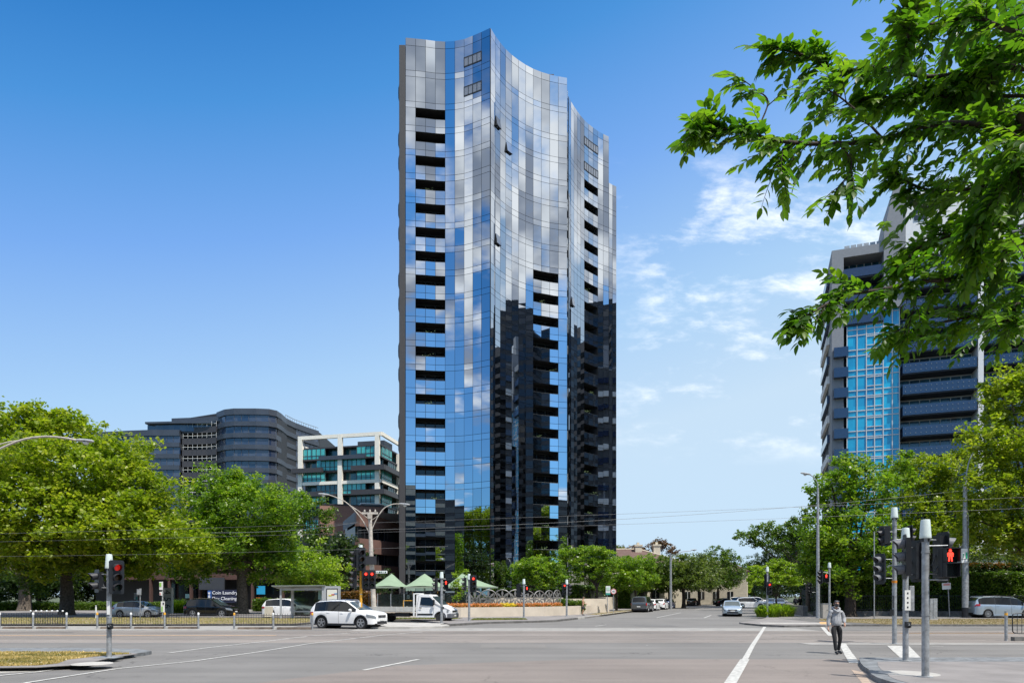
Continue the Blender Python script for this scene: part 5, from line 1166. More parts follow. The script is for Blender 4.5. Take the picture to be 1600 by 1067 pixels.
make_car('parked_suv' if False else 'suv', at(545, 41.0), -R(19), 'white sport utility car stopped behind the orange signal pole, facing right', 'car', PW, SUV)
make_car('hatchback', at(218, 60.5), -R(6), 'silver hatchback driving on the service road at left behind the railing', 'car', PS, HATCH)
S2 = dict(SUV); S2.update(L=4.75, W=1.9, H=1.66, clad=False)
make_car('suv', at(331, 61.5), -R(4), 'black sport utility car on the service road under the elm tree', 'car', PB, SUV)
S3 = dict(SUV); S3.update(clad=False, rails=None, grille=(.6,.7))
make_car('suv', at(452, 61), -R(8), 'white sport utility car seen through the bus shelter', 'car', PW, S3)
make_car('utility_pickup', (15.6, 81.5, SHAD), R(90-21), 'dark grey utility with canopy parked at the left kerb of the side street', 'car', PG, UTE, 'cars parked along the left kerb of the side street')
make_car('hatchback', (18.3, 89.5, SHAD), R(90-21), 'white hatchback parked just in front of the grey utility', 'car', PW, HATCH, 'cars parked along the left kerb of the side street')
make_car('hatchback', (20.9, 96.0, SHAD), R(90-21), 'second white hatchback parked before the blue one', 'car', PW, HATCH, 'cars parked along the left kerb of the side street')
make_car('hatchback', (23.7, 103.5, SHAD), R(90-21), 'dark blue hatchback parked at the end of the white pair', 'car', PBL, HATCH, 'cars parked along the left kerb of the side street')
make_car('sedan', (34.6, 131, SHAD), R(90-21), 'black sedan parked alone further up the left kerb', 'car', PB, SEDAN, 'cars parked along the left kerb of the side street')
make_car('sedan', (21.0, 65.2, SHAD), -R(90+16), 'ice blue sedan driving out of the side street towards the crossing', 'car', PSB, SEDAN)
make_car('suv', (XW(1174,104), 104, SHAD), -R(22), 'white sport utility car turning across the side street', 'car', PW, S3)
make_car('sedan', (XW(1133,128), 128, SHAD), R(22), 'dark sedan turning behind the ice blue sedan', 'car', PB, SEDAN)
for i, (px, Yd, p, S_, rz, lb) in enumerate([(1150,142,PW,SUV,62,'white car queued behind the dark sedan'), (1163,120,PG,SUV,20,'dark car just behind the turning white car'), (1184,132,PW,S3,-20,'white car behind the turning one, next to the signal pole'), (1205,112,PS,HATCH,-112,'silver hatchback parked on the right behind the tussock'), (1218,108,PW,HATCH,-112,'white hatchback parked on the right behind the lime green tree')]):
    make_car('distant_car', (XW(px,Yd), Yd, SHAD), R(rz), lb, 'car', p, S_, 'distant cars in the side street')
make_car('people_mover', (XW(1512,57.2)+2.75, 57.2, .106), -R(3), 'silver people mover van parked beside the tram pole at the right edge', 'van', PSB, VAN)
# flatbed truck
T = empty('flatbed_truck', (XW(690,50.3)-1.75, 50.3, SHAD), -R(14), 'white flatbed truck facing right below the green shade sails', 'truck'); T.scale = (.93, .93, .90)
tp = [(0.2,.95),(.2,2.2),(.5,2.26),(1.25,2.24),(1.45,2.1),(2.25,1.38),(2.9,1.12),(3.05,.95),(3.08,.55)]
poly = [(.2,.42)]+tp[1:]+[(3.0,.42),(2.72,.42)]+[(2.2+.5*math.cos(t),.40+.5*math.sin(t)) for t in [PI*k/10 for k in range(0,11)]]+[(1.6,.42)]
def tk(x, z): return .95 if z < 1.25 else .95-.16*(z-1.25)
g = MB(); n = len(poly); front = lambda x: .12*max(0, (x-2.2)/.88)**2
g.add([(x, -(tk(x,z)-front(x)), z) for x, z in poly]+[(x, tk(x,z)-front(x), z) for x, z in poly], [(i, (i+1) % n, (i+1) % n+n, i+n) for i in range(n)]+[tuple(range(n-1,-1,-1)), tuple(range(n,2*n))]); g.build('cab', PW, T, bevel=.03, smooth=35)
def side_poly(g, pts, off):
    for s in (-1, 1): g.add([(x, s*(tk(x,z)+off), z) for x, z in pts], [tuple(range(len(pts)))])
g = MB(); side_poly(g, [(.55,1.42),(1.62,1.32),(1.78,1.62),(1.35,2.02),(.6,2.04)], .004); g.build('side_window', M['carglass'], T)
g = MB(); g.add([(1.50,-.78,2.09),(1.50,.78,2.09),(2.20,.84,1.42),(2.20,-.84,1.42)], [(0,1,2,3)]); o = g.build('windscreen', M['screen'], T); o.location = (.02,0,.02)
g = MB(); g.bx(2.35,3.12,-.90,.90,.36,.74); g.build('bumper', M['grey'], T, bevel=.06); g = MB(); g.bx(3.03,3.09,-.5,.5,.84,.98); g.build('grille', M['black'], T); g = MB(); g.bx(3.115,3.13,-.22,.22,.5,.6); g.build('number_plate', M['plate'], T)
for s in (-1, 1):
    g = MB(); g.add([(2.75,s*.925,.80),(3.06,s*.80,.82),(3.04,s*.80,1.0),(2.75,s*.925,1.04)], [(0,1,2,3)]); g.build('headlight', M['lampglass'], T)
    g = MB(); g.box((1.75, s*1.10, 1.62), (.12,.16,.42)); g.box((1.68,s*.98,1.45),(.05,.2,.04)); g.build('mirror', M['black'], T, bevel=.02)
    g = MB(); g.bx(.35,1.6,s*.955-.01,s*.955+.01,.60,.72); g.build('side_trim', M['black'], T)
    g = MB(); g.bx(.5,.68,s*.965-.01,s*.965+.02,1.14,1.22); g.build('door_handle', M['black'], T)
    g = MB(); g.tube([(1.66,s*.962,.6),(1.72,s*.962,1.3)], .008, 4); g.tube([(.34,s*.962,.5),(.34,s*.958,1.3),(.42,s*.84,2.1)], .008, 4); g.build('door_seam', M['black'], T)
g = MB(); g.bx(-4.1,.05,-1.02,1.02,.82,.92); g.build('tray', mat('alloy_tray', (.42,.41,.38), .5, metal=.3, var=.15), T)
for s in (-1, 1):
    g = MB()
    for k in range(3): g.bx(-4.1,.0,s*1.04-.02,s*1.04+.02,.86+k*.13,.965+k*.13)
    for k in range(4): g.bx(-4.08+k*1.34,-4.02+k*1.34,s*1.07-.015,s*1.07+.015,.8,1.27)
    g.build('side_gate', mat('alloy_gate', (.58,.57,.53), .45, metal=.3, var=.1), T)
g = MB(); g.bx(-4.13,-4.09,-1.04,1.04,.86,1.25); g.build('tail_gate', M['galv'], T)
g = MB(); g.bx(.02,.12,-1.04,-.96,.5,2.35); g.bx(.02,.12,.96,1.04,.5,2.35); g.bx(.02,.12,-1,1,2.27,2.35); g.bx(.04,.09,-1,1,1.3,1.36); g.build('headboard', M['white'], T)
g = MB(); g.bx(-4.0,2.6,-.42,-.3,.5,.72); g.bx(-4.0,2.6,.3,.42,.5,.72); g.bx(-1.6,-.4,-.8,-.5,.45,.78); g.build('chassis', M['black'], T)
g = MB(); g.tube([(-.85,-.9,.92),(-.85,-.9,1.75),(.0,-.9,1.75)], .03, 6); g.build('load_frame', M['yellow'], T)
for (cx_, rr_) in ((2.2,.36), (-2.6,.36)):
    for s in (-1, 1):
        yo = s*.95; g = MB(); g.lathe([(rr_*.6,yo-s*.24),(rr_*.95,yo-s*.24),(rr_,yo-s*.2),(rr_,yo-s*.03),(rr_*.93,yo),(rr_*.62,yo-s*.01)], 24, (cx_,0,rr_), 'y'); w = g.build('wheel', M['tyre'], T, smooth=40)
        g = MB(); g.lathe([(.001,yo-s*.02),(rr_*.3,yo-s*.02),(rr_*.5,yo-s*.05),(rr_*.63,yo-s*.008)], 20, (cx_,0,rr_), 'y', cap=False); g.build('rim', M['grey'], w)
# road worker load: folded warning board on the tray
# ------------------------------------------------------------ signals, poles, signs
def aspect_colors(kind): return [M['redoff']]*3
M['gone'] = mat('lens_green_off', (.01,.03,.02), .25); M['amber_off'] = mat('lens_amber_off', (.05,.025,.005), .25)
def head(par, x, y, z, a, lit=None, n=3, s=1.0, kind='lamp'):
    """signal head, local front toward -Y then turned by a about z; z = centre"""
    def rot(m_): m_.location = (x, y, z); m_.rotation_euler = (0, 0, a); return m_
    h = .31*n*s; w = .30*s
    if kind == 'ped':
        n = 2; h = .62*s; g = MB(); g.bx(-.17*s,.17*s,0,.16,-h/2,h/2); hd = rot(g.build('signal_head', M['black'], par, bevel=.015))
        for k in (0, 1):
            zc = h/4-k*h/2; g = MB(); fr = .14*s
            g.bx(-fr-.02,fr+.02,-.14,0,zc+fr-.005,zc+fr+.015); g.bx(-fr-.02,-fr,-.12,0,zc-fr,zc+fr); g.bx(fr,fr+.02,-.12,0,zc-fr,zc+fr); g.build('visor', M['black'], hd)
            g = MB(); g.bx(-fr,fr,-.01,-.004,zc-fr,zc+fr); g.build('lens', mat('ped_glass', (.01,.014,.016), .15), hd)
        g = MB(); zc = h/4; q = s*1.15
        g.lathe([(.001,-.02),(.026*q,-.02),(.026*q,-.012)], 12, (0, 0, zc+.082*q), 'y')
        for pts in ([(-.042,.052),(.042,.052),(.036,-.02),(-.036,-.02)], [(-.042,.052),(-.062,.03),(-.055,-.03),(-.04,-.028)], [(.042,.052),(.062,.03),(.055,-.03),(.04,-.028)], [(-.036,-.02),(-.004,-.02),(-.014,-.112),(-.042,-.112)], [(.036,-.02),(.004,-.02),(.014,-.112),(.042,-.112)]):
            g.add([(px_*q, -.018, zc+pz*q) for px_, pz in pts], [(0,1,2,3)])
        g.build('red_man', M['red'], hd); return hd
    g = MB(); b = .07*s
    pl = [(-w/2-b,-h/2-b*.4),(-w/2-b*.4,-h/2-b),(w/2+b*.4,-h/2-b),(w/2+b,-h/2-b*.4),(w/2+b,h/2+b*.4),(w/2+b*.4,h/2+b),(-w/2-b*.4,h/2+b),(-w/2-b,h/2+b*.4)]
    g.add([(p[0], 0, p[1]) for p in pl]+[(p[0], .015, p[1]) for p in pl], [tuple(range(7,-1,-1)), tuple(range(8,16))]+[(i,(i+1)%8,(i+1)%8+8,i+8) for i in range(8)])
    g.bx(-w/2+.02, w/2-.02, .015, .15, -h/2+.01, h/2-.01); hd = rot(g.build('signal_head', M['black'], par))
    for k in range(n):
        zc = h/2-(k+.5)*h/n; r = .118*s; g = MB(); P = []; Fc = []
        for i in range(13):
            t = -.32*PI+i*(1.64*PI)/12; ln = .26*s*(.55+.45*max(0, math.sin(t)))
            c_, s_ = math.cos(t)*r, math.sin(t)*r; P += [(c_, -.0, zc+s_), (c_*1.0, -ln, zc+s_-.02), (c_*.95, -ln, zc+s_*.95-.02), (c_*.95, -.0, zc+s_*.95)]
        for i in range(12):
            for j in range(4): a0 = i*4+j; b0 = i*4+(j+1) % 4; Fc.append((a0, b0, b0+4, a0+4))
        g.add(P, Fc); g.build('visor', M['grey'] if s > .99 and par.get('near') else M['darkmetal'], hd, smooth=50)
        m = M['redglass'] if lit == k else (M['redoff'] if k == 0 else (M['amber_off'] if k == 1 else M['gone']))
        g = MB(); g.lathe([(.001,-.035),(r*.5,-.03),(r*.88,-.012)], 16, (0,0,zc), 'y', cap=False); g.build('lens', m, hd, smooth=60)
        if lit == k and not par.get('dim'): g = MB(); g.lathe([(.001,-.05),(r*.35,-.047),(r*.58,-.04)], 14, (0,0,zc), 'y', cap=False); g.build('lit_lamp', M['red'], hd, smooth=60)
    return hd
def signal_pole(loc, h, label, heads, r=.075, cap=True, m='galv', button=None, z0=0.0, group='traffic signal poles', near=False, extra=None, brackets=()):
    e = empty('traffic_signal', (loc[0], loc[1], z0), 0, label, 'traffic signal', group)
    if near: e['near'] = 1
    if 'dry near left' in label: e['dim'] = 1
    g = MB(); g.tube([(0,0,-.05),(0,0,h*.45),(0,0,h)], [r*1.03,r,r*.98], 14); 
    g.build('pole', M[m], e, smooth=60)
    if z0 < .5: g = MB(); g.lathe([(r*2.1,0),(r*2.1,.02),(r*1.2,.025)], 12); g.build('base_plate', M['galv'], e)
    for zz in (h*.44, h-.35): g = MB(); g.lathe([(r*1.12,zz),(r*1.12,zz+.04)], 12); g.build('collar', M['galv'], e)
    if cap:
        g = MB(); g.lathe([(r*1.55,h-.02),(r*1.62,h),(r*1.55,h+.05),(r*1.28,h+.36),(r*1.15,h+.40),(.001,h+.41)], 16); g.build('aerial_cap', M['capw'], e, smooth=50)
        g = MB()
        for k in range(4): t = k*PI/2+.4; g.box((math.cos(t)*r*1.25, math.sin(t)*r*1.25, h-.06), (.03,.03,.08))
        g.build('cap_bracket', M['darkmetal'], e)
    for hd in heads:
        k = dict(x=0, y=-.1, z=h-.6, a=0, lit=None, n=3, s=1.0, kind='lamp'); k.update(hd); head(e, k['x'], k['y'], k['z'], k['a'], k['lit'], k['n'], k['s'], k['kind'])
        for dz in (-.38, .38) if k['n'] == 3 else (-.2, .2):
            g = MB(); g.tube([(0,0,k['z']+dz),(k['x']*.98,k['y']*.9+.04,k['z']+dz)], .016, 6); g.build('bracket', M['galv'], e)
        if near:
            g = MB(); a_ = Vector((k['x']*.8, k['y']*.8+.08, k['z']+.2)); c_ = Vector((0,0,k['z']+.05)); g.tube(bez([a_, a_.lerp(c_,.5)+Vector((0,0,-.32)), c_], 6), .011, 6); g.build('cable', M['black'], e, smooth=60)
    if button:
        bx_, bz = button; g = MB(); g.lathe([(.001,-r-.10),(.06,-r-.10),(.075,-r-.08),(.075,-r)], 16, (bx_,0,bz), 'y'); g.bx(bx_-.075,bx_+.075,-r-.07,-r,bz-.06,bz+.10); pb = g.build('push_button', M['black'], e)
        g = MB(); g.add([(bx_-.03,-r-.105,bz+.0),(bx_+.03,-r-.105,bz),(bx_,-r-.105,bz+.06)], [(0,1,2)]); g.lathe([(.028,-r-.108),(.001,-r-.108)], 10, (bx_,0,bz-.035), 'y'); g.build('button_arrow', M['galv'], pb)
    return e
q = PI/2
# near group on the right island
signal_pole((XW(1446,15.3),15.3), 3.13, 'nearest and thickest signal pole on the right island, with a lit red walking man', [dict(x=.47,y=.12,z=2.70,a=q*1.0,n=3,s=1.05), dict(x=.42,y=-.20,z=2.56,a=.05,kind='ped',s=1.05)], r=.076, z0=.12, near=True)
e = signal_pole((XW(1415,19.1),19.1), 3.32, 'signal pole with push button behind the nearest one on the right island', [dict(x=-.15,y=-.18,z=2.90,a=-q*1.2,s=1.15), dict(x=.42,y=.15,z=2.80,a=q*1.1,s=1.1)], r=.075, z0=.12, near=True, button=(0,1.0))
g = MB(); g.bx(-.08,.08,-.105,-.095,1.42,1.98); sb = g.build('instruction_plate', mat('plate_white', (.72,.72,.68), .5), e)
g = MB()
for k in range(4): g.bx(-.02,.02,-.11,-.106,1.48+k*.13,1.53+k*.13)
g.build('plate_symbol', M['darkmetal'], sb)
g = MB(); g.bx(.09,.22,-.05,.1,1.4,2.1); g.build('control_box', M['galv'], e, bevel=.01)
e = signal_pole((15.35,27.4), 5.08, 'tallest of the three near signal poles, at the pale tram edge', [dict(x=-.36,y=.05,z=4.35,a=q*2*.96,s=1.05,n=2), dict(x=-.55,y=-.15,z=4.30,a=-q*1.1,s=.9,n=2), dict(x=.62,y=0,z=4.4,a=q,s=.95,n=2), dict(x=-.64,y=-.1,z=3.02,a=-q*.85,s=1.15)], r=.085, near=True)
g = MB(); g.lathe([(.09,2.45),(.1,2.55)], 12); g.build('band', mat('orange_band', (.7,.25,.02), .5), e)
g = MB(); g.bx(-.14,-.08,-.1,.06,1.15,1.4); g.bx(-.135,-.09,-.115,-.1,1.45,1.95); g.build('push_button', M['black'], e)
# left island pole
e = signal_pole((XW(170.5,20.2),20.2), 2.66, 'signal pole on the dry near left island with a red light facing right', [dict(x=.28,y=-.10,z=2.38,a=.85,lit=0,s=.93), dict(x=-.40,y=.05,z=2.27,a=-.75,n=2,s=.9)], r=.068, z0=.11, near=True, button=(.09,.92))
g = MB(); g.bx(-.02,.07,-.085,-.078,1.28,1.68); g.build('notice_plate', M['white'], e)
g = MB(); g.bx(-.32,.28,-.25,.25,0,.02); g.build('footing', M['galv'], e)
# orange pole group at the tram edge
e = signal_pole((XW(564,40.6),40.6), 4.55, 'orange painted signal pole beside the white sport utility car', [dict(x=-.38,y=0,z=4.1,a=-q*.9,s=1.15), dict(x=.05,y=-.2,z=4.1,a=.6,s=1.3), dict(x=-.4,y=0,z=2.9,a=-q*.9,s=1.15), dict(x=.32,y=-.15,z=2.9,a=.35,lit=0,s=1.05), dict(x=.66,y=-.05,z=2.9,a=.35,lit=0,s=1.05)], r=.08, m='yellow', button=(.1,1.0))
g = MB(); g.bx(-.09,.02,-.11,-.10,1.2,1.55); g.build('notice_plate', M['white'], e)
e = signal_pole((XW(690,45.2),45.2), 2.99, 'grey signal pole standing in front of the white truck cab', [dict(x=-.42,y=0,z=2.55,a=-q*.8,s=.95), dict(x=.28,y=.1,z=2.55,a=.2,kind='ped',s=.9)], r=.085, z0=.12, button=(.1,1.0))
e = signal_pole((XW(733,49.3),49.3), 2.98, 'grey signal pole with a red arrow just right of the truck', [dict(x=-.34,y=0,z=2.65,a=-q*.9,s=1.05), dict(x=.30,y=-.05,z=2.68,a=.3,lit=0,s=1.15)], r=.08, z0=.13)
e = signal_pole((XW(818.5,56),56), 2.77, 'slim signal pole in front of the cream flower planter', [dict(x=-.40,y=.2,z=2.22,a=PI*.9,s=1.0), dict(x=.26,y=.1,z=2.28,a=.1,kind='ped',s=.9)], r=.08, z0=.13)
e = signal_pole((XW(885.5,60),60), 2.82, 'signal pole with a bright round red light near the planter end', [dict(x=-.20,y=-.1,z=2.38,a=.15,lit=0,s=1.0), dict(x=.24,y=.05,z=2.34,a=q*.8,s=1.0)], r=.085, z0=.13)
e = signal_pole((XW(1199,58.2),58.2), 3.9, 'signal pole with a round red light at the tussock on the street corner', [dict(x=0,y=.1,z=3.1,a=PI,s=1.05), dict(x=.12,y=-.15,z=2.45,a=0.05,lit=0,s=1.05)], r=.08, z0=.1)
e = signal_pole((XW(1296,55),55), 4.1, 'signal pole with a red walking man above the pedestrian', [dict(x=-.72,y=0,z=3.35,a=-q*.9,s=1.05), dict(x=-.30,y=-.1,z=3.25,a=0,kind='ped',s=1.1)], r=.08, z0=.1)
e = signal_pole((XW(1286.5,66),66), 3.0, 'far signal post half hidden behind the corner lamp post', [dict(x=-1.3,y=0,z=2.55,a=-q*.9,s=1.0), dict(x=.0,y=-.1,z=2.5,a=0,kind='ped',s=1.0)], r=.07, z0=.1)
# lamp and tram poles
def lamp_head(par, p, d, m='galv'):
    d = Vector(d).normalized(); g = MB(); p = Vector(p); s = Vector((-d.y, d.x, 0)); P = []
    for t, w, h in ((0,.07,.06),(.15,.13,.09),(.45,.17,.10),(.7,.13,.08),(.8,.04,.04)):
        c = p+d*t; P += [c+s*w+Vector((0,0,0)), c+Vector((0,0,h)), c-s*w, c-Vector((0,0,h*.8))]
    g.add(P, [(i*4+j, i*4+(j+1)%4, (i+1)*4+(j+1)%4, (i+1)*4+j) for i in range(4) for j in range(4)]+[(0,1,2,3),(19,18,17,16)]); o = g.build('lamp_head', M[m], par, smooth=50)
    g = MB(); c = p+d*.42; g.lathe([(.13,-.06),(.12,-.13),(.05,-.17),(.001,-.175)], 12, tuple(c)); g.build('lamp_glass', mat('lamp_cover', (.6,.62,.6), .2, spec=.8), par, smooth=60)
Yp = 51.0; TP = empty('tram_pole', (XW(578,Yp), Yp, 0), 0, 'weathered concrete tram pole with two curved lamp arms behind the orange signal', 'street light')
hP = ZW(800,Yp); g = MB(); g.tube([(0.35,0,-.1),(.1,0,hP*.6),(0,0,hP)], [.20,.165,.13], 14); g.build('pole', M['conc'], TP, smooth=60)
def arm(par, pts, r=.036, m='conc'): g = MB(); g.tube(bez(pts, 8), r, 7); return g.build('lamp_arm', M[m], par, smooth=60)
def W2(px, py, Yd, e): return Vector((XW(px,Yd), Yd, ZW(py,Yd)))-e.location
arm(TP, [W2(578,835,Yp,TP), W2(566,812,Yp,TP), W2(545,788,Yp,TP), W2(528,778,Yp,TP), W2(514,773,Yp,TP)]); arm(TP, [W2(578,812,Yp,TP), W2(560,798,Yp,TP), W2(545,788,Yp,TP)], .03)
arm(TP, [W2(578,838,Yp,TP), W2(584,820,Yp,TP), W2(597,797,Yp,TP), W2(612,788,Yp,TP), W2(626,787,Yp,TP)]); arm(TP, [W2(578,814,Yp,TP), W2(590,806,Yp,TP), W2(598,797,Yp,TP)], .03)
lamp_head(TP, W2(514,773,Yp,TP), (-1,0,.1)); lamp_head(TP, W2(624,787,Yp,TP), (1,0,-.1))
g = MB(); g.bx(-.6,.6,-.06,.06,hP-.15,hP); g.bx(-.12,.12,-.3,.3,hP-.5,hP-.1); 
for k in (-.4,0,.4): g.lathe([(.05,hP),(.08,hP+.06),(.04,hP+.2)], 8, (k,0,0))
g.build('insulator_bracket', M['conc'], TP)
g = MB(); g.bx(-.9,.55,-.35,-.3,ZW(882,Yp),ZW(869,Yp)); g.build('equipment_box', M['darkmetal'], TP)
g = MB(); g.bx(.35,1.35,-.3,-.27,ZW(895.5,Yp),ZW(891.5,Yp)); o = g.build('street_name_sign', M['white'], TP)
g = MB()
for k, w in enumerate((.12,.08,.14,.1,.06,.12)): g.bx(.42+k*.15,.42+k*.15+w*.8,-.315,-.302,ZW(894.6,Yp),ZW(892.6,Yp))
g.build('sign_lettering', mat('sign_green', (.02,.12,.07), .5), o)
Yq = 57.0; TQ = empty('tram_pole', (XW(1508,Yq), Yq, 0), 0, 'tall silver steel tram pole with a curved lamp beside the silver van', 'street light')
g = MB(); g.tube([(0,0,.9),(0,0,ZW(850,Yq)),(0,0,ZW(850,Yq)+.01),(0,0,ZW(745,Yq))], [.235,.225,.185,.15], 16); g.build('pole', M['galv'], TQ, smooth=60); g = MB(); g.tube([(0,0,0),(0,0,.95)], .25, 16); g.build('pole_base', M['black'], TQ, smooth=60)
arm(TQ, [W2(1508,768,Yq,TQ), W2(1509,748,Yq,TQ), W2(1514,722,Yq,TQ), W2(1521,706,Yq,TQ)], .05, 'galv'); 
g = MB(); c = W2(1525,700,Yq,TQ); g.lathe([(.05,.22),(.3,.12),(.33,0),(.2,-.12),(.001,-.16)], 16, tuple(c)); g.build('lamp_head', M['galv'], TQ, smooth=50)
g = MB(); g.tube([(.27,0,1.2),(.27,0,ZW(800,Yq))], .035, 6); g.build('conduit', M['galv'], TQ)
for (za, zb_, m_) in ((857,862,'white'),(862.5,873,'white'),(874,879,'white')):
    g = MB(); g.bx(-.5,.02,-.28,-.25,ZW(zb_,Yq),ZW(za,Yq)); o = g.build('pole_sign', M[m_], TQ)
    if za > 862 and za < 870: g = MB(); g.bx(-.14,.0,-.30,-.282,ZW(872.5,Yq),ZW(863,Yq)); g.bx(-.36,-.30,-.30,-.282,ZW(871,Yq),ZW(865,Yq)); g.build('sign_symbol', mat('sign_green2', (.02,.35,.18), .5), o)
Yr = 56.0; TRR = empty('street_lamp', (XW(1278,Yr), Yr, 0), 0, 'slim grey lamp post at the right corner with its arm reaching left over the street', 'street light')
g = MB(); g.tube([(0,0,0),(0,0,3),(0,0,ZW(762,Yr))], [.16,.14,.085], 12); g.build('pole', M['galv'], TRR, smooth=60); arm(TRR, [W2(1278,765,Yr,TRR), W2(1277,754,Yr,TRR), W2(1272,746,Yr,TRR), W2(1265,741,Yr,TRR)], .04, 'galv'); lamp_head(TRR, W2(1266,741,Yr,TRR), (-1,0,.15))
Ys = 98.0; TS = empty('street_lamp', (XW(1048,Ys), Ys, 0), 0, 'grey street lamp on the left side of the side street, arm reaching over the road', 'street light')
g = MB(); g.tube([(0,0,0),(0,0,4),(0,0,ZW(866,Ys))], [.2,.17,.14], 10); g.build('pole', M['galv'], TS, smooth=60); arm(TS, [W2(1048,878,Ys,TS), W2(1055,868,Ys,TS), W2(1065,862,Ys,TS), W2(1080,860,Ys,TS)], .05, 'galv'); lamp_head(TS, W2(1080,859,Ys,TS), (1,0,.05))
Yt = 150.0; TT = empty('street_lamp', (XW(1122,Yt), Yt, 0), 0, 'farther street lamp post deep in the side street trees', 'street light')
g = MB(); g.tube([(0,0,0),(0,0,ZW(880,Yt))], [.2,.14], 8); g.build('pole', M['galv'], TT); arm(TT, [W2(1122,882,Yt,TT), W2(1124,874,Yt,TT), W2(1132,872,Yt,TT)], .06, 'galv'); lamp_head(TT, W2(1132,872,Yt,TT), (1,0,0))
Yu = 32.0; TU = empty('street_lamp', (-30.5, Yu, 0), 0, 'curved lamp arm entering at the left edge in front of the plane tree', 'street light')
g = MB(); g.tube([(0,0,0),(0,0,7.2)], [.14,.09], 10); g.build('pole', M['conc'], TU, smooth=60)
arm(TU, [(0,0,6.3), W2(-120,770,Yu,TU), W2(-60,728,Yu,TU), W2(0,701,Yu,TU), W2(35,687,Yu,TU), W2(70,682,Yu,TU), W2(100,684,Yu,TU), W2(122,688,Yu,TU)], .05); arm(TU, [(0,0,7.1), W2(-80,722,Yu,TU), W2(0,694,Yu,TU), W2(30,688,Yu,TU)], .03); lamp_head(TU, W2(120,687.5,Yu,TU), (1,0,-.08))
def small_pole(name, px, py, ptop, label, r=.03, m='galv', cat='sign post', Yd=None, z0=0.1):
    Yd = Yd or G(px, py)[1]; e = empty(name, (XW(px,Yd), Yd, 0), 0, label, cat); g = MB(); g.tube([(0,0,z0),(0,0,ZW(ptop,Yd))], r, 8); g.build('post', M[m], e); return e, Yd
def plate(e, Yd, p0, p1, y0, y1, m, nm='sign_plate', par=None, dy=-.05):
    g = MB(); ox = e.location.x; g.bx(XW(p0,Yd)-ox, XW(p1,Yd)-ox, dy-.02, dy, ZW(y1,Yd), ZW(y0,Yd)); return g.build(nm, m, par or e)
teal_ = mat('sign_teal', (.03,.25,.2), .5); mw = mat('sign_face', (.7,.7,.68), .5); lime_ = mat('sign_lime', (.25,.5,.08), .5); dkk = mat('sign_dark', (.04,.04,.05), .5); pk = mat('sign_pink', (.6,.25,.25), .5)
e, Yd = small_pole('bus_stop_sign', 254, 968, 908, 'bus stop sign with green and white plates before the number sign', .05, Yd=54)
a = plate(e, Yd, 249.5, 255, 908.5, 921, mw); plate(e, Yd, 250, 253, 910, 916, lime_, 'stripe', a, -.075); a = plate(e, Yd, 250, 254, 924, 930, mw); plate(e, Yd, 250.5, 252, 926, 929, pk, 'stripe', a, -.075); a = plate(e, Yd, 252, 258, 939, 956, mw); plate(e, Yd, 253, 255, 947, 955, lime_, 'stripe', a, -.075); plate(e, Yd, 255, 257, 941, 944, dkk, 'mark', a, -.075)
e, Yd = small_pole('parking_sign', 219, 970, 920, 'pair of back turned parking sign plates on a thin post at left', .035, Yd=52.5); plate(e, Yd, 214.5, 217.8, 920, 929, M['galv']); plate(e, Yd, 218, 221.5, 919, 929, M['galv'])
e, Yd = small_pole('parking_sign', 214, 960, 926, 'small teal plate on a post just behind the back turned plates', .035, Yd=64); plate(e, Yd, 210, 215.5, 926, 936, M['galv']); plate(e, Yd, 213, 215.5, 932, 936, teal_, 'stripe', None, -.075)
NS = empty('number_sign', (XW(262.5,70), 70, 0), 0, 'upright grey building number sign reading 456 sideways', 'sign')
g = MB(); g.bx(-.42,.38,-.1,.1,.1,ZW(918,70)); ns = g.build('panel', mat('sign_stone', (.42,.43,.45), .6), NS); g = MB(); g.bx(.385,.5,-.12,.12,.1,ZW(918,70)+.02); g.build('edge', M['white'], NS)
for k, ch in enumerate('456'): text('numeral', ch, .95, M['black'], ns, (-.33, -.105, ZW(921,70)-k*.72), (PI/2, PI/2, 0), ext=.006)
e, Yd = small_pole('bollard', 150, 958, 945, 'white marker post on the far side of the left lawn', .06, 'white', 'bollard', Yd=57)
e, Yd = small_pole('bus_stop_sign', 949, 956, 915, 'white and teal bus stop sign on the left verge of the side street', .04, Yd=72)
a = plate(e, Yd, 946.5, 953.5, 915, 929, mw); plate(e, Yd, 946.5, 953.5, 926, 929, teal_, 'stripe', a, -.075); plate(e, Yd, 947.5, 952.5, 917, 922, mat('sign_palegreen', (.45,.6,.5), .5), 'panel_print', a, -.075)
e, Yd = small_pole('speed_sign', 958.5, 956, 919, 'round speed sign reading 40 on the left verge', .035, Yd=73)
g = MB(); zc = ZW(923.5,73); g.lathe([(.001,-.06),(.30,-.06),(.30,-.04)], 24, (0,0,zc), 'y'); o = g.build('sign_disc', mat('sign_disc', (.75,.75,.75), .5), e); g = MB(); g.lathe([(.235,-.065),(.29,-.065)], 24, (0,0,zc), 'y', cap=False); g.build('red_ring', mat('sign_red', (.55,.03,.03), .5), o); text('numeral', '40', .3, M['black'], o, (0,-.068,zc-.11), ext=.002, align='CENTER')
e, Yd = small_pole('sign_post', 1366, 964, 830, 'thin post rising behind the left of the three near signal heads', .045, Yd=54)
e, Yd = small_pole('parking_sign', 1484, 963, 905, 'leaning parking sign on the dry grass before the hedge', .04, Yd=58); plate(e, Yd, 1474, 1487.5, 910, 920, mw); plate(e, Yd, 1476, 1486, 911, 914, pk, 'stripe', None, -.075); e.rotation_euler = (0, -R(3), 0)
e, Yd = small_pole('warning_sign', 1137.5, 940, 920, 'small orange warning sign far up the side street', .05, Yd=150)
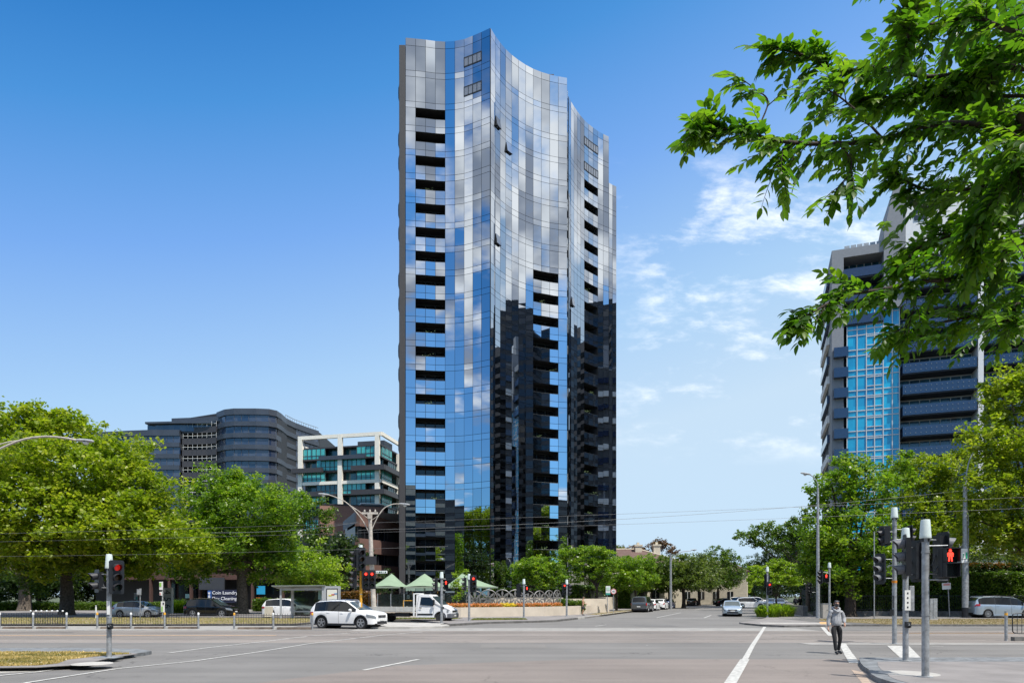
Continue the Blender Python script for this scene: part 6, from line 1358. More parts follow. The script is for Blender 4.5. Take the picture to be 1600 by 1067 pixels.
g = MB(); zc = ZW(923,150); g.add([(-.55,-.08,zc),(0,-.08,zc-.55),(.55,-.08,zc),(0,-.08,zc+.55),(-.55,-.05,zc),(0,-.05,zc-.55),(.55,-.05,zc),(0,-.05,zc+.55)], [(0,1,2,3),(7,6,5,4),(0,4,5,1),(1,5,6,2),(2,6,7,3),(3,7,4,0)]); g.build('sign_plate', M['orange'], e)
CBX = empty('control_cabinet', (XW(1290.5,56.5), 56.5, .1), 0, 'grey signal control cabinet behind the hooded pedestrian', 'cabinet'); g = MB(); g.bx(-.36,.36,-.22,.22,0,1.15); cb_ = g.build('case', mat('cabinet_grey', (.36,.34,.31), .6, var=.1), CBX, bevel=.02); g = MB(); g.bx(-.38,.38,-.24,.24,1.15,1.2); g.build('lid', M['galv'], CBX); g = MB(); g.bx(-.02,.02,-.235,-.222,.6,.7); g.build('handle', M['black'], cb_)
C2 = empty('control_cabinet', (XW(1456.5,52), 52, .1), 0, 'narrow grey steel cabinet just right of the nearest signal pole', 'cabinet'); g = MB(); g.bx(-.27,-.05,-.2,.2,0,1.6); g.bx(-.04,.27,-.22,.2,0,1.62); g.build('case', M['galv'], C2, bevel=.01); g = MB(); g.bx(-.3,.3,-.25,.25,0,.08); g.build('plinth', M['pale'], C2)
# ------------------------------------------------------------ tram railings
def rail_fence(px0, px1, Yd, label, yellow_ends=True, pitch=.145, post_px=(), name='railing'):
    x0, x1 = XW(px0,Yd), XW(px1,Yd); e = empty(name, (x0, Yd, 0), 0, label, 'railing', 'steel railings along the tram track'); Ln = x1-x0
    n = max(1, round(Ln/2.0)); H = .92
    for k in range(n+1):
        x = Ln*k/n; g = MB(); g.tube([(x,0,0),(x,0,H)], .055, 10); p = g.build('post', M['galv'], e, smooth=60)
        g = MB(); g.lathe([(.06,H-.10),(.06,H),(.04,H+.03),(.001,H+.04)], 10, (x,0,0)); g.build('post_cap', M['yellow'] if yellow_ends and (k % 2 == 0) else M['white'], p)
    for k in range(n):
        xa, xb = Ln*k/n+.1, Ln*(k+1)/n-.1; g = MB(); g.tube([(xa,0,.22),(xa,0,H-.1),(xb,0,H-.1),(xb,0,.22),(xa,0,.22)], .016, 6); m_ = int((xb-xa)/pitch)
        for j in range(1, m_): x = xa+(xb-xa)*j/m_; g.tube([(x,0,.22),(x,0,H-.03)], .010, 5); g.lathe([(.022,H-.04),(.022,H-.01)], 6, (x,0,0))
        g.build('rail_panel', M['darkmetal'], e)
    for k in range(n):
        xa, xb = Ln*k/n+.25, Ln*(k+1)/n-.08; g = MB(); g.bx(xa, xb, -.10, .12, 0, .13); g.build('kerb_block', mat('timber_kerb', (.18,.14,.11), .9, var=.3), e)
        g = MB(); g.bx(Ln*k/n+.08, Ln*k/n+.22, -.12, .12, 0, .11); g.build('foot_block', M['pale'], e)
    return e
rail_fence(-105, 104, 40, 'leftmost railing section, ending before the gap in front of the plane tree trunk', False)
rail_fence(152, 310, 40, 'middle railing section in front of the silver hatchback')
rail_fence(366, 488, 39.4, 'railing section overlapping the rear of the white sport utility car')
# back railing row of white knobs at far left
def knob_rail(): 
    x0, x1 = XW(28,52), XW(100,52); e = empty('low_railing', (x0,44.6,0), 0, 'low railing with white knobs behind the leftmost tram railing', 'railing')
    x0, x1 = XW(48,44.6), XW(98,44.6); e.location.x = x0; g = MB(); g.tube([(0,0,.85),(x1-x0,0,.85)], .02, 6); g.tube([(0,0,.12),(x1-x0,0,.12)], .02, 6)
    for k in range(14): x = (x1-x0)*k/13; g.tube([(x,0,.12),(x,0,.9)], .012, 5)
    g.build('rail_panel', M['darkmetal'], e)
    for k in range(7): g = MB(); g.lathe([(.001,.88),(.05,.90),(.06,.94),(.05,.98),(.001,1.0)], 8, ((x1-x0)*k/6,0,0)); g.build('knob', M['white'], e, smooth=60)
knob_rail()
RR = empty('hoop_railing', (XW(1571,24.9), 24.9, 0), 0, 'black hoop railing and yellow topped bollard at the right edge', 'railing')
YR = 29.4; RR.location = (XW(1572,YR), YR, 0)
g = MB(); g.tube([(0,0,0),(0,0,1.28)], .06, 12); p = g.build('bollard', M['galv'], RR, smooth=60); g = MB(); g.lathe([(.065,1.1),(.065,1.2)], 12); g.build('yellow_band', M['yellow'], p)
for k in range(3):
    xo = .28+k*1.75; g = MB(); g.tube(bez([(xo,0,.45),(xo,0,1.05),(xo+.12,0,1.17),(xo+.8,0,1.18),(xo+1.5,0,1.17),(xo+1.6,0,1.05),(xo+1.6,0,.45),(xo+1.5,0,.33),(xo+.8,0,.32),(xo+.12,0,.33),(xo,0,.45)], 4), .022, 6)
    for j in range(1, 8): g.tube([(xo+.2*j,0,.32),(xo+.2*j,0,1.17)], .012, 5)
    g.build('hoop_panel', M['black'], RR)
g = MB(); g.bx(.3,5.5,-.1,.14,0,.16); g.build('kerb_block', M['kerbdark'], RR)
# ------------------------------------------------------------ bus shelter
Yb = 56.0; BS = empty('bus_shelter', (XW(484,Yb), Yb, .09), 0, 'glass bus shelter with flat roof and a bright poster panel at its right end', 'bus shelter')
def bxp(nm, p0, p1, y0, y1, d0, d1, m, par=BS): g = MB(); ox = BS.location.x; g.bx(XW(p0,Yb)-ox, XW(p1,Yb)-ox, d0, d1, ZW(y1,Yb)-.09, ZW(y0,Yb)-.09); return g.build(nm, m, par)
roofm = mat('shelter_roof', (.20,.23,.21), .5)
g = MB(); ox = BS.location.x; xa, xb = XW(430,Yb)-ox, XW(512,Yb)-ox; zt_ = ZW(915,Yb)-.09
g.add([(xa,-.9,zt_-.05),(xb,-.9,zt_-.02),(xb,1.2,zt_-.25),(xa,1.2,zt_-.28),(xa,-.9,zt_+.03),(xb,-.9,zt_+.06),(xb,1.2,zt_-.17),(xa,1.2,zt_-.2)], [(3,2,1,0),(4,5,6,7),(0,1,5,4),(1,2,6,5),(2,3,7,6),(3,0,4,7)]); g.build('roof', roofm, BS)
alu = mat('shelter_alloy', (.50,.52,.54), .4, metal=.3)
bxp('post', 441, 443.6, 918, 968, -.6, -.5, alu); bxp('post', 451.5, 455.5, 919, 968, .5, .65, alu); bxp('cross_beam', 441, 509, 919, 922, -.5, -.42, alu)
sg_ = mat('shelter_glass', (.12,.16,.15), .05, spec=.8, trans=.9); bxp('glass_panel', 456, 507, 924, 962, .6, .62, sg_)
bxp('advert_cabinet', 507, 534, 915.5, 968, -.75, -.35, alu); ad = bxp('poster', 515, 530.5, 920.5, 952, -.78, -.755, mat('poster_white', (.75,.74,.66), .4)); bxp('poster_frame', 514, 531.5, 919, 920.4, -.79, -.752, M['darkmetal']); bxp('poster_frame', 514, 514.9, 920.5, 968, -.79, -.752, M['darkmetal']); bxp('poster_frame', 530.6, 531.5, 920.5, 968, -.79, -.752, M['darkmetal'])
cl = [(.75,.6,.05),(.55,.06,.04),(.1,.25,.5),(.3,.12,.08),(.75,.65,.1)]; rp = random.Random(3)
for k, c_ in enumerate([0,1,2,4,1,0,3,0,1]):
    g = MB(); x = XW(517+ (k % 3)*4.2,Yb)-ox; z = ZW(938+(k//3)*4.6-(k%3)*1.6,Yb)-.09
    if k in (0,1,2): z = ZW(930-(k)*1.4,Yb)-.09; g.box((x+.15,-.79,z),(.26,.01,.09))
    else: g.lathe([(.001,-.79),(.075,-.79),(.075,-.783)], 10, (x+.1,0,z), 'y'); g.box((x+.1,-.79,z-.10),(.08,.012,.14))
    g.build('poster_print', mat('print_%d' % c_, cl[c_], .5), ad)
bxp('timetable', 495.5, 501, 922, 936, .3, .34, mat('map_teal', (.3,.5,.5), .5)); bxp('timetable', 501.5, 507.5, 923, 944, .2, .24, M['white'])
bxp('bench', 456, 500, 954, 956, .15, .5, alu)
SC_ = empty('sign_back_plate', (XW(424,61.5)-.6, 59.2, 0), 0, 'pale blank box trailing the white car beside the shelter', 'box'); SC_.name = 'utility_box'
g = MB(); g.bx(-.1,.42,-.3,.3,.12,1.0); g.build('case', M['cream'], SC_); g = MB(); g.bx(-.08,.40,-.28,.28,0,.12); g.build('feet', M['black'], SC_); SC_['label'] = 'pale square cabinet at the rear of the white car behind the shelter'; SC_['category'] = 'cabinet'; SC_.location = (XW(417,59), 59, 0)
# ------------------------------------------------------------ cafe terrace: shade sails, glass fence, planter, wheels
M['sail'] = mat('green_shade_cloth', (.23,.315,.21), .8, var=.06, vscale=1.5)
for i, (c0_, c1_, pk_, lb) in enumerate([(583, 637, 612.5, 'left peaked green shade sail beside the concrete pole'), (632, 700, 663, 'middle peaked green shade sail over the truck'), (694, 779, 722, 'right peaked green shade sail tapering to a point')]):
    Yd = 66; e = empty('shade_sail', (XW(pk_,Yd), Yd, 0), 0, lb, 'shade sail', 'green shade sails over the cafe terrace'); g = MB(); x0, x1 = XW(c0_,Yd)-e.location.x, XW(c1_,Yd)-e.location.x; ze_ = ZW(918,Yd); zp = ZW(896.5,Yd); n = 15; P = []
    for a in range(n+1):
        for b_ in range(n+1):
            uu, vv = a/n, b_/n; x = x0+(x1-x0)*uu; y = -2.6+5.6*vv; dx = (x/(x1 if x > 0 else -x0)); dy = (y/2.9); rr_ = min(1, math.sqrt(dx*dx*.9+dy*dy*.9) if False else max(abs(dx), abs(dy))*.55+.45*math.hypot(dx, dy)); 
            P.append((x, y, ze_+(zp-ze_)*max(0, (1-rr_))**1.22+.08))
    g.add(P, [(a*(n+1)+b_, (a+1)*(n+1)+b_, (a+1)*(n+1)+b_+1, a*(n+1)+b_+1) for a in range(n) for b_ in range(n)]); g.build('canopy', M['sail'], e, smooth=60)
    g = MB(); g.bx(x0,x1,-2.62,-2.58,ze_-.05,ze_+.08); g.build('valance', mat('sail_edge', (.28,.33,.25), .8), e)
    g = MB(); g.tube([(0,0,.1),(0,0,zp)], .05, 8); g.build('mast', M['galv'], e)
    for s_ in (x0+.1, x1-.1): g = MB(); g.tube([(s_,-2.4,.1),(s_,-2.4,ze_)], .04, 8); g.build('corner_post', M['darkmetal'], e)
GF = empty('glass_fence', (XW(590,62), 62, 0), 0, 'clear glass windbreak fence with slim posts in front of the cafe terrace', 'fence'); Lf = XW(735,62)-XW(590,62)
for k in range(8):
    g = MB(); x = Lf*k/7; g.bx(x-.03,x+.03,-.03,.03,.1,ZW(927,62)); g.build('post', M['galv'], GF)
    if k < 7: g = MB(); g.bx(x+.05,x+Lf/7-.05,-.008,.008,.3,ZW(928,62)); g.build('glass_panel', sg_, GF)
# terrace things: dark menu stands, tables
for i, (px, w, y0, lb) in enumerate([(618,.9,926,'tall dark cabinet stand under the left shade sail'),(634,.7,924,'dark stacked stand beside the menu board'),(640,.25,922,'narrow dark post stand left of the menu board')]):
    Yd = 64.5; e = empty('terrace_stand', (XW(px,Yd),Yd,.1), 0, lb, 'stand', 'dark stands on the cafe terrace'); H_ = ZW(y0,Yd)-.1; g = MB(); 
    for xx in (-w/2, w/2): g.bx(xx-.03,xx+.03,-.2,.2,0,H_)
    g.build('frame', M['darkmetal'], e); g = MB()
    for kk in range(4): g.bx(-w/2,w/2,-.18,.18,.3+kk*H_/4.5,.34+kk*H_/4.5)
    g.build('shelf', M['black'], e)
e, Yd = small_pole('menu_board', 638, 950, 928, 'white menu board with dark print on the terrace', .03, 'darkmetal', 'menu board', Yd=63.5); a = plate(e, Yd, 636, 640, 929, 934.5, M['white']); plate(e, Yd, 637.3, 638.7, 930.5, 932.8, mat('print_blue', (.1,.2,.4), .5), 'print', a, -.075)
M['hood'] = M['black']
for i, px in enumerate((652, 672, 684)):
    Yd = 64; e = empty('cafe_table', (XW(px,Yd),Yd,.1), 0, ['round cafe table left of the truck cab','round cafe table behind the truck headboard','round cafe table seen over the truck cab'][i], 'table', 'cafe tables on the terrace'); g = MB(); g.lathe([(.4,.72),(.4,.76)], 16); g.build('top', M['white'], e); g = MB(); g.tube([(0,0,0),(0,0,.72)], .035, 8); g.lathe([(.25,0),(.22,.03)], 12); g.build('base', M['darkmetal'], e)
# cream walls
wm_ = mat('planter_render', (.56,.49,.40), .85, var=.08, vscale=1.0)
wl = [(-11.5,57.5),(-8,57.5),(-4.3,57.4),G(850,964.2),(XW(905,65.5),65.5),(XW(924,72),72)]
PL = empty('flower_planter', (0,0,0), 0, 'long low cream planter wall full of orange flowers at the tower corner', 'planter')
g = MB(); g.strip(wl, .1, .95, .35); g.build('wall', wm_, PL)
g = MB(); P_ = [Vector(p) for p in wl]; g.add([(p.x,p.y+.3,.86) for p in P_]+[(p.x*.9,p.y+5,.86) for p in P_[::-1]], [tuple(range(12))]); g.build('soil', M['ground'], PL)
W3 = empty('cream_garden_wall', (0,0,0), 0, 'tall cream garden wall behind the shirtless pedestrian', 'wall')
g = MB(); g.strip([(XW(872,69),69),(XW(952,74),74)], .1, ZW(935,71), .3); g.build('wall', wm_, W3)
W5 = empty('cream_garden_wall', (0,0,0), 0, 'cream garden wall running back beside the side street verge', 'wall')
g = MB(); g.strip([(XW(951,74.2),74.2),(SX(-2.3,86),86),(SX(-2.3,125),125)], .1, 1.75, .3); g.build('wall', wm_, W5)
W6 = empty('dark_garden_wall', (0,0,0), 0, 'low dark stone wall at the right corner path', 'wall'); g = MB(); g.strip([(XW(1262,62),62),(XW(1262,62)+8,90)], .1, 1.0, .4); g.strip([(XW(1262,62)+.45,61.6),(XW(1720,61.6),61.6)], .1, .55, .3); g.build('wall', M['kerbdark'], W6)
FN = empty('picket_fence', (XW(1262,61.7)+.3,61.7,0), 0, 'dark iron fence on the stone wall in front of the lower hedge', 'fence'); Lq = XW(1700,61.7)-XW(1262,61.7)
g = MB(); g.bx(0,Lq,-.02,.02,1.9,1.95); g.bx(0,Lq,-.02,.02,.65,.7)
for k in range(int(Lq/.16)): g.bx(k*.16,k*.16+.02,-.01,.01,.5,2.0)
g.build('pickets', M['black'], FN)
# flowers
def flowers(name, label, pts, n, cols, seed, h=.28, sz=.09):
    rng = np.random.default_rng(seed); P = np.array([p for p in pts]); k = rng.integers(0, len(P)-1, n); t = rng.random((n,1)); C = P[k]*(1-t)+P[k+1]*t; C = np.c_[C[:,0]+rng.normal(0,.1,n), C[:,1]+rng.uniform(.0,1.0,n), rng.uniform(.9,.95+h,n)]
    e = empty(name, (0,0,0), 0, label, 'flowers'); me = leaves_mesh('blossom', cols, C, .14, 10, sz, rng, up=.7); o = bpy.data.objects.new('blossom', me); COL.objects.link(o); o.parent = e
    C2_ = C.copy(); C2_[:,2] -= .12; me = leaves_mesh('foliage', LF_['mid'], C2_, .14, 5, sz, rng); o = bpy.data.objects.new('foliage', me); COL.objects.link(o); o.parent = e
of = leafmat('petal_orange', (.45,.13,.03), (.62,.24,.08), (.70,.36,.16), .3); yf = leafmat('petal_yellow', (.6,.42,.02), (.75,.55,.03), (.8,.65,.1), .3)
def along(p0, p1): return [(XW(p0,58.3),58.2),(XW((p0+p1)/2,59),58.6 if p1 < 800 else 60),(XW(p1,61),59 if p1 < 800 else 62.5)]
flowers('flower_bed', 'orange flowers at the left half of the cream planter', [(-6.6,57.8),(-4.3,57.8),(-.9,59.6)], 800, of, 1)
flowers('flower_bed', 'small patch of yellow flowers between the orange ones', [(-.85,59.6),(.35,60.4)], 200, yf, 2)
flowers('flower_bed', 'orange flowers at the right half of the cream planter', [(.4,60.3),(2.3,61.9),(4.6,64.2)], 600, of, 3)
hedge('hedge', XW(873,66.5), XW(913,66.5), 66.6, 68, .5, ZW(940.5,66.5), 'mid', 'short clipped hedge at the right end of the planter', 700, .14, 90)
# ornamental wheels
spk = mat('wheel_steel', (.20,.20,.195), .5, metal=.3, var=.15)
for i, (px, py, Yd, tu, sz) in enumerate([(742,937,61,.25,.80),(763,935,61,.1,.80),(785,934.5,61.4,0,.78),(805,934.5,62,.25,.78),(825,936,62.5,.5,.76),(843,935.5,63.5,.7,.76),(858,934.5,64.5,.85,.74),(870.5,933.5,65.5,1.0,.74)]):
    e = empty('ornamental_wheel', (XW(px,Yd), Yd, .8), tu, ['first ornamental steel wheel, nearest the truck','second ornamental wheel from the truck','third ornamental wheel from the truck, face on','fourth ornamental wheel, just left of the slim signal pole','fifth ornamental wheel, just right of the slim signal pole','sixth ornamental wheel from the truck, turned part way','seventh ornamental wheel from the truck, strongly turned','last and narrowest ornamental wheel, at the right end'][i], 'sculpture', 'ornamental steel wheels standing in the planter')
    zc = ZW(py,Yd)-.8; g = MB(); g.tube([(sz*math.cos(t),0,zc+sz*math.sin(t)) for t in [2*PI*k/24 for k in range(25)]], .055, 6); g.tube([(sz*.28*math.cos(t),0,zc+sz*.28*math.sin(t)) for t in [2*PI*k/14 for k in range(15)]], .03, 5); g.build('rim', spk, e)
    for k in range(8):
        t = k*PI/4; g = MB(); d = Vector((math.cos(t),0,math.sin(t))); p_ = Vector((-d.z,0,d.x)); c_ = Vector((0,0,zc)); g.add([c_+d*.06-Vector((0,.02,0)), c_+d*sz*.6+p_*.10-Vector((0,.02,0)), c_+d*sz*.98-Vector((0,.02,0)), c_+d*sz*.6-p_*.10-Vector((0,.02,0)), c_+d*.06+Vector((0,.02,0)), c_+d*sz*.6+p_*.10+Vector((0,.02,0)), c_+d*sz*.98+Vector((0,.02,0)), c_+d*sz*.6-p_*.10+Vector((0,.02,0))], [(0,1,2,3),(7,6,5,4),(0,4,5,1),(1,5,6,2),(2,6,7,3),(3,7,4,0)]); g.build('spoke', spk, e)
    g = MB(); g.bx(-.16,.16,-.05,.05,0,max(.1,zc-sz+.03)); g.build('foot', spk, e)
BF = empty('backing_fence', (XW(735,66.5),66.5,0), 0, 'pale low wall behind the ornamental wheels', 'wall'); g = MB(); g.strip([(0,0),(5.0,.6),(9.2,2)], .8, 1.75, .2); g.build('wall', wm_, BF)
# ------------------------------------------------------------ overhead wires
def wire(pa, pb, label, r=.014, sag=.35):
    a, b_ = Vector(pa), Vector(pb); g = MB(); P = [a.lerp(b_, k/24)-Vector((0,0,sag*4*(k/24)*(1-k/24))) for k in range(25)]; g.tube(P, r, 5); o = g.build('overhead_wire', mat('wire_metal', (.12,.125,.13), .5)); tag(o, label, 'wire', 'overhead wires')
def Wp(px, py, Yd): return (XW(px,Yd), Yd, ZW(py,Yd))
wire(Wp(-100,836,32), Wp(1700,772,32), 'highest overhead wire, passing in front of the tower foot to the right trees', .006, .15)
wire(Wp(-100,848,34), Wp(1700,789,34), 'second overhead wire, just below the highest', .006, .2)
wire(Wp(560,828,50), Wp(1508,766,57), 'thin span wire between the two tram poles', .012, .5)
wire(Wp(-100,870,36), Wp(700,853,40), 'lower wire crossing the left trees', .006, .1)
wire(Wp(560,815,50), Wp(330,832,30), 'short span wire running from the concrete pole to the left', .011, .2)
# bin and litter free details: pebbles of leaf litter are left out
# ------------------------------------------------------------ people
def skin(name, V, E, rad, m, par, sub=2):
    me = bpy.data.meshes.new(name); me.from_pydata([tuple(v) for v in V], E, []); me.update(); me.materials.append(m)
    o = bpy.data.objects.new(name, me); COL.objects.link(o); o.parent = par
    md = o.modifiers.new('skin', 'SKIN'); md.use_smooth_shade = True; md.branch_smoothing = .6
    if not me.skin_vertices: me.skin_vertices.new()
    for i, r in enumerate(rad):
        d = me.skin_vertices[0].data[i]; d.radius = (r, r) if isinstance(r, (int, float)) else r; d.use_root = (i == 0)
    s = o.modifiers.new('sub', 'SUBSURF'); s.levels = sub; s.render_levels = sub
    return o
SK = mat('skin', (.52,.30,.21), .55); SK2 = mat('skin_tan', (.45,.25,.16), .55); HAIR = mat('hair_dark', (.02,.014,.011), .6)
def person(loc, rz, label, H=1.76, arms=None, legs=None, top='hoodie', topm=None, botm=None, shoem=None, shorts=False, cap=None, skinm=SK, mask=False, group=None, bulk=1.0, face=True, hands=True):
    """local: faces -Y; arms/legs: joint positions in metres for a 1.76 m figure (x>0 is image right)"""
    e = empty('person', loc, rz, label, 'person', group); k = H/1.76; S3_ = lambda p: (p[0]*k, p[1]*k, p[2]*k)
    L_ = legs or dict(l=[(.09,0,.90),(.10,-.02,.49),(.11,.06,.09),(.12,-.10,.035)], r=[(-.09,0,.90),(-.10,-.02,.49),(-.11,.06,.09),(-.12,-.10,.035)])
    A = arms or dict(l=[(.19,0,1.42),(.25,.02,1.13),(.27,-.06,.88)], r=[(-.19,0,1.42),(-.25,.02,1.13),(-.27,-.06,.88)])
    V = [(0,0,.94),(0,.01,1.12),(0,.01,1.28),(0,.01,1.42),(0,.0,1.50),(0,-.015,1.56)]; cv = .82 if top else 1.0; Rd = [(.15*bulk*cv*.85,.11*bulk*cv*.85),(.135*bulk*cv,.10*bulk*cv),(.155*bulk*cv,.115*bulk*cv),(.12*cv,.085*cv),.052,.05]; E = [(0,1),(1,2),(2,3),(3,4),(4,5)]
    for s in ('l', 'r'):
        b = len(V); V += A[s]; Rd += [.062*cv,.045*cv,.030]; E += [(3,b),(b,b+1),(b+1,b+2)]
        b = len(V); V += L_[s][:3]; Rd += [.080,.052,.036]; E += [(0,b),(b,b+1),(b+1,b+2)]
    skin('body', [S3_(v) for v in V], E, [tuple(x*k for x in r) if isinstance(r, tuple) else r*k for r in Rd], skinm, e)
    # head
    g = MB(); hc = Vector((0,-.03,1.655)); P = []; nu, nv = 20, 14
    for i in range(nv+1):
        v = PI*i/nv
        for j in range(nu):
            u = 2*PI*j/nu; x, y, z = math.sin(v)*math.cos(u), math.sin(v)*math.sin(u), math.cos(v); jaw = 1-.24*max(0,-z)**1.3
            px_, py_, pz = x*.077*jaw, y*.096*(jaw if y < 0 else 1-.12*max(0,-z)), z*.118
            if y < 0: py_ += -.012*math.exp(-((x/.16)**2+((z+.12)/.22)**2))*1.6; py_ += .008*math.exp(-(((abs(x)-.38)/.16)**2+((z-.06)/.12)**2))
            P.append(S3_((hc.x+px_, hc.y+py_, hc.z+pz)))
    g.add(P, [(i*nu+j, i*nu+(j+1)%nu, (i+1)*nu+(j+1)%nu, (i+1)*nu+j) for i in range(nv) for j in range(nu)]); hd = g.build('head', skinm, e, smooth=80)
    g = MB(); g.tube([S3_((0,-.125,1.68)), S3_((0,-.150,1.64)), S3_((0,-.135,1.63))], [.008*k,.014*k,.010*k], 6); g.build('nose', skinm, hd)
    for s in (-1, 1):
        g = MB(); g.lathe([(.001,-.012),(.02,-.008),(.026,0),(.016,.012)], 8, S3_((s*.078,-.02,1.655)), 'x'); g.build('ear', skinm, hd)
        g = MB(); g.lathe([(.001,-.128),(.011,-.124),(.014,-.112)], 8, (s*.03*k,0,1.672*k), 'y'); g.build('eye', mat('eye_dark', (.03,.02,.02), .2), hd); g.v = [(x, y*k, z) for x, y, z in g.v]
    g = MB(); g.bx(-.022*k,.022*k,-.131*k,-.12*k,1.600*k,1.607*k); g.build('mouth', mat('lips', (.35,.13,.11), .5), hd)
    # hair
    g = MB(); P = []
    for i in range(9):
        v = PI*.60*i/8
        for j in range(nu):
            u = 2*PI*j/nu; fr = 1.0 if math.sin(u) > -.35 else (.60 if i > 5 else 1); vv = v*(fr); x, y, z = math.sin(vv)*math.cos(u), math.sin(vv)*math.sin(u), math.cos(vv); P.append(S3_((hc.x+x*.085, hc.y+.006+y*.104, hc.z+.006+z*.125)))
    g.add(P, [(i*nu+j, i*nu+(j+1)%nu, (i+1)*nu+(j+1)%nu, (i+1)*nu+j) for i in range(8) for j in range(nu)]); g.build('hair', HAIR, e, smooth=80)
    if mask:
        g = MB(); P = []
        for i in range(5):
            for j in range(9):
                u = -PI/2+(j-4)*PI/9.2; z = -.095+i*.026; w = 1-.22*abs(z/.12); P.append(S3_((hc.x+math.cos(u)*.083*w, hc.y-.008+math.sin(u)*.112*w-(.012 if j == 4 else 0), hc.z+z)))
        g.add(P, [(i*9+j, i*9+j+1, (i+1)*9+j+1, (i+1)*9+j) for i in range(4) for j in range(8)]); g.build('face_mask', mat('mask_grey', (.06,.06,.065), .8), e, smooth=80)
    if cap == 'glasses':
        g = MB(); g.box(S3_((0,-.105,1.745)), (.12*k,.03*k,.022*k)); g.build('sunglasses', mat('grey_lens', (.25,.25,.27), .2), e, bevel=.01)
    # hands with fingers
    for s in ('l', 'r'):
        w_ = Vector(A[s][2]); d = (Vector(A[s][2])-Vector(A[s][1])).normalized(); sd = d.cross(Vector((0,1,0))); sd = sd.normalized() if sd.length > .2 else Vector((0,0,1)); fw = d.cross(sd).normalized()
        if s == 'r': sd = -sd
        V = [w_-d*.01, w_+d*.04, w_+d*.08]; Rd = [.024,(.034),(.032)]; E = [(0,1),(1,2)]; 
        for fi, (o_, ln) in enumerate([(-.028,.068),(-.010,.078),(.010,.074),(.028,.058)]):
            b = len(V); base = w_+d*.082+fw*o_; cu = sd*(-.012); V += [base, base+d*ln*.5+cu*.5, base+d*ln*.9+cu*2.2]; Rd += [.0095,.009,.0075]; E += [(2,b),(b,b+1),(b+1,b+2)]
        b = len(V); V += [w_+d*.035-fw*.035, w_+d*.075-fw*.052, w_+d*.10-fw*.050]; Rd += [.012,.0105,.008]; E += [(1,b),(b,b+1),(b+1,b+2)]
        skin('hand', [S3_(v) for v in V], E, [r*k for r in Rd], skinm, e, 1)
    # clothes
    if top == 'hoodie':
        V = [(0,.0,.90),(0,.0,1.0),(0,.01,1.18),(0,.01,1.33),(0,.01,1.44),(0,.02,1.50)]; Rd = [(.185*bulk,.15*bulk),(.20*bulk,.165*bulk),(.205*bulk,.165*bulk),(.185*bulk,.14*bulk),(.12,.10),(.085,.085)]; E = [(0,1),(1,2),(2,3),(3,4),(4,5)]
        for s in ('l', 'r'):
            a, b_, c_ = [Vector(p) for p in A[s]]; i0 = len(V); V += [a, a.lerp(b_,.5), b_, b_.lerp(c_,.5), c_.lerp(b_,.10)]; Rd += [.082,.078,.074,.068,.045]; E += [(4,i0),(i0,i0+1),(i0+1,i0+2),(i0+2,i0+3),(i0+3,i0+4)]
        o = skin('hoodie' if mask else 'jacket', [S3_(v) for v in V], E, [tuple(x*k for x in r) if isinstance(r, tuple) else r*k for r in Rd], topm, e)
        if mask:
            tx = bpy.data.textures.new('folds', 'CLOUDS'); tx.noise_scale = .16; dm = o.modifiers.new('folds', 'DISPLACE'); dm.texture = tx; dm.strength = .035; dm.mid_level = .5
            g = MB(); P = bez([S3_(p) for p in ((-.105,-.02,1.50),(-.10,.09,1.53),(0,.135,1.55),(.10,.09,1.53),(.105,-.02,1.50),(.05,-.11,1.43),(0,-.125,1.40),(-.05,-.11,1.43),(-.105,-.02,1.50))], 5); g.tube(P, [.032*k]*len(P), 8); h_ = g.build('hood', topm, e, smooth=80)
            for s in (-1, 1): g = MB(); g.tube([S3_((s*.035,-.135,1.42)), S3_((s*.04,-.165,1.34)), S3_((s*.038,-.175,1.24))], .0045, 5); g.build('drawstring', M['grey'], h_)
    V = [(0,0,.92),(0,0,1.0)]; Rd = [(.17*bulk,.13*bulk),(.155*bulk,.115*bulk)]; E = [(0,1)]
    for s in ('l', 'r'):
        a, b_, c_, f_ = [Vector(p) for p in L_[s]]; i0 = len(V)
        if shorts: V += [a, a.lerp(b_,.5), a.lerp(b_,.88)]; Rd += [.115,.11,.10]; E += [(0,i0),(i0,i0+1),(i0+1,i0+2)]
        else: V += [a, a.lerp(b_,.5), b_, b_.lerp(c_,.5), c_.lerp(b_,-.02)]; Rd += [.104,.088,.068,.060,.050]; E += [(0,i0),(i0,i0+1),(i0+1,i0+2),(i0+2,i0+3),(i0+3,i0+4)]
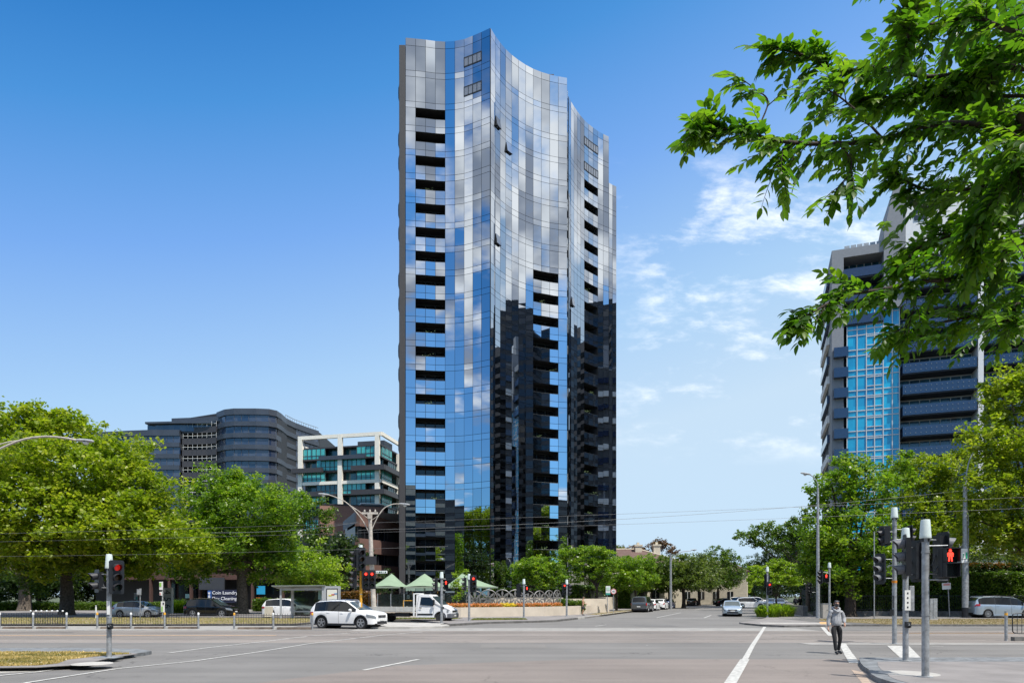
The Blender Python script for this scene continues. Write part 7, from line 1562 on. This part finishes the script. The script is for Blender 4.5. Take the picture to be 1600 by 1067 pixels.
    skin('shorts' if shorts else 'trousers', [S3_(v) for v in V], E, [tuple(x*k for x in r) if isinstance(r, tuple) else r*k for r in Rd], botm, e)
    for s in ('l', 'r'):
        c_, f_ = Vector(L_[s][2]), Vector(L_[s][3]); hl_ = c_+(c_-f_)*.25; hl_.z = f_.z+.01
        skin('shoe', [S3_(v) for v in (c_+Vector((0,0,.01)), c_+Vector((0,0,-.035)), f_+(f_-c_)*.35, hl_)], [(0,1),(1,2),(1,3)], [.055*k,.056*k,.046*k,.046*k], shoem or M['black'], e, 2)
    return e
hood = mat('hoodie_grey', (.34,.35,.37), .95, var=.12, vscale=9, bump=.5, bscale=60); blk = mat('leggings_black', (.012,.012,.014), .8)
person((XW(1306.5,22.9), 22.9, .012), R(-3), 'pedestrian in a grey hoodie, dark mask and black leggings walking over the crossing', 1.76,
 arms=dict(l=[(.17,0,1.40),(.265,.03,1.16),(.215,-.15,.99)], r=[(-.17,0,1.40),(-.235,.05,1.13),(-.265,-.02,.875)]),
 legs=dict(l=[(.10,0,.90),(.125,-.02,.50),(.125,.12,.10),(.14,-.04,.045)], r=[(-.10,0,.90),(-.10,-.13,.50),(-.075,-.15,.10),(-.09,-.30,.045)]), topm=hood, botm=blk, mask=True, cap='glasses', bulk=.95)
person((XW(911,63), 63, .13), R(75), 'shirtless pedestrian in dark shorts holding something at the kerb', 1.72, arms=dict(l=[(.19,0,1.40),(.23,-.05,1.14),(.10,-.26,1.08)], r=[(-.19,0,1.40),(-.23,-.05,1.14),(-.10,-.28,1.10)]),
 top=None, botm=mat('shorts_dark', (.03,.03,.035), .8), shorts=True, skinm=SK2)
dkc = mat('coat_navy', (.015,.018,.03), .8)
person((XW(1243,88), 88, .1), PI, 'left of two distant walkers in dark clothes on the right footpath', 1.75, topm=dkc, botm=blk, group='distant walkers on the footpath')
person((XW(1253,88), 88.6, .1), PI+.1, 'right of two distant walkers in dark clothes on the right footpath', 1.80, topm=mat('coat_black', (.01,.01,.012), .8), botm=blk, group='distant walkers on the footpath')
pass
